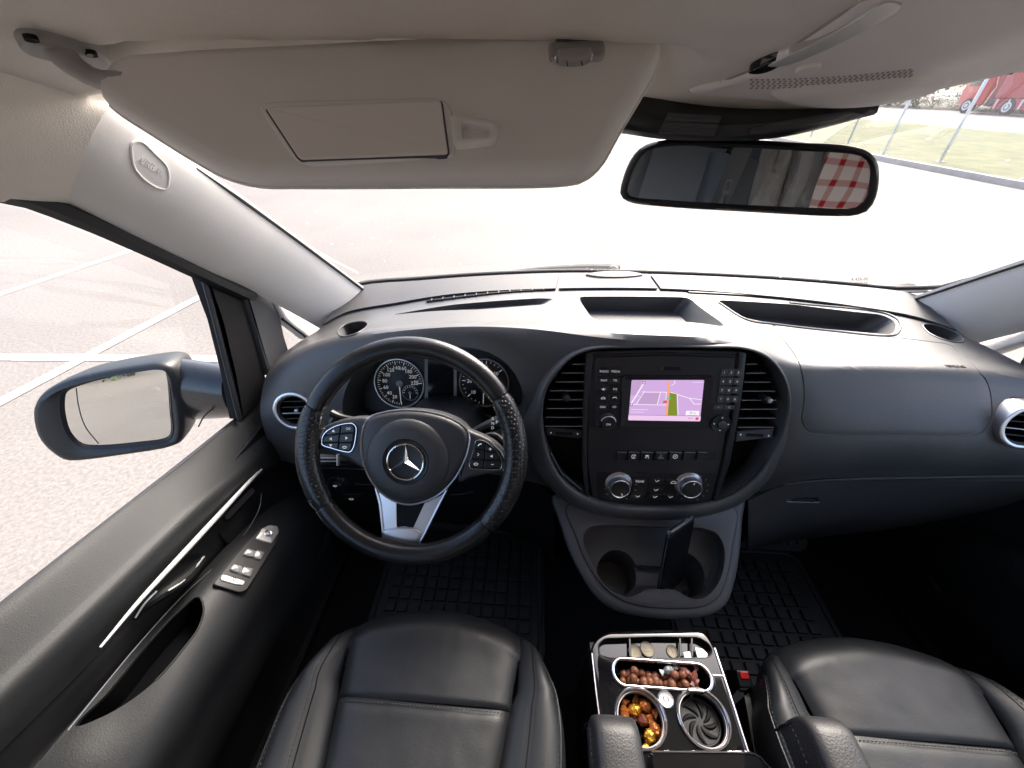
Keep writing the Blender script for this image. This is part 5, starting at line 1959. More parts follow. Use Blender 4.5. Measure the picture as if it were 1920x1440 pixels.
new('pocket_edge', *tube(pts[18:46], 0.0016, 6), 'door_plastic', door)

# chrome strip tapering to both ends
cs = spline([P(u, v, X=x) for u, v, x in [(188, 1214, -.553), (260, 1128, -.556), (345, 1036, -.558), (420, 955, -.562), (476, 894, -.567), (490, 881, -.575)]], 40)
new('chrome_strip', *tube(cs, [0.0010 + 0.0036 * math.sin(math.pi * (0.06 + 0.80 * i / 39)) for i in range(40)], 8), 'bright_trim', door)
new('ledge_line', *tube(spline([P(u, v, X=-.576) for u, v in [(127, 1369), (262, 1205), (345, 1115), (425, 1040), (470, 985), (487, 950), (490, 925)]], 40), 0.0008, 6), 'brushed_alloy', door)
# speaker slot in the insert
SPK = Fr(P(446, 944, X=-.590), (1, 0, 0.0))
new('handle_slot', *slab(SPK, rpoly(SPK.pxs([(416, 968), (470, 914), (477, 921), (424, 975)]), 0.004), -0.004, 0.004, 0.0015), 'key_plastic', door)
# inside door handle: a bowed lever in a shallow cup
hl_ = new('door_handle', *tube(spline([P(u, v, X=x) for u, v, x in [(254, 1160, -.588), (275, 1135, -.575), (310, 1110, -.566), (345, 1085, -.566), (370, 1060, -.575), (383, 1045, -.588)]], 30), [0.004 + 0.007 * math.sin(math.pi * i / 29) for i in range(30)], 10), 'deep_black', door)
new('handle_edge', *tube(spline([P(u, v, X=x) for u, v, x in [(254, 1158, -.580), (272, 1131, -.573), (294, 1108, -.566)]], 16), 0.0015, 6), 'bright_trim', hl_)
new('handle_edge', *tube(spline([P(u, v, X=x) for u, v, x in [(315, 1108, -.556), (340, 1092, -.556), (362, 1070, -.562), (382, 1044, -.574)]], 20), 0.0015, 6), 'bright_trim', hl_)
# window switches on the armrest
def on_arm(u, v):
    r = ray(u, v)
    h = AB.ray_cast(V((0, 0, 0)), r)
    n = h[1] if h[1].dot(r) < 0 else -h[1]
    return h[0], n


p_, n_ = on_arm(462, 1052)
q0, _ = on_arm(440, 1085)
q1, _ = on_arm(500, 1000)
SWF = Fr(p_ + n_ * 0.002, n_)
sp_ = new('switch_plate', *slab(SWF, rpoly(SWF.pxs([(398, 1097), (460, 1020), (488, 990), (510, 982), (524, 992), (520, 1015), (462, 1108), (448, 1112)]), 0.006), -0.02, 0.002, 0.0015), 'black_plastic', door)
tag(sp_, 'black plate with silver window switches')


def dome_key(name, px, h, m='silver_button', dm=0.002):
    return new(name, *slab(SWF, rpoly(SWF.pxs(px), 0.003), 0.0, h, 0.0015, 2, dome=dm), m, sp_, angle=60)


mk = dome_key('mirror_switch', [(477, 1012), (489, 993), (503, 986), (519, 988), (522, 999), (508, 1021)], 0.004)
a, b = SWF.px(501, 1003)
new('mirror_knob', *lathe(SWF, [(0.0085, 0.004), (0.0085, 0.006), (0.0065, 0.007), (0.004, 0.0062), (0.0035, 0.0075), (0.0005, 0.0078)], 24, a, b), 'brushed_alloy', mk)
for px in ([(453, 1043), (461, 1031), (478, 1035), (474, 1048)], [(473, 1048), (478, 1034), (494, 1038), (487, 1053)], [(428, 1071), (436, 1060), (453, 1065), (448, 1078)], [(449, 1078), (454, 1065), (474, 1069), (467, 1085)]):
    new('window_switch', *slab(SWF, rpoly(SWF.pxs(px), 0.003), 0, 0.007, 0.003, 3, dome=0.0015), 'silver_button', sp_, angle=60)
lk = dome_key('lock_switch', [(412, 1084), (416, 1078), (459, 1091), (455, 1100), (440, 1098), (412, 1090)], 0.004, dm=0.0)
a, b = SWF.px(437, 1088)
new('lock_icon', *tube([SWF.w(a + .003 * math.cos(R(t)), b + .002 * math.sin(R(t)), 0.0043) for t in range(0, 360, 40)], 0.0006, 4, True), 'ink', lk)

# window pane, rubber lip and frame posts
new('window_seal', *tube(spline([P(u, v, X=-.632) for u, v in [(-120, 1236), (0, 1141), (200, 983), (330, 880), (446, 786)]], 30), 0.006, 8), 'seal_rubber', door)
WP = Fr((-0.645, 0, 0), (1, 0, 0))
pane = WP.pxs([(450, 786), (385, 516), (260, 458), (128, 400), (0, 352)]) + [(0.40, 0) for _ in ()]
loc_top = [(WP.px(0, 352)[0] + sgn * 0.0, WP.px(0, 352)[1]) for sgn in (1,)]
bk = V((-0.645, -0.42, -0.04))
bk2 = V((-0.645, -0.42, -0.47))
poly = [WP.w(*q) for q in pane] + [V((-0.645, 0.2, -0.045)), bk, bk2, WP.w(*WP.px(0, 1141))]
new('window_pane', poly, [tuple(range(len(poly)))], 'side_glass', door, smooth=False)
DF = Fr((-0.615, 0, 0), (1, 0, 0))
new('frame_post', *slab(DF, rpoly(DF.pxs([(380, 512), (422, 524), (452, 560), (478, 640), (503, 735), (452, 788), (436, 700), (412, 600)]), 0.006), -0.025, 0.004, 0.004), 'deep_black', door)
new('frame_post_seal', *tube(spline([P(u, v, X=-.612) for u, v in [(378, 510), (400, 590), (425, 690), (449, 786)]], 24), 0.0045, 8), 'seal_rubber', door)
# grey pillar foot between door and quarter window
qw = thing('quarter_window', P(545, 660, X=-.60), 'small triangular quarter window beside the driver pillar', 'window')
QF = Fr((-0.60, 0, 0), (1, 0, 0))
new('post', *slab(QF, rpoly(QF.pxs([(450, 520), (500, 540), (522, 570), (534, 630), (546, 668), (506, 706), (490, 650), (470, 580)]), 0.008), -0.03, 0.0, 0.006), 'wall_trim', qw)
fr_top = [(505, 538), (560, 575), (612, 612), (600, 622), (577, 637), (568, 630), (530, 600), (516, 575)]
new('frame', *slab(QF, rpoly(QF.pxs(fr_top), 0.006), -0.02, 0.008, 0.006), 'pillar_plastic', qw)
new('frame_seal', *tube([QF.w(*q, 0.004) for q in QF.pxs([(526, 598), (566, 628), (577, 640)])], 0.003, 8), 'seal_rubber', qw)
g_ = [QF.w(*q, -0.015) for q in QF.pxs([(520, 590), (580, 628), (590, 640), (545, 690), (530, 640)])]
new('pane', g_, [tuple(range(len(g_)))], 'side_glass', qw, smooth=False)

# ------------------------------------------------------------------ passenger door (mostly dark)
pdoor = thing('front_door', V((1.08, 0.2, -1.1)), 'dark passenger door trim beyond the passenger seat', 'door')
PM = lambda r: [mx(q) for q in r]
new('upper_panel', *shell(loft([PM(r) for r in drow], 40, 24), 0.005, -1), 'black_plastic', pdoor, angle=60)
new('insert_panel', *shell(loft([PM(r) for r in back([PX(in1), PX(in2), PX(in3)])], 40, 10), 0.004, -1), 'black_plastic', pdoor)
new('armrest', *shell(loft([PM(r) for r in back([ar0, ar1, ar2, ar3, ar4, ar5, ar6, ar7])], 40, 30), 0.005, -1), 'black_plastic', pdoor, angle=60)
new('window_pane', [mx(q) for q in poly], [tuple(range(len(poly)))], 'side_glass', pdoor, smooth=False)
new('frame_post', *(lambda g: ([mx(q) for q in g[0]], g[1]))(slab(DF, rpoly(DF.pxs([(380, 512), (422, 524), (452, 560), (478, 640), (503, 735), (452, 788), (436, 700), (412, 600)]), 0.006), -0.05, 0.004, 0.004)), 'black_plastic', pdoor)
qw2 = thing('quarter_window', mx(P(545, 660, X=-.60)), 'small quarter window beside the passenger pillar', 'window')
for nm, px, c0, c1, m in (('post', [(450, 520), (500, 540), (522, 570), (534, 630), (546, 668), (506, 706), (490, 650), (470, 580)], -0.03, 0.0, 'wall_trim'), ('frame', fr_top, -0.02, 0.008, 'pillar_plastic')):
    g = slab(QF, rpoly(QF.pxs(px), 0.006), c0, c1, 0.005)
    new(nm, [mx(q) for q in g[0]], g[1], m, qw2)
new('pane', [mx(q) for q in g_], [tuple(range(len(g_)))], 'side_glass', qw2, smooth=False)

# ------------------------------------------------------------------ door mirror outside
mc = P(225, 765, X=-.86)
cdir = (-mc).normalized()
rdir = V((-0.22, -0.96, -0.155)).normalized()
MF = Fr(mc, (cdir + rdir))
dm = thing('door_mirror', MF.w(0, -0.08), 'black door mirror outside the driver window reflecting the yard', 'mirror')
HS = [(66, 768), (72, 748), (92, 728), (130, 710), (200, 693), (262, 683), (300, 679), (322, 684), (334, 700), (342, 740), (348, 800), (342, 826), (322, 836), (240, 850), (150, 861), (128, 860), (100, 843), (76, 815)]
GLS = [(122, 752), (126, 735), (150, 723), (220, 704), (285, 692), (306, 692), (311, 700), (318, 770), (320, 808), (314, 819), (260, 828), (180, 834), (155, 831), (135, 812), (124, 780)]
hs = sm2(MF.pxs(HS), 72)
gs = sm2(MF.pxs(GLS), 72)
# shell of the housing: rim, then swelling forwards
ca = sum(q[0] for q in hs) / 72
cb = sum(q[1] for q in hs) / 72
rw = [[MF.w(a, b, 0.004) for a, b in inset(gs, -0.006)], [MF.w(a, b, 0.012) for a, b in inset(hs, 0.012)], [MF.w(a, b, 0.010) for a, b in inset(hs, 0.004)], [MF.w(a, b, 0.0) for a, b in hs]]
for s, c in ((1.0, -0.03), (0.97, -0.07), (0.86, -0.11), (0.6, -0.135), (0.2, -0.142)):
    rw.append([MF.w(ca + (a - ca) * s, cb + (b - cb) * s, c) for a, b in hs])
gv, gf = grid(rw, True)
gf.append(tuple(range(8 * 72, 9 * 72)))
new('housing', gv, gf, 'mirror_housing', dm, angle=60)
new('bezel', *band(MF, inset(gs, -0.007), inset(gs, -0.0005), -0.01, 0.006, 0.002, cin=0.0), 'mirror_housing', dm)
new('mirror_glass', *slab(MF, gs, -0.006, 0.0), 'mirror', dm, smooth=False)
wide = [MF.w(*MF.px(u, v), 0.0006) for u, v in [(143, 728), (147, 760), (160, 800), (185, 832)]]
new('glass_line', *tube(spline(wide, 20), 0.0006, 5), 'key_plastic', dm)
# arm to the door
mA = [(338, 690), (360, 672), (390, 680), (420, 705), (440, 775), (425, 785), (385, 800), (350, 815)]
a0 = MF.w(*MF.px(330, 755), -0.05)
arm_rows = []
for t in range(9):
    s = t / 8
    c = (MF.w(*MF.px(318, 750), -0.055)).lerp(P(450, 735, X=-.66), s)
    hgt = 0.082 * (1 - s) + 0.062 * s
    dp_ = 0.050 * (1 - s) + 0.05 * s
    arm_rows.append([c + V((0.0, dp_ * math.cos(k), hgt * math.sin(k))) for k in [2 * math.pi * i / 24 for i in range(24)]])
gv, gf = grid(arm_rows, True)
gf += [tuple(range(24)), tuple(range(8 * 24, 9 * 24))]
new('arm', gv, gf, 'body_paint', dm, angle=60)
new('arm_seam', *tube(spline([P(u, v, X=x) for u, v, x in [(372, 800, -.72), (385, 778, -.70), (410, 760, -.69), (428, 752, -.68)]], 16), 0.0015, 6), 'black_plastic', dm)
drops = MB()
for u, v in [(340, 705), (344, 712), (347, 720), (351, 728), (353, 736), (322, 722), (325, 730), (328, 732), (358, 704), (370, 738)]:
    q = P(u, v, X=-.80)
    drops.add(lathe(Fr(q, cdir), [(0.0012, -0.001), (0.0012, 0.0004), (0.0005, 0.001)], 8))
# ------------------------------------------------------------------ sun visor
vis = thing('sun_visor', P(700, 100, d=.335), 'beige sun visor folded down above the wheel with a closed vanity mirror lid', 'sun visor')
VT, VBm = P(700, 100, d=.335), P(700, 345, d=.305)
vy = (VT - VBm)
vyn = vy.normalized()
vn = V((1, 0, 0)).cross(vyn)
if vn.y > 0:
    vn = -vn
VF = Fr(P(700, 220, d=.318), vn, vyn)
VO = [(205, 165), (240, 125), (330, 113), (600, 98), (900, 84), (1120, 79), (1180, 78), (1222, 83), (1236, 95), (1230, 130), (1205, 175), (1160, 250), (1125, 310), (1095, 335), (1060, 343), (800, 347), (560, 348), (480, 346), (420, 330), (360, 298), (280, 248), (215, 205), (200, 188)]
vo = sm2(VF.pxs(VO), 120)
# padded body with a rolled edge
rw = []
TH = 0.011
ca = sum(q[0] for q in vo) / 120
cb = sum(q[1] for q in vo) / 120
prof = [(0.0, 0.0)]
levels = [(inset(vo, 0.012), -TH), (inset(vo, 0.005), -TH * 0.9), (inset(vo, 0.0012), -TH * 0.5), (vo, 0), (inset(vo, 0.0012), TH * 0.5), (inset(vo, 0.005), TH * 0.9), (inset(vo, 0.012), TH)]
gv, gf = [], []
for q, c in levels:
    gv += [VF.w(a, b, c) for a, b in q]
for j in range(6):
    for i in range(120):
        i2 = (i + 1) % 120
        gf.append((j * 120 + i, j * 120 + i2, (j + 1) * 120 + i2, (j + 1) * 120 + i))
gf += [tuple(range(120)), tuple(range(720, 840))]
new('pad', gv, gf, 'visor_vinyl', vis, angle=60)
new('edge_piping', *tube([VF.w(a, b, -0.002) for a, b in inset(vo, -0.0003)], 0.0011, 6, True), 'visor_vinyl', vis)
# vanity mirror frame, lid and tab
FRO = rpoly(VF.pxs([(484, 200), (520, 194), (820, 187), (842, 196), (850, 222), (854, 290), (848, 297), (590, 312), (565, 308), (545, 290)], TH), 0.006)
fr_ = new('mirror_frame', *slab(VF, FRO, TH - 0.001, TH + 0.0022, 0.0015), 'visor_vinyl', vis)
LID = rpoly(VF.pxs([(504, 210), (828, 197), (841, 292), (838, 295), (570, 305), (563, 300)], TH), 0.002)
new('lid_gap', *slab(VF, inset(LID, -0.0014), TH, TH + 0.0024), 'key_plastic', vis)
new('mirror_lid', *slab(VF, LID, TH, TH + 0.0040, 0.0008), 'visor_lid', vis)
TAB = VF.pxs([(846, 224), (900, 232), (930, 238), (936, 248), (932, 268), (924, 274), (852, 282)], TH)
TBI = VF.pxs([(868, 240), (920, 247), (921, 253), (917, 265), (912, 269), (870, 270), (868, 255)], TH)
new('ticket_strap', *band(VF, rpoly(TAB, 0.003), rpoly(TBI, 0.002), TH - 0.002, TH + 0.0055, 0.0015), 'visor_vinyl', vis)
# clip hook beside the console
ck = thing('visor_clip', P(1080, 70, d=.325), 'small grey plastic clip holding the inner end of the sun visor', 'clip')
ckf = VF
ca0, cb0 = VF.px(1078, 100, TH)
new('clip_body', *slab(VF, rpoly(VF.pxs([(1028, 84), (1132, 80), (1134, 102), (1128, 116), (1030, 118)], TH), 0.004), TH - 0.002, TH + 0.003, 0.002), 'bracket_plastic', ck)
new('clip_foot', *slab(VF, rpoly(VF.pxs([(1042, 102), (1110, 100), (1108, 116), (1092, 124), (1060, 126), (1044, 120)], TH), 0.006), TH, TH + 0.0065, 0.003, 3), 'bracket_plastic', ck)
for u in (1062, 1090):
    p0, p1 = VF.px(u, 116, TH + 0.006), VF.px(u + 2, 124, TH + 0.006)
    new('clip_groove', *tube([VF.w(*p0, TH + 0.0064), VF.w(*p1, TH + 0.0064)], 0.0005, 5), 'ink', ck)
new('clip_arm', *slab(VF, rpoly(VF.pxs([(1040, 49), (1120, 45), (1124, 72), (1118, 84), (1044, 86), (1036, 72)], TH), 0.004), TH - 0.012, TH + 0.002, 0.003, 3), 'bracket_plastic', ck)
new('clip_bar', *tube([VF.w(*VF.px(1042, 80, TH), TH + 0.002), VF.w(*VF.px(1118, 77, TH), TH + 0.002)], 0.0035, 8), 'key_plastic', ck)
for u, v in ((1041, 119), (1108, 114)):
    new('rivet', *lathe(VF.at(*VF.px(u, v, TH), TH), [(0.0013, 0.0), (0.0013, 0.0045), (0.0006, 0.0055)], 10), 'chrome', ck)
# pivot bracket at the outer end
bk_ = thing('visor_bracket', P(120, 92, d=.345), 'grey plastic hinge bracket at the outer end of the sun visor', 'bracket')
hb = P(120, 92, d=.338)
h = HLB.ray_cast(V((0, 0, 0)), ray(110, 88))
hn = h[1] if h[1].dot(ray(110, 88)) < 0 else -h[1]
BKF = Fr(h[0], hn)
new('plate', *slab(BKF, sm2(BKF.pxs([(27, 62), (36, 54), (70, 55), (130, 68), (180, 84), (201, 98), (203, 112), (190, 118), (150, 116), (100, 98), (50, 84), (30, 74)]), 48), -0.004, 0.009, 0.004, 3), 'bracket_plastic', bk_, angle=60)
for u, v in ((60, 76), (172, 104)):
    a, b = BKF.px(u, v, 0.009)
    new('screw_hole', *lathe(BKF, [(0.0042, 0.006), (0.0042, 0.0092), (0.003, 0.0088), (0.0005, 0.008)], 16, a, b), 'deep_black', bk_)
new('pivot', *tube(spline([BKF.w(*BKF.px(112, 98, 0.008), 0.008), BKF.w(*BKF.px(140, 128, 0.02), 0.018), P(180, 147, d=.33), P(240, 150, d=.33)], 16), [0.010, 0.010, 0.0095, 0.009, 0.0085, 0.008, 0.008, 0.0075, 0.0075, 0.007, 0.007, 0.007, 0.0065, 0.0065, 0.006, 0.006], 14), 'bracket_plastic', bk_)

# ------------------------------------------------------------------ overhead console
def hl_hit(u, v):
    r = ray(u, v)
    h = HLB.ray_cast(V((0, 0, 0)), r)
    if h[0] is None:
        h = HLB.find_nearest(r * 0.36)
    n = h[1] if h[1].dot(r) < 0 else -h[1]
    return h[0], n


oc = thing('overhead_console', P(1600, 120, d=.36), 'beige overhead console with lamp lens and dotted grille near the mirror', 'overhead console')


def drape(name, px, off, edge, m, parent, n=60, rings=12, closed=True, bulge=0.0, k=60):
    """A panel that follows the headliner, standing off it, with a rolled edge."""
    o2 = [(q.x, q.y) for q in spline(px, n, True)]
    cu = sum(q[0] for q in o2) / n
    cv = sum(q[1] for q in o2) / n
    vs, fs = [], []
    for r in range(rings + 1):
        s = r / rings
        sc_ = 1 - (1 - s) ** 1.6
        for u, v in o2:
            p, nn = hl_hit(cu + (u - cu) * sc_, cv + (v - cv) * sc_)
            e = off * (1 - max(0, (s - edge) / (1 - edge)) ** 2) + bulge * (1 - s * s) - 0.001
            vs.append(p + V((0, -0.15, -1)).normalized() * e)
    for r in range(rings):
        for i in range(n):
            i2 = (i + 1) % n
            fs.append((r * n + i, r * n + i2, (r + 1) * n + i2, (r + 1) * n + i))
    return new(name, vs, fs, m, parent, angle=60)


drape('shell', [(1290, 168), (1360, 148), (1420, 124), (1490, 82), (1560, 36), (1630, -10), (1750, -60), (1900, -80), (2050, -60), (2120, 20), (2100, 100), (1980, 124), (1880, 136), (1790, 156), (1700, 176), (1600, 186), (1500, 187), (1400, 180)], 0.006, 0.80, 'visor_vinyl', oc, 90, 16)
drape('glasses_holder', [(1440, 160), (1500, 148), (1600, 140), (1720, 128), (1800, 132), (1780, 150), (1700, 170), (1600, 181), (1500, 178)], 0.0085, 0.6, 'visor_vinyl', oc, 60, 12, bulge=0.006)
drape('lamp_lens', [(1440, 108), (1480, 86), (1530, 60), (1600, 22), (1680, -24), (1704, -16), (1650, 22), (1580, 62), (1520, 90), (1470, 108)], 0.0072, 0.85, 'silver_button', oc, 60, 8)
drape('lamp_window', [(1406, 122), (1428, 108), (1460, 96), (1480, 93), (1470, 104), (1448, 118), (1424, 124)], 0.0066, 0.85, 'screen_glass', oc, 40, 8)
drape('switch', [(1494, 116), (1510, 106), (1532, 102), (1548, 104), (1540, 114), (1518, 122), (1500, 122)], 0.0085, 0.7, 'visor_lid', oc, 32, 8)
g = MB()
for i in range(30):
    for j in range(5):
        t = i / 29
        u = 1412 + 300 * t + 3 * (j % 2)
        v = 140 - 20 * t * t + 4.2 * j * (1 - 0.2 * t) - 5
        p, nn = hl_hit(u, v)
        q = p + V((0, -0.15, -1)).normalized() * 0.0048
        g.add(lathe(Fr(q, V((0, -0.15, -1))), [(0.0011, -0.001), (0.0011, 0.0007), (0.0004, 0.0011)], 6))
tag(g.build('grille', 'bracket_plastic', oc), kind='stuff')
pts = [hl_hit(q.x, q.y)[0] + V((0, 0, -0.0004)) for q in spline([(1292, 169), (1360, 149), (1420, 125), (1490, 83), (1560, 37), (1630, -8)], 40)]
new('console_seam', *tube(pts, 0.0012, 6), 'bracket_plastic', oc)

# ------------------------------------------------------------------ interior mirror and its foot
mf = thing('mirror_foot', P(1400, 240, d=.45), 'black ribbed sensor housing above the rear view mirror', 'sensor housing')
ft0 = PY([(1232, 142, .53), (1330, 172, .545), (1430, 186, .55), (1540, 200, .545), (1640, 199, .53)])
ft1 = PY([(1205, 180, .50), (1300, 205, .50), (1400, 214, .50), (1540, 214, .50), (1642, 203, .51)])
ft2 = PY([(1172, 226, .49), (1260, 240, .475), (1380, 244, .47), (1500, 232, .48), (1641, 205, .51)])
ft3 = PY([(1166, 240, .50), (1250, 251, .485), (1360, 254, .48), (1470, 247, .485), (1640, 207, .515)])
ft4 = PY([(1172, 241, .53), (1250, 251, .53), (1360, 253, .53), (1470, 244, .53), (1638, 207, .53)])
fo = loft([ft0, ft1, ft2, ft3, ft4], 40, 26)
fb = new('cover', *shell(fo, 0.004, 1), 'mirror_housing', mf, angle=60)
FB = bvh_of(fb)


def on_foot(u, v):
    r = ray(u, v)
    h = FB.ray_cast(V((0, 0, 0)), r)
    if h[0] is None:
        h = FB.find_nearest(r * 0.42)
    n = h[1] if h[1].dot(r) < 0 else -h[1]
    return h[0] + n * 0.0012


for (ul, vl), (ur, vr), nn, (ul2, vl2), (ur2, vr2) in (((1252, 218), (1350, 224), 7, (1236, 246), (1338, 250)), ((1440, 236), (1590, 212), 6, (1404, 246), (1560, 224))):
    for i in range(nn):
        t = i / (nn - 1)
        p0, p1 = (ul + (ul2 - ul) * t, vl + (vl2 - vl) * t), (ur + (ur2 - ur) * t, vr + (vr2 - vr) * t)
        pts = [on_foot(p0[0] + (p1[0] - p0[0]) * s / 8, p0[1] + (p1[1] - p0[1]) * s / 8) for s in range(9)]
        new('rib', *tube(pts, 0.0022, 6), 'key_plastic', mf)
rv = thing('rear_view_mirror', P(1405, 335, d=.43), 'black framed rear view mirror reflecting the seats, a grey coat and plaid cloth', 'mirror')
mcen = P(1406, 334, d=.43)
mn = V((-0.338, -0.941, -0.02)).normalized()
RF = Fr(mcen, mn)
MO = [(1163, 362), (1168, 335), (1182, 300), (1200, 278), (1230, 265), (1300, 261), (1400, 264), (1500, 269), (1590, 274), (1628, 284), (1645, 305), (1648, 335), (1640, 375), (1625, 396), (1600, 404), (1560, 405), (1400, 397), (1240, 387), (1185, 380), (1168, 372)]
MG = [(1176, 358), (1182, 335), (1196, 303), (1212, 284), (1240, 276), (1300, 273), (1400, 277), (1500, 283), (1590, 288), (1618, 295), (1630, 312), (1630, 336), (1622, 372), (1610, 386), (1592, 391), (1540, 390), (1400, 384), (1240, 374), (1192, 370), (1180, 366)]
mo, mg = sm2(RF.pxs(MO), 80), sm2(RF.pxs(MG), 80)
rw = [[RF.w(a, b, 0.0) for a, b in mg], [RF.w(a, b, 0.003) for a, b in inset(mg, -0.0008)], [RF.w(a, b, 0.004) for a, b in inset(mo, 0.003)], [RF.w(a, b, 0.001) for a, b in mo]]
ca = sum(q[0] for q in mo) / 80
cb = sum(q[1] for q in mo) / 80
for s, c in ((0.995, -0.012), (0.93, -0.022), (0.75, -0.030), (0.3, -0.034)):
    rw.append([RF.w(ca + (a - ca) * s, cb + (b - cb) * s, c) for a, b in mo])
gv, gf = grid(rw, True)
gf.append(tuple(range(7 * 80, 8 * 80)))
new('housing', gv, gf, 'black_plastic', rv, angle=60)
new('mirror_glass', *slab(RF, mg, -0.004, 0.0006), 'mirror_tint', rv, smooth=False)
new('stem', *tube(spline([P(1396, 222, d=.415), P(1403, 245, d=.415), P(1405, 268, d=.425), P(1406, 300, d=.445)], 12), [0.016, 0.013, 0.011, 0.0095, 0.009, 0.009, 0.009, 0.009, 0.009, 0.010, 0.011, 0.012], 14), 'black_plastic', rv)
new('stem_boss', *lathe(Fr(P(1412, 222, d=.46), V((0.1, -0.6, -0.8))), [(0.03, -0.01), (0.028, 0.006), (0.02, 0.014), (0.008, 0.016)], 24), 'black_plastic', rv)

# ------------------------------------------------------------------ wiper lying on the cowl outside
wp = thing('wiper', P(1100, 508, Y=1.22), 'black windscreen wiper arm resting at the foot of the windscreen', 'wiper')
new('arm', *tube(spline([P(u, v, Y=y) for u, v, y in [(1162, 503, 1.26), (1110, 501, 1.27), (1030, 504, 1.27), (960, 510, 1.26), (900, 515, 1.25)]], 20), [0.013 - 0.008 * i / 19 for i in range(20)], 8), 'mirror_housing', wp)
new('blade', *tube(spline([P(u, v, Y=y) for u, v, y in [(1180, 510, 1.23), (1080, 507, 1.25), (960, 511, 1.26), (860, 518, 1.24), (830, 523, 1.22)]], 24), 0.005, 6), 'deep_black', wp)
new('pivot_cap', *lathe(Fr(P(1150, 507, Y=1.235), V((0, -0.5, 0.8))), [(0.018, -0.02), (0.016, 0.006), (0.008, 0.012)], 20), 'mirror_housing', wp)
cowl = [[q + V((0, 0.02, -0.02)) for q in base], [q + V((0, 0.10, -0.03)) for q in base], [q + V((0, 0.16, -0.10)) for q in base]]
cw_ = new('cowl', *shell(loft(cowl, 40, 8), 0.004, 1), 'mirror_housing', None)
tag(cw_, 'black scuttle panel below the windscreen outside', 'cowl')
# inspection sticker text printed on the pane's corner
q = P(1612, 528, Y=1.05)
sf = Fr(q, V((0.1, -0.75, 0.6)))
for i, s in enumerate(('A 43R-00', '0000048')):
    text(s, 0.009, sf, 0, 0.006 - 0.012 * i, 0, 'ink', ws, 'glass_print')
# ------------------------------------------------------------------ seats
def dashes(path, step, r=0.0006, lift=0.0):
    """Thread stitches along a path, every other one."""
    mb = MB()
    L = 0
    acc = 0
    pts = [V(q) for q in path]
    tot = sum((b - a).length for a, b in zip(pts, pts[1:]))
    n = max(2, int(tot / step))
    q = spline(pts, n * 2 + 1)
    for i in range(0, n * 2, 2):
        mb.add(tube([q[i], q[i].lerp(q[i + 1], 0.9) + V((0, 0, 0.0002))], r, 4))
    return mb


def wi(y):
    return 0.133 + 0.030 * max(-1.2, min(1.2, (y - 0.12) / 0.18))


def wo(y):
    return 0.236 - (0.050 * ((y - 0.16) / 0.14) ** 2 if y > 0.16 else 0)


def yf(x):
    return 0.360 - 1.30 * x * x


SZ = -0.825


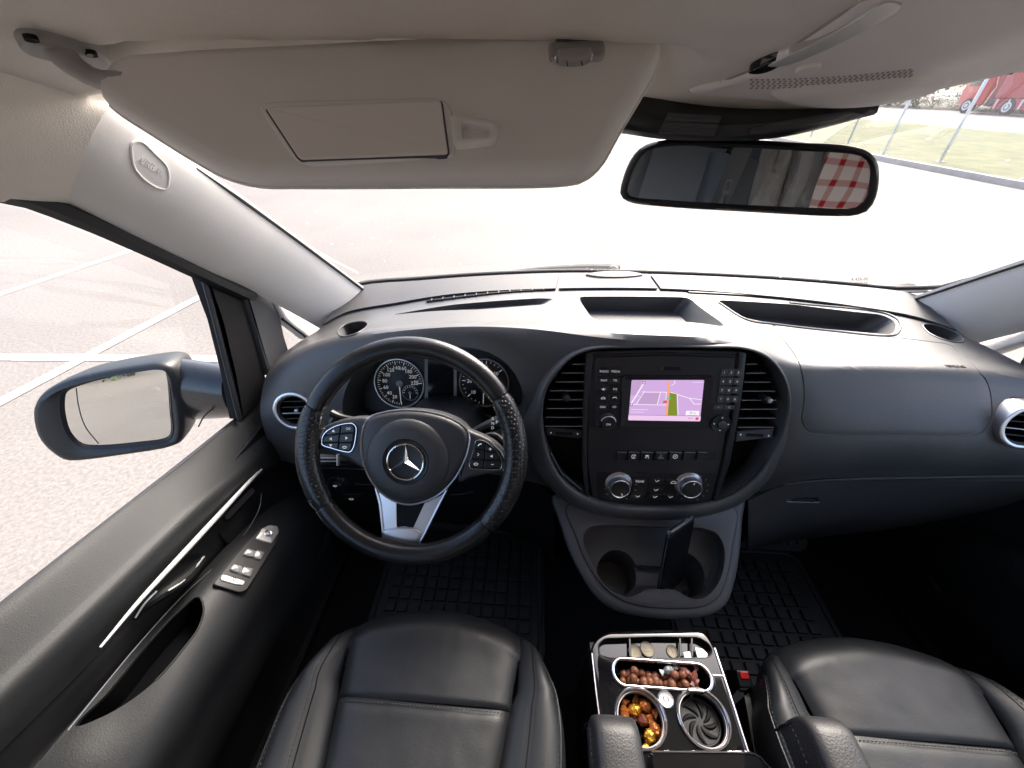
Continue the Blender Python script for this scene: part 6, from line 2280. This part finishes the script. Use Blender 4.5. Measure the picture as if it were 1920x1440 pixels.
def seat(xc, label, name='car_seat'):
    t = thing(name, (xc, 0.05, FZ), label, 'car seat', 'front seats')

    def place(x, y, z):
        return V((xc + x, y, z))

    def patch(f, nu=26, nv=30):
        return [[f(i / (nu - 1), j / (nv - 1)) for i in range(nu)] for j in range(nv)]

    def roll(x, s, z, yfront):
        """s in 0..1 over the last part: rolls over the front edge."""
        ang = s * R(125)
        r = 0.055
        return yfront - r + r * math.sin(ang), z - r + r * math.cos(ang)

    # centre panel, front and rear of the cross seam
    def insert(y0, y1, rollover):
        def f(a, b):
            xx = (a * 2 - 1)
            if rollover and b > 0.6:
                s = (b - 0.6) / 0.4
                x = xx * wi(0.30)
                y, z = roll(x, s, SZ, yf(x))
            else:
                bb = b / 0.6 if rollover else b
                x_ = xx * 0.15
                ye = (yf(xx * wi(0.3)) - 0.055) if rollover else y1
                y = y0 + (ye - y0) * bb
                x = xx * wi(y)
                z = SZ
            e = 1 - abs(xx) ** 14
            ed = min(1, b / 0.05) if rollover else min(1, b / 0.05, (1 - b) / 0.05)
            z += 0.003 * (1 - xx * xx) - 0.012 * (1 - e) - 0.0045 * (1 - math.sin(ed * math.pi / 2)) + 0.002 * math.sin(3.1 * a + 2 * b)
            z += 0.0009 * mnoise.noise(V((xc * 9 + x * 22, y * 22, 1.0))) + 0.0003 * mnoise.noise(V((xc * 9 + x * 60, y * 38, 5.0)))
            return place(x, y, z)
        return patch(f, 54, 60)

    ys = 0.198
    tag(new('cushion_panel', *shell(insert(ys, 0, True), 0.004, 1), 'leather', t, angle=70), 'front centre panel of the cushion')
    tag(new('cushion_panel', *shell(insert(-0.16, ys, False), 0.004, 1), 'leather', t, angle=70), 'rear centre panel of the cushion')
    dashes([place(x, ys - 0.006, SZ + 0.0035 - 0.012 * (abs(x) / 0.145) ** 8) for x in [-0.138 + 0.276 * i / 20 for i in range(21)]], 0.0058, 0.0010).build('stitching', 'thread', t)
    # the dark bed under the grooves
    bed = [[place(x * 0.15, y, SZ - 0.016) for x in (-1, 1)] for y in (-0.18, 0.28)]
    new('cushion_base', *shell(bed, 0.10, 1), 'deep_black', t, smooth=False)

    # side bolsters
    for s in (-1, 1):
        prof = [(0.00, -0.016), (0.05, -0.004), (0.18, 0.004), (0.38, 0.010), (0.40, 0.0095), (0.43, 0.0112), (0.62, 0.016), (0.80, 0.014), (0.93, 0.003), (1.0, -0.018), (1.02, -0.05), (0.99, -0.10)]
        rows_ = []
        for j in range(30):
            b = j / 29
            row_ = []
            for k, (q, h) in enumerate(prof):
                if b < 0.62:
                    y = -0.17 + b / 0.62 * (0.17 + 0.225)
                    x = wi(y) + 0.002 + (wo(y) - wi(y)) * q
                    z = SZ + h
                else:
                    sft = (b - 0.62) / 0.38
                    x0 = wi(0.26) + 0.002 + (wo(0.225) - wi(0.26)) * q
                    fr = yf(wi(0.3) + (q) * 0.05)
                    ang = sft * R(115)
                    rr = 0.055
                    yb = 0.225 + (fr - rr - 0.225) * min(1, sft * 2.2)
                    y = yb + rr * math.sin(ang) * (1 - 0.35 * q)
                    x = x0 - 0.030 * q * q * math.sin(min(ang, R(90)))
                    z = SZ + h * (1 - 0.5 * sft) - rr + rr * math.cos(ang)
                row_.append(place(s * x, y, z))
            rows_.append(spline(row_, 26))
        new('bolster', *shell(rows_, 0.004, s), 'leather', t, angle=70)
        # seams and stitching running along the bolster
        def at_prof(q, h, b0=0.03, b1=0.80):
            res = []
            for j in range(30):
                b = b0 + (b1 - b0) * j / 29
                k = b * 29
                i0 = int(k)
                r0, r1_ = rows_[i0], rows_[min(29, i0 + 1)]
                idx = q * 25
                p0 = r0[int(idx)].lerp(r0[min(25, int(idx) + 1)], idx - int(idx))
                p1 = r1_[int(idx)].lerp(r1_[min(25, int(idx) + 1)], idx - int(idx))
                res.append(p0.lerp(p1, k - i0) + V((0, 0, h)))
            return res
        new('seam', *tube(at_prof(0.235, 0.0001), 0.0010, 5), 'deep_black', t)
        dashes(at_prof(0.27, 0.0008), 0.0062, 0.00055).build('stitching', 'thread_black', t)
        new('piping', *tube(at_prof(0.50, 0.0006, 0.02, 0.86), 0.0016, 6), 'leather', t)
        dashes(at_prof(0.47, 0.0010), 0.0062, 0.00055).build('stitching', 'thread', t)
        # plastic valance beside the cushion
        val = [[place(s * (wo(min(y, 0.24)) - 0.004), y, z) for y in [-0.2 + 0.46 * i / 12 for i in range(13)]] for z in (SZ - 0.075, SZ - 0.14, SZ - 0.24)]
        new('side_panel', *shell(loft(val, 16, 8), 0.01, s), 'black_plastic', t)
    new('seat_base', *boxw(xc - 0.19, xc + 0.19, -0.2, 0.22, FZ, SZ - 0.10), 'black_plastic', t, smooth=False)
    # backrest and headrest (behind the camera, seen in the mirror)
    def bk(a, b):
        xx = a * 2 - 1
        wd = 0.235 - 0.03 * b * b
        y = -0.16 - 0.17 * b + 0.045 * abs(xx) ** 3 + (0.02 if abs(xx) > 0.62 else 0)
        z = SZ + 0.02 + 0.62 * b
        y += -0.012 * math.exp(-((abs(xx) - 0.6) / 0.05) ** 2)
        return place(xx * wd, y, z)
    new('backrest', *shell(patch(bk, 30, 24), 0.08, 1), 'seat_back', t, angle=60)
    hr = [[place(0.13 * math.copysign(abs(math.cos(an)) ** 0.6, math.cos(an)) * sc_, -0.345 + 0.045 * math.sin(an) * sc_, z) for an in [2 * math.pi * i / 24 for i in range(24)]] for z, sc_ in ((-0.185, 0.75), (-0.17, 0.95), (-0.10, 1.0), (-0.04, 0.97), (-0.02, 0.8))]
    gv, gf = grid(hr, True)
    gf += [tuple(range(24)), tuple(range(96, 120))]
    new('headrest', gv, gf, 'seat_back', t, angle=60)
    for s in (-1, 1):
        new('headrest_post', *tube([place(s * 0.06, -0.345, -0.18), place(s * 0.06, -0.345, -0.24)], 0.006, 8), 'chrome', t)
    return t


ds = seat(-0.163, 'black leather driver seat in front of the steering wheel')
ps = seat(0.640, 'black leather passenger seat beyond the centre console')


def rest(parent, px_tl, px_tr, zt, wdt, label):
    """Folding armrest pointing forwards; its front end is seen from above."""
    a, b = P(*px_tl, Z=zt), P(*px_tr, Z=zt)
    c = (a + b) / 2
    hw = (b - a).length / 2
    rows_ = []
    for j in range(22):
        tt = j / 21
        if tt < 0.55:
            y = c.y - 0.34 + (0.34 - 0.02) * tt / 0.55
            dz, sx = 0.0, 1.0
            k = 0
        else:
            k = (tt - 0.55) / 0.45
            y = c.y - 0.02 + 0.028 * math.sin(k * R(110))
            dz = -0.03 * (1 - math.cos(k * R(110)))
            sx = 1 - 0.10 * k
        row_ = []
        for q, h in ((-1, -0.075), (-1.01, -0.03), (-0.99, -0.010), (-0.90, 0.0), (-0.5, 0.004), (0, 0.005), (0.5, 0.004), (0.90, 0.0), (0.99, -0.010), (1.01, -0.03), (1, -0.075)):
            row_.append(V((c.x + q * hw * sx + (c.y - y) * 0.02, y, zt + h * (1 - 0.2 * k) + dz - (0.02 * k if abs(q) > 1 else 0))))
        rows_.append(spline(row_, 30))
    o = new('armrest', *shell(rows_, 0.005, 1), 'leather_soft', parent, angle=60)
    tag(o, label)
    for i in (5, 24):
        dashes([r[i] + V((0, 0, 0.0008)) for r in rows_[:-3]], 0.0065, 0.0009).build('stitching', 'thread', parent)
    new('armrest_end', *boxw(c.x - hw * 0.95, c.x + hw * 0.95, c.y - 0.3, c.y - 0.02, zt - 0.07, zt - 0.012), 'deep_black', parent, smooth=False)


rest(ds, (1112, 1345), (1198, 1347), -0.655, 0.05, 'padded armrest on the console side of the driver seat')
rest(ps, (1512, 1352), (1590, 1345), -0.66, 0.05, 'padded armrest on the console side of the passenger seat')

# red seat belt buckle beside the passenger seat
bkq = P(1396, 1266, Z=-0.90)
bu = thing('belt_buckle', (bkq.x, bkq.y, -0.95), 'red and black seat belt buckle beside the passenger seat', 'belt buckle')
BF = Fr(bkq, (0.0, -0.3, 1.0))
new('body', *slab(BF, rrect(-0.014, 0.012, -0.02, 0.008, 0.004), -0.05, 0.0, 0.003), 'black_plastic', bu)
new('release_button', *slab(BF, rrect(-0.009, 0.007, -0.006, 0.006, 0.002), -0.01, 0.003, 0.0015), 'red_plastic', bu)
new('stalk', *tube([BF.w(0, -0.01, -0.05), BF.w(0.01, -0.03, -0.12), BF.w(0.03, -0.05, -0.2)], 0.010, 8), 'black_plastic', bu)

# ------------------------------------------------------------------ cup holder console under the pod
CUP = Fr(P(1230, 1050, d=.815), (0, -0.60, 0.80))
cc = thing('cup_console', P(1235, 1120, d=.84), 'black moulded cup holder console under the centre pod', 'cup holder console')
CO = [(1036, 930), (1048, 975), (1066, 1030), (1090, 1080), (1122, 1126), (1160, 1150), (1220, 1162), (1280, 1164), (1330, 1158), (1365, 1136), (1382, 1090), (1392, 1030), (1396, 975), (1398, 930), (1310, 925), (1220, 925), (1120, 925)]
co = sm2(CUP.pxs(CO), 90)
bodyc = MB()
rw = [[CUP.w(a, b, 0.0) for a, b in inset(co, 0.016)], [CUP.w(a, b, -0.001) for a, b in inset(co, 0.008)], [CUP.w(a, b, -0.006) for a, b in inset(co, 0.002)], [CUP.w(a, b, -0.016) for a, b in co]]
for s, c in ((0.99, -0.05), (0.92, -0.10), (0.80, -0.17), (0.7, -0.30)):
    rw.append([CUP.w(a * s, b * s + (1 - s) * 0.03, c) for a, b in co])
gv, gf = grid(rw, True)
gf += [tuple(range(90)), tuple(range(7 * 90, 8 * 90))]
cb_ = new('body', gv, gf, 'dash_plastic', cc, angle=60)
FP = [(1062, 950), (1078, 1000), (1100, 1055), (1128, 1096), (1160, 1122), (1205, 1136), (1265, 1140), (1318, 1136), (1346, 1118), (1362, 1080), (1372, 1020), (1378, 955), (1310, 940), (1220, 938), (1130, 940)]
fp2 = sm2(CUP.pxs(FP), 80)
fpo = new('face_panel', *slab(CUP, fp2, -0.02, 0.0028, 0.0015), 'dash_plastic', cc)
OP = [(1092, 1010), (1098, 992), (1118, 984), (1170, 984), (1250, 987), (1320, 990), (1344, 1000), (1356, 1022), (1358, 1050), (1350, 1085), (1336, 1108), (1318, 1122), (1300, 1124), (1284, 1118), (1266, 1108), (1240, 1106), (1212, 1106), (1196, 1114), (1176, 1120), (1158, 1116), (1136, 1102), (1116, 1072), (1100, 1040)]
op2 = sm2(CUP.pxs(OP), 90)


def prism(fr, pts, c0, c1, shift=(0, 0), s=1.0):
    n = len(pts)
    ca = sum(q[0] for q in pts) / n
    cb = sum(q[1] for q in pts) / n
    vs = [fr.w(a, b, c1) for a, b in pts] + [fr.w(ca + (a - ca) * s + shift[0], cb + (b - cb) * s + shift[1], c0) for a, b in pts]
    fs = [tuple(range(n)), tuple(range(n, 2 * n))] + [(i, (i + 1) % n, n + (i + 1) % n, n + i) for i in range(n)]
    return vs, fs


opc = inset(op2, 0.0)
cutr = prism(CUP, [(a, b) for a, b in opc], -0.045, 0.02, (0, -0.004), 0.97)
cups = []
for u, v in ((1160, 1072), (1284, 1078)):
    q = P(u, v, d=.84)
    f = Fr(q, (0, -0.30, 0.95))
    cups.append(lathe(f, [(0.046, 0.05), (0.044, 0.0), (0.040, -0.10)], 40))
q = P(1222, 1078, d=.842)
f = Fr(q, (0, -0.30, 0.95))
cups.append(slab(f, rrect(-0.07, 0.07, -0.018, 0.018, 0.004), -0.02, 0.05))
cut(cb_, [cutr] + cups)
cut(fpo, [cutr])
for o in (cb_, fpo):
    o.data.polygons.foreach_set('use_smooth', [True] * len(o.data.polygons))
    o.data.set_sharp_from_angle(angle=R(35))
new('panel_seam', *tube([CUP.w(a, b, 0.0008) for a, b in fp2], 0.0013, 6, True), 'deep_black', cc)
new('opening_lip', *tube([CUP.w(a, b, 0.0028) for a, b in op2], 0.0013, 6, True), 'dash_plastic', cc)

# phone leaning in the cup
p0, p1, p2 = P(1231, 1018, d=.735), P(1281, 984, d=.775), P(1252, 1104, d=.835)
ex_ = (p1 - p0)
ey_ = (p0 - p2)
PF = Fr((0, 0, 0), (0, 0, 1))
PF.o = (p1 + p2) / 2
PF.ex = ex_.normalized()
PF.ez = PF.ex.cross(ey_).normalized()
PF.ey = PF.ez.cross(PF.ex).normalized()
pw_, ph_ = ex_.length, ey_.length
ph = thing('smartphone', p2, 'black smartphone leaning in the cup holder', 'phone')
new('body', *slab(PF, rrect(-pw_ / 2, pw_ / 2, -ph_ / 2, ph_ / 2, 0.009), -0.004, 0.004, 0.002, 3), 'phone_black', ph)
new('edge_band', *tube([PF.w(a, b, 0.0005) for a, b in rrect(-pw_ / 2, pw_ / 2, -ph_ / 2, ph_ / 2, 0.009)], 0.0012, 6, True), 'key_plastic', ph)
new('screen', *slab(PF, rrect(-pw_ / 2 + 0.003, pw_ / 2 - 0.003, -ph_ / 2 + 0.004, ph_ / 2 - 0.004, 0.007), 0.003, 0.0043), 'screen_glass', ph)

# ------------------------------------------------------------------ console box between the seats
CZ = -0.80
CON = Fr((0.235, 0.2, CZ), (0, 0, 1), (0, 1, 0))
CON.ex, CON.ey = V((1, 0, 0)), V((0, 1, 0))
cb = thing('console_box', (0.235, 0.1, FZ), 'glossy black console box with chrome trimmed cup rings between the seats', 'console box')


def qpx(u, v, c=0.0):
    return CON.px(u, v, c)


TOPO = [qpx(*q) for q in [(1107, 1216), (1118, 1196), (1140, 1184), (1230, 1180), (1308, 1181), (1325, 1188), (1341, 1215), (1402, 1408)]] + [(0.112, -0.36), (-0.110, -0.36), qpx(1124, 1345)]
tp = rpoly(TOPO, 0.010)
top = new('top_plate', *slab(CON, tp, -0.05, 0.0, 0.004, 3), 'piano_black', cb)
OVAL = rrect(*sorted((qpx(1152, 1264)[0], qpx(1328, 1264)[0])), *sorted((qpx(1240, 1289)[1], qpx(1240, 1243)[1])), 0.03, 10)
ca1, cb1 = qpx(1201, 1346)
r1c = (qpx(1245, 1346)[0] - qpx(1157, 1346)[0]) / 2
ca2, cb2 = qpx(1318, 1347)
r2c = (qpx(1362, 1347)[0] - qpx(1274, 1347)[0]) / 2
TRY = rpoly([qpx(*q) for q in [(1122, 1206), (1134, 1196), (1230, 1193), (1310, 1194), (1330, 1206), (1338, 1222), (1330, 1233), (1240, 1235), (1140, 1234), (1124, 1226)]], 0.006)
cut(top, [slab(CON, OVAL, -0.045, 0.02), lathe(CON, [(r1c, -0.048), (r1c, 0.02)], 48, ca1, cb1), lathe(CON, [(r2c, -0.048), (r2c, 0.02)], 48, ca2, cb2), slab(CON, TRY, -0.014, 0.02)])
top.data.polygons.foreach_set('use_smooth', [True] * len(top.data.polygons))
top.data.set_sharp_from_angle(angle=R(30))
new('box_body', *boxw(0.130, 0.342, -0.16, 0.315, FZ, CZ - 0.0505), 'black_plastic', cb, smooth=False)
new('oval_rim', *band(CON, inset(OVAL, -0.0045), inset(OVAL, 0.0006), -0.002, 0.0045, 0.002), 'chrome', cb)
for a, b, r in ((ca1, cb1, r1c), (ca2, cb2, r2c)):
    k = new('cup_ring', *band(CON.at(a, b), circ(r + 0.0035, 56), circ(r - 0.0006, 56), -0.002, 0.0045, 0.002), 'chrome', cb)
    new('cup_ring_inner', *band(CON.at(a, b), circ(r - 0.001, 56), circ(r - 0.0030, 56), -0.010, -0.001, 0.001), 'brushed_alloy', k)
# rubber swirl insert in the second cup
ins = new('cup_insert', *lathe(CON, [(r2c - 0.004, -0.045), (r2c - 0.004, -0.020), (r2c - 0.006, -0.018), (0.001, -0.018)], 40, ca2, cb2), 'rubber', cb)
for k in range(8):
    pts_ = []
    for j in range(9):
        q = 0.006 + (r2c - 0.014) * j / 8
        an = 2 * math.pi * k / 8 + 0.9 * j / 8
        pts_.append(CON.w(ca2 + q * math.cos(an), cb2 + q * math.sin(an), -0.0172))
    new('swirl_rib', *tube(pts_, [0.0008 + 0.0026 * math.sin(math.pi * j / 8) for j in range(9)], 6), 'deep_black', ins)
new('insert_rim', *tube([CON.w(ca2 + (r2c - 0.007) * math.cos(R(t)), cb2 + (r2c - 0.007) * math.sin(R(t)), -0.017) for t in range(0, 360, 9)], 0.0016, 6, True), 'rubber', ins)
# power button between the cups
a, b = qpx(1248, 1312)
pb = new('power_button', *lathe(CON, [(0.0125, 0.0), (0.0125, 0.002), (0.0105, 0.0032), (0.0085, 0.0028), (0.0005, 0.003)], 32, a, b), 'brushed_alloy', cb)
new('button_mark', *tube([CON.w(a + 0.004 * math.cos(R(t)), b + 0.004 * math.sin(R(t)), 0.0032) for t in range(120, 421, 20)], 0.0007, 5), 'key_plastic', pb)
# chrome edge lines, tray divider walls
new('edge_trim', *tube([CON.w(a, b, -0.0005) for a, b in [qpx(1110, 1225), qpx(1117, 1290), qpx(1124, 1345)]], 0.0014, 6), 'satin_silver', cb)
new('edge_trim', *tube([CON.w(a, b, -0.0005) for a, b in [qpx(1340, 1215), qpx(1372, 1312), qpx(1403, 1410)]], 0.0018, 6), 'satin_silver', cb)
new('edge_trim', *tube([CON.w(*qpx(1336, 1266), 0.0006), CON.w(*qpx(1354, 1267), 0.0006)], 0.0014, 6), 'satin_silver', cb)
new('tray_edge', *tube([CON.w(*q, 0.0) for q in TRY], 0.0010, 6, True), 'piano_black', cb)
for u in (1180, 1274, 1296):
    q0, q1 = qpx(u, 1198, -0.006), qpx(u + 1, 1232, -0.006)
    new('tray_divider', *tube([CON.w(*q0, -0.004), CON.w(*q1, -0.004)], 0.0022, 6), 'piano_black', cb)
for px in ([(1280, 1222), (1294, 1220), (1298, 1236), (1284, 1237)], [(1302, 1212), (1318, 1216), (1328, 1226), (1326, 1234), (1308, 1235)]):
    new('tray_lid', *slab(CON, rpoly([qpx(u, v, -0.003) for u, v in px], 0.002), -0.006, -0.003, 0.001), 'silver_button', cb)
# second lid behind the cups with a chrome border
LDP = [qpx(*q, 0.02) for q in [(1222, 1408), (1300, 1409), (1408, 1411), (1428, 1420), (1446, 1440), (1470, 1490)]] + [(0.125, -0.42), (-0.08, -0.42)]
lid2 = new('rear_lid', *slab(CON, rpoly(LDP, 0.004), -0.01, 0.018, 0.002), 'piano_black', cb)
new('lid_border', *tube([CON.w(a, b, 0.0185) for a, b in [qpx(*q, 0.02) for q in [(1222, 1408.5), (1300, 1409.5), (1400, 1410.5), (1415, 1413), (1428, 1420), (1446, 1440), (1470, 1490)]]], 0.0016, 6), 'chrome', lid2)

# coins in the tray
for u, v, r, lb in ((1190.5, 1221, 0.0122, 'small pale coin left in the console tray, leftmost of the three'), (1213.5, 1217, 0.0128, 'larger grey coin overlapping its neighbour in the console tray'), (1261, 1221, 0.0105, 'small coin lying alone in the console tray')):
    a, b = qpx(u, v, -0.011)
    fz = CON.at(a, b, -0.0125)
    if r > 0.0125:
        fz = Fr(fz.o + V((0, 0, 0.001)), (0.12, 0.0, 1))
    o = thing('coin', fz.o, lb, 'coin', 'coins in the console tray')
    new('disc', *lathe(fz, [(r, -0.001), (r, 0.0006), (r * 0.96, 0.001), (r * 0.9, 0.0007), (0.0005, 0.0007)], 32), 'coin_nickel', o)
    text({0.0122: '2', 0.0128: '10', 0.0105: '1'}[r], r * 0.8, fz, 0, 0, 0.0008, 'coin_nickel', o, 'relief', 0.0004)

# nuts and wrappers in the oval tray
rng = random.Random(3)
def nut_mesh():
    prof = []
    for i in range(9):
        t = i / 8
        an = math.pi * t
        rr = math.sin(an) ** 0.85 * (1.0 if t < 0.5 else 1.0 - 0.12 * (t - 0.5))
        prof.append((max(0.0003, 0.0072 * rr), -0.0078 * math.cos(an)))
    return lathe(Fr((0, 0, 0), (0, 0, 1)), prof, 12)


o_min_a, o_max_a = min(q[0] for q in OVAL), max(q[0] for q in OVAL)
o_min_b, o_max_b = min(q[1] for q in OVAL), max(q[1] for q in OVAL)
nm0 = None
cnt = 0
for lay in range(2):
    for i in range(11):
        for j in range(3):
            a = o_min_a + 0.018 + (o_max_a - o_min_a - 0.040) * i / 10 * 0.98 + rng.uniform(-0.003, 0.003) + 0.006 * lay
            b = o_min_b + 0.010 + 0.0125 * j + rng.uniform(-0.002, 0.002)
            if b > o_max_b - 0.006 or (lay and (rng.random() < 0.45 or i > 8)):
                continue
            z = -0.020 + 0.0120 * lay + rng.uniform(-0.001, 0.002)
            lb = 'round brown hazelnut among others in the oval chrome tray'
            if nm0 is None:
                g = nut_mesh()
                o = new('hazelnut', g[0], g[1], 'nut_shell', None, origin=(0, 0, 0))
                nm0 = o
            else:
                o = nm0.copy()
                COL.objects.link(o)
            o.location = CON.w(a, b, z)
            o.rotation_euler = (rng.uniform(0, 6), rng.uniform(0, 6), rng.uniform(0, 6))
            s = rng.uniform(0.88, 1.06)
            o.scale = (s, s, s)
            tag(o, lb, 'hazelnut', 'hazelnuts in the oval tray')


def wrapper(name, u, v, z, L, W, m, ang, label, seed, cat='sweet'):
    """A twisted foil sweet: swollen middle, pinched ends that fan out."""
    r = random.Random(seed)
    a, b = qpx(u, v, z)
    f = CON.at(a, b, z).rot(R(ang))
    rws = []
    for i in range(15):
        t = i / 14 * 2 - 1
        if abs(t) < 0.5:
            rad = W * math.sqrt(max(0.05, 1 - (t / 0.56) ** 2))
        else:
            rad = W * (0.22 + 1.5 * (abs(t) - 0.5))
        fl = 1 if abs(t) < 0.5 else 0.35
        rws.append([f.w(t * L, rad * math.cos(2 * math.pi * k / 14) * r.uniform(0.85, 1.15), rad * fl * math.sin(2 * math.pi * k / 14) * r.uniform(0.85, 1.15) + W) for k in range(14)])
    gv, gf = grid(rws, True)
    gf += [tuple(range(14)), tuple(range(14 * 14, 15 * 14))]
    return tag(new(name, gv, gf, m, None, angle=25), label, cat)


wrapper('sweet', 1285, 1264, -0.012, 0.021, 0.006, 'wrapper_brown', -38, 'dark red wrapped sweet lying across the hazelnuts', 1)
wrapper('sweet', 1300, 1270, -0.010, 0.016, 0.005, 'wrapper_brown', 60, 'short brown wrapped sweet at the end of the oval tray', 2)
wrapper('sweet', 1252, 1258, -0.012, 0.016, 0.006, 'wrapper_silver', 20, 'silver green crumpled wrapper among the hazelnuts', 5)
for i, (u, v, m, an, lb) in enumerate(((1188, 1333, 'gold_foil', 15, 'bright gold foil sweet on top in the front cup'), (1168, 1342, 'amber_foil', 80, 'amber foil sweet at the edge of the front cup'), (1208, 1326, 'amber_foil', -30, 'dark amber foil sweet behind the gold one'), (1216, 1384, 'gold_foil', 60, 'gold foil sweet half hidden by the armrest'), (1226, 1372, 'amber_foil', 110, 'amber wrapped sweet standing at the cup wall'), (1205, 1352, 'wrapper_brown', 0, 'dark brown sweet at the bottom of the front cup'))):
    wrapper('sweet', u, v, -0.036 if i == 5 else -0.028, 0.020, 0.009, m, an, lb, 20 + i)

# ------------------------------------------------------------------ footwell, mats
tag(new('firewall', *shell([[V((CX - 0.84, 1.02, -0.6)), V((CX + 0.84, 1.02, -0.6))], [V((CX - 0.84, 1.05, -0.95)), V((CX + 0.84, 1.05, -0.95))], [V((CX - 0.84, 0.86, FZ)), V((CX + 0.84, 0.86, FZ))]], 0.02, 1), 'carpet', None), 'black carpeted bulkhead in the footwell', kind='structure')
for s in (-1, 1):
    x = CX + s * 0.80
    o = new('kick_panel', *boxw(min(x + s * 0.03, x + s * 0.06), max(x + s * 0.03, x + s * 0.06), 0.40, 1.10, FZ, -0.60), 'black_plastic', None, smooth=False)
    tag(o, 'black kick panel beside the %s footwell' % ('driver' if s < 0 else 'passenger'), kind='structure')
    o = new('door_sill', *boxw(min(x - s * 0.02, x + s * 0.06), max(x - s * 0.02, x + s * 0.06), -0.42, 0.62, FZ - 0.06, FZ + 0.03), 'black_plastic', None, smooth=False)
    tag(o, 'black door sill on the %s side' % ('driver' if s < 0 else 'passenger'), kind='structure')


def mat_obj(x0, x1, y0, y1, label):
    t = thing('floor_mat', ((x0 + x1) / 2, (y0 + y1) / 2, FZ), label, 'floor mat', 'rubber floor mats')
    f = Fr(((x0 + x1) / 2, (y0 + y1) / 2, FZ + 0.002), (0, 0, 1), (0, 1, 0))
    f.ex, f.ey = V((1, 0, 0)), V((0, 1, 0))
    hw, hh = (x1 - x0) / 2, (y1 - y0) / 2
    new('sheet', *slab(f, rrect(-hw, hw, -hh, hh, 0.04), 0, 0.006, 0.002), 'rubber', t)
    new('rim', *tube([f.w(a, b, 0.006) for a, b in rrect(-hw + .012, hw - .012, -hh + .012, hh - .012, 0.04)], 0.006, 8, True), 'rubber', t)
    g = MB()
    p = 0.034
    nx, ny = int((hw * 2 - 0.07) / p), int((hh * 2 - 0.07) / p)
    for i in range(nx):
        for j in range(ny):
            a = -nx * p / 2 + (i + 0.5) * p
            b = -ny * p / 2 + (j + 0.5) * p
            g.add(boxf(f, a - p * .40, a + p * .40, b - p * .40, b + p * .40, 0.005, 0.013, 0.002))
    tag(g.build('tread_blocks', 'rubber', t), kind='stuff')
    return t, f


mat_obj(0.40, 0.84, 0.30, 0.72, 'black rubber floor mat with square blocks in the passenger footwell')
mat_obj(-0.42, 0.06, 0.36, 0.74, 'black rubber floor mat behind the steering wheel')
# ribbed toe part of the mats
for xx, lb in ((0.64, 'sloping ribbed mat end in the passenger footwell'), (-0.17, 'sloping ribbed mat end under the pedals')):
    t = thing('toe_mat', (xx, 0.8, FZ), lb, 'floor mat')
    f = Fr((xx, 0.79, FZ + 0.06), (0, -0.65, 0.76))
    new('sheet', *slab(f, rrect(-0.24, 0.24, -0.09, 0.10, 0.03), -0.004, 0.004, 0.002), 'rubber', t)
    for i in range(16):
        a = -0.21 + 0.028 * i
        new('rib', *boxf(f, a - 0.005, a + 0.005, -0.07, 0.085, 0.003, 0.009, 0.002), 'rubber', t)

# ------------------------------------------------------------------ what the mirror shows behind
rb = thing('blocking_bench', (CX, -1.0, FZ), 'dark bench backrest added behind the front seats to block the bright rear', 'bench')  # bench added to block the bright open rear in the mirror
new('backrest', *shell([[V((CX - 0.62 + 1.24 * i / 20, -1.02 - 0.12 * j / 8 + 0.01 * math.sin(i * 0.95), FZ + 0.35 + 0.62 * j / 8)) for i in range(21)] for j in range(9)], 0.09, 1), 'seat_back', rb, angle=60)
new('cushion', *boxw(CX - 0.62, CX + 0.62, -1.0, -0.62, FZ + 0.25, FZ + 0.38), 'seat_back', rb)
for x in (-0.4, 0.0, 0.4):
    new('headrest', *slab(Fr((CX + x, -1.2, -0.17), (0, 1, 0.1)), rrect(-0.12, 0.12, -0.02, 0.15, 0.05), -0.04, 0.04, 0.02, 3), 'seat_back', rb)
ct = thing('coat', (0.12, -0.55, -0.6), 'grey coat hanging behind the seats, seen in the rear view mirror', 'coat')
rws = []
for j in range(26):
    tt = j / 25
    row_ = []
    for i in range(22):
        s = i / 21
        x = -0.03 + 0.21 * s + 0.05 * (1 - tt)
        y = -0.50 + 0.028 * math.sin(9 * s + 4 * tt) + 0.014 * math.sin(23 * s - 6 * tt) - 0.05 * s
        row_.append(V((x, y, -0.62 + 0.60 * tt)))
    rws.append(row_)
new('cloth', *shell(rws, 0.012, 1), 'coat_cloth', ct, angle=60)
pl = thing('plaid_cloth', (0.32, -0.5, -0.6), 'red and white plaid cloth seen at the end of the rear view mirror', 'cloth')
rws = []
for j in range(26):
    tt = j / 25
    row_ = []
    for i in range(26):
        s = i / 25
        x = 0.145 + 0.34 * s
        y = -0.46 + 0.022 * math.sin(7 * s + 3 * tt) + 0.018 * math.sin(11 * tt + 4 * s)
        row_.append(V((x + 0.05 * (1 - tt), y, -0.60 + 0.56 * tt)))
    rws.append(row_)
new('cloth', *shell(rws, 0.012, 1), 'plaid_cloth', pl, angle=60)
sb = thing('seat_belt', (-0.02, -0.21, -0.35), 'black seat belt strap with silver tongue seen in the rear view mirror', 'seat belt')
new('strap', *tube(spline([V((0.03, -0.195, -0.02)), V((0.015, -0.185, -0.16)), V((0.0, -0.175, -0.30)), V((-0.01, -0.16, -0.45))], 20), 0.022, 8, r2=0.0012, nrm=(0, 1, 0)), 'black_plastic', sb)
fb_ = Fr((0.010, -0.178, -0.235), (0, 1, 0.1))
new('tongue', *band(fb_, rrect(-0.008, 0.008, -0.018, 0.016, 0.003), rrect(-0.006, 0.006, -0.010, 0.012, 0.002), -0.001, 0.002), 'key_plastic', sb)
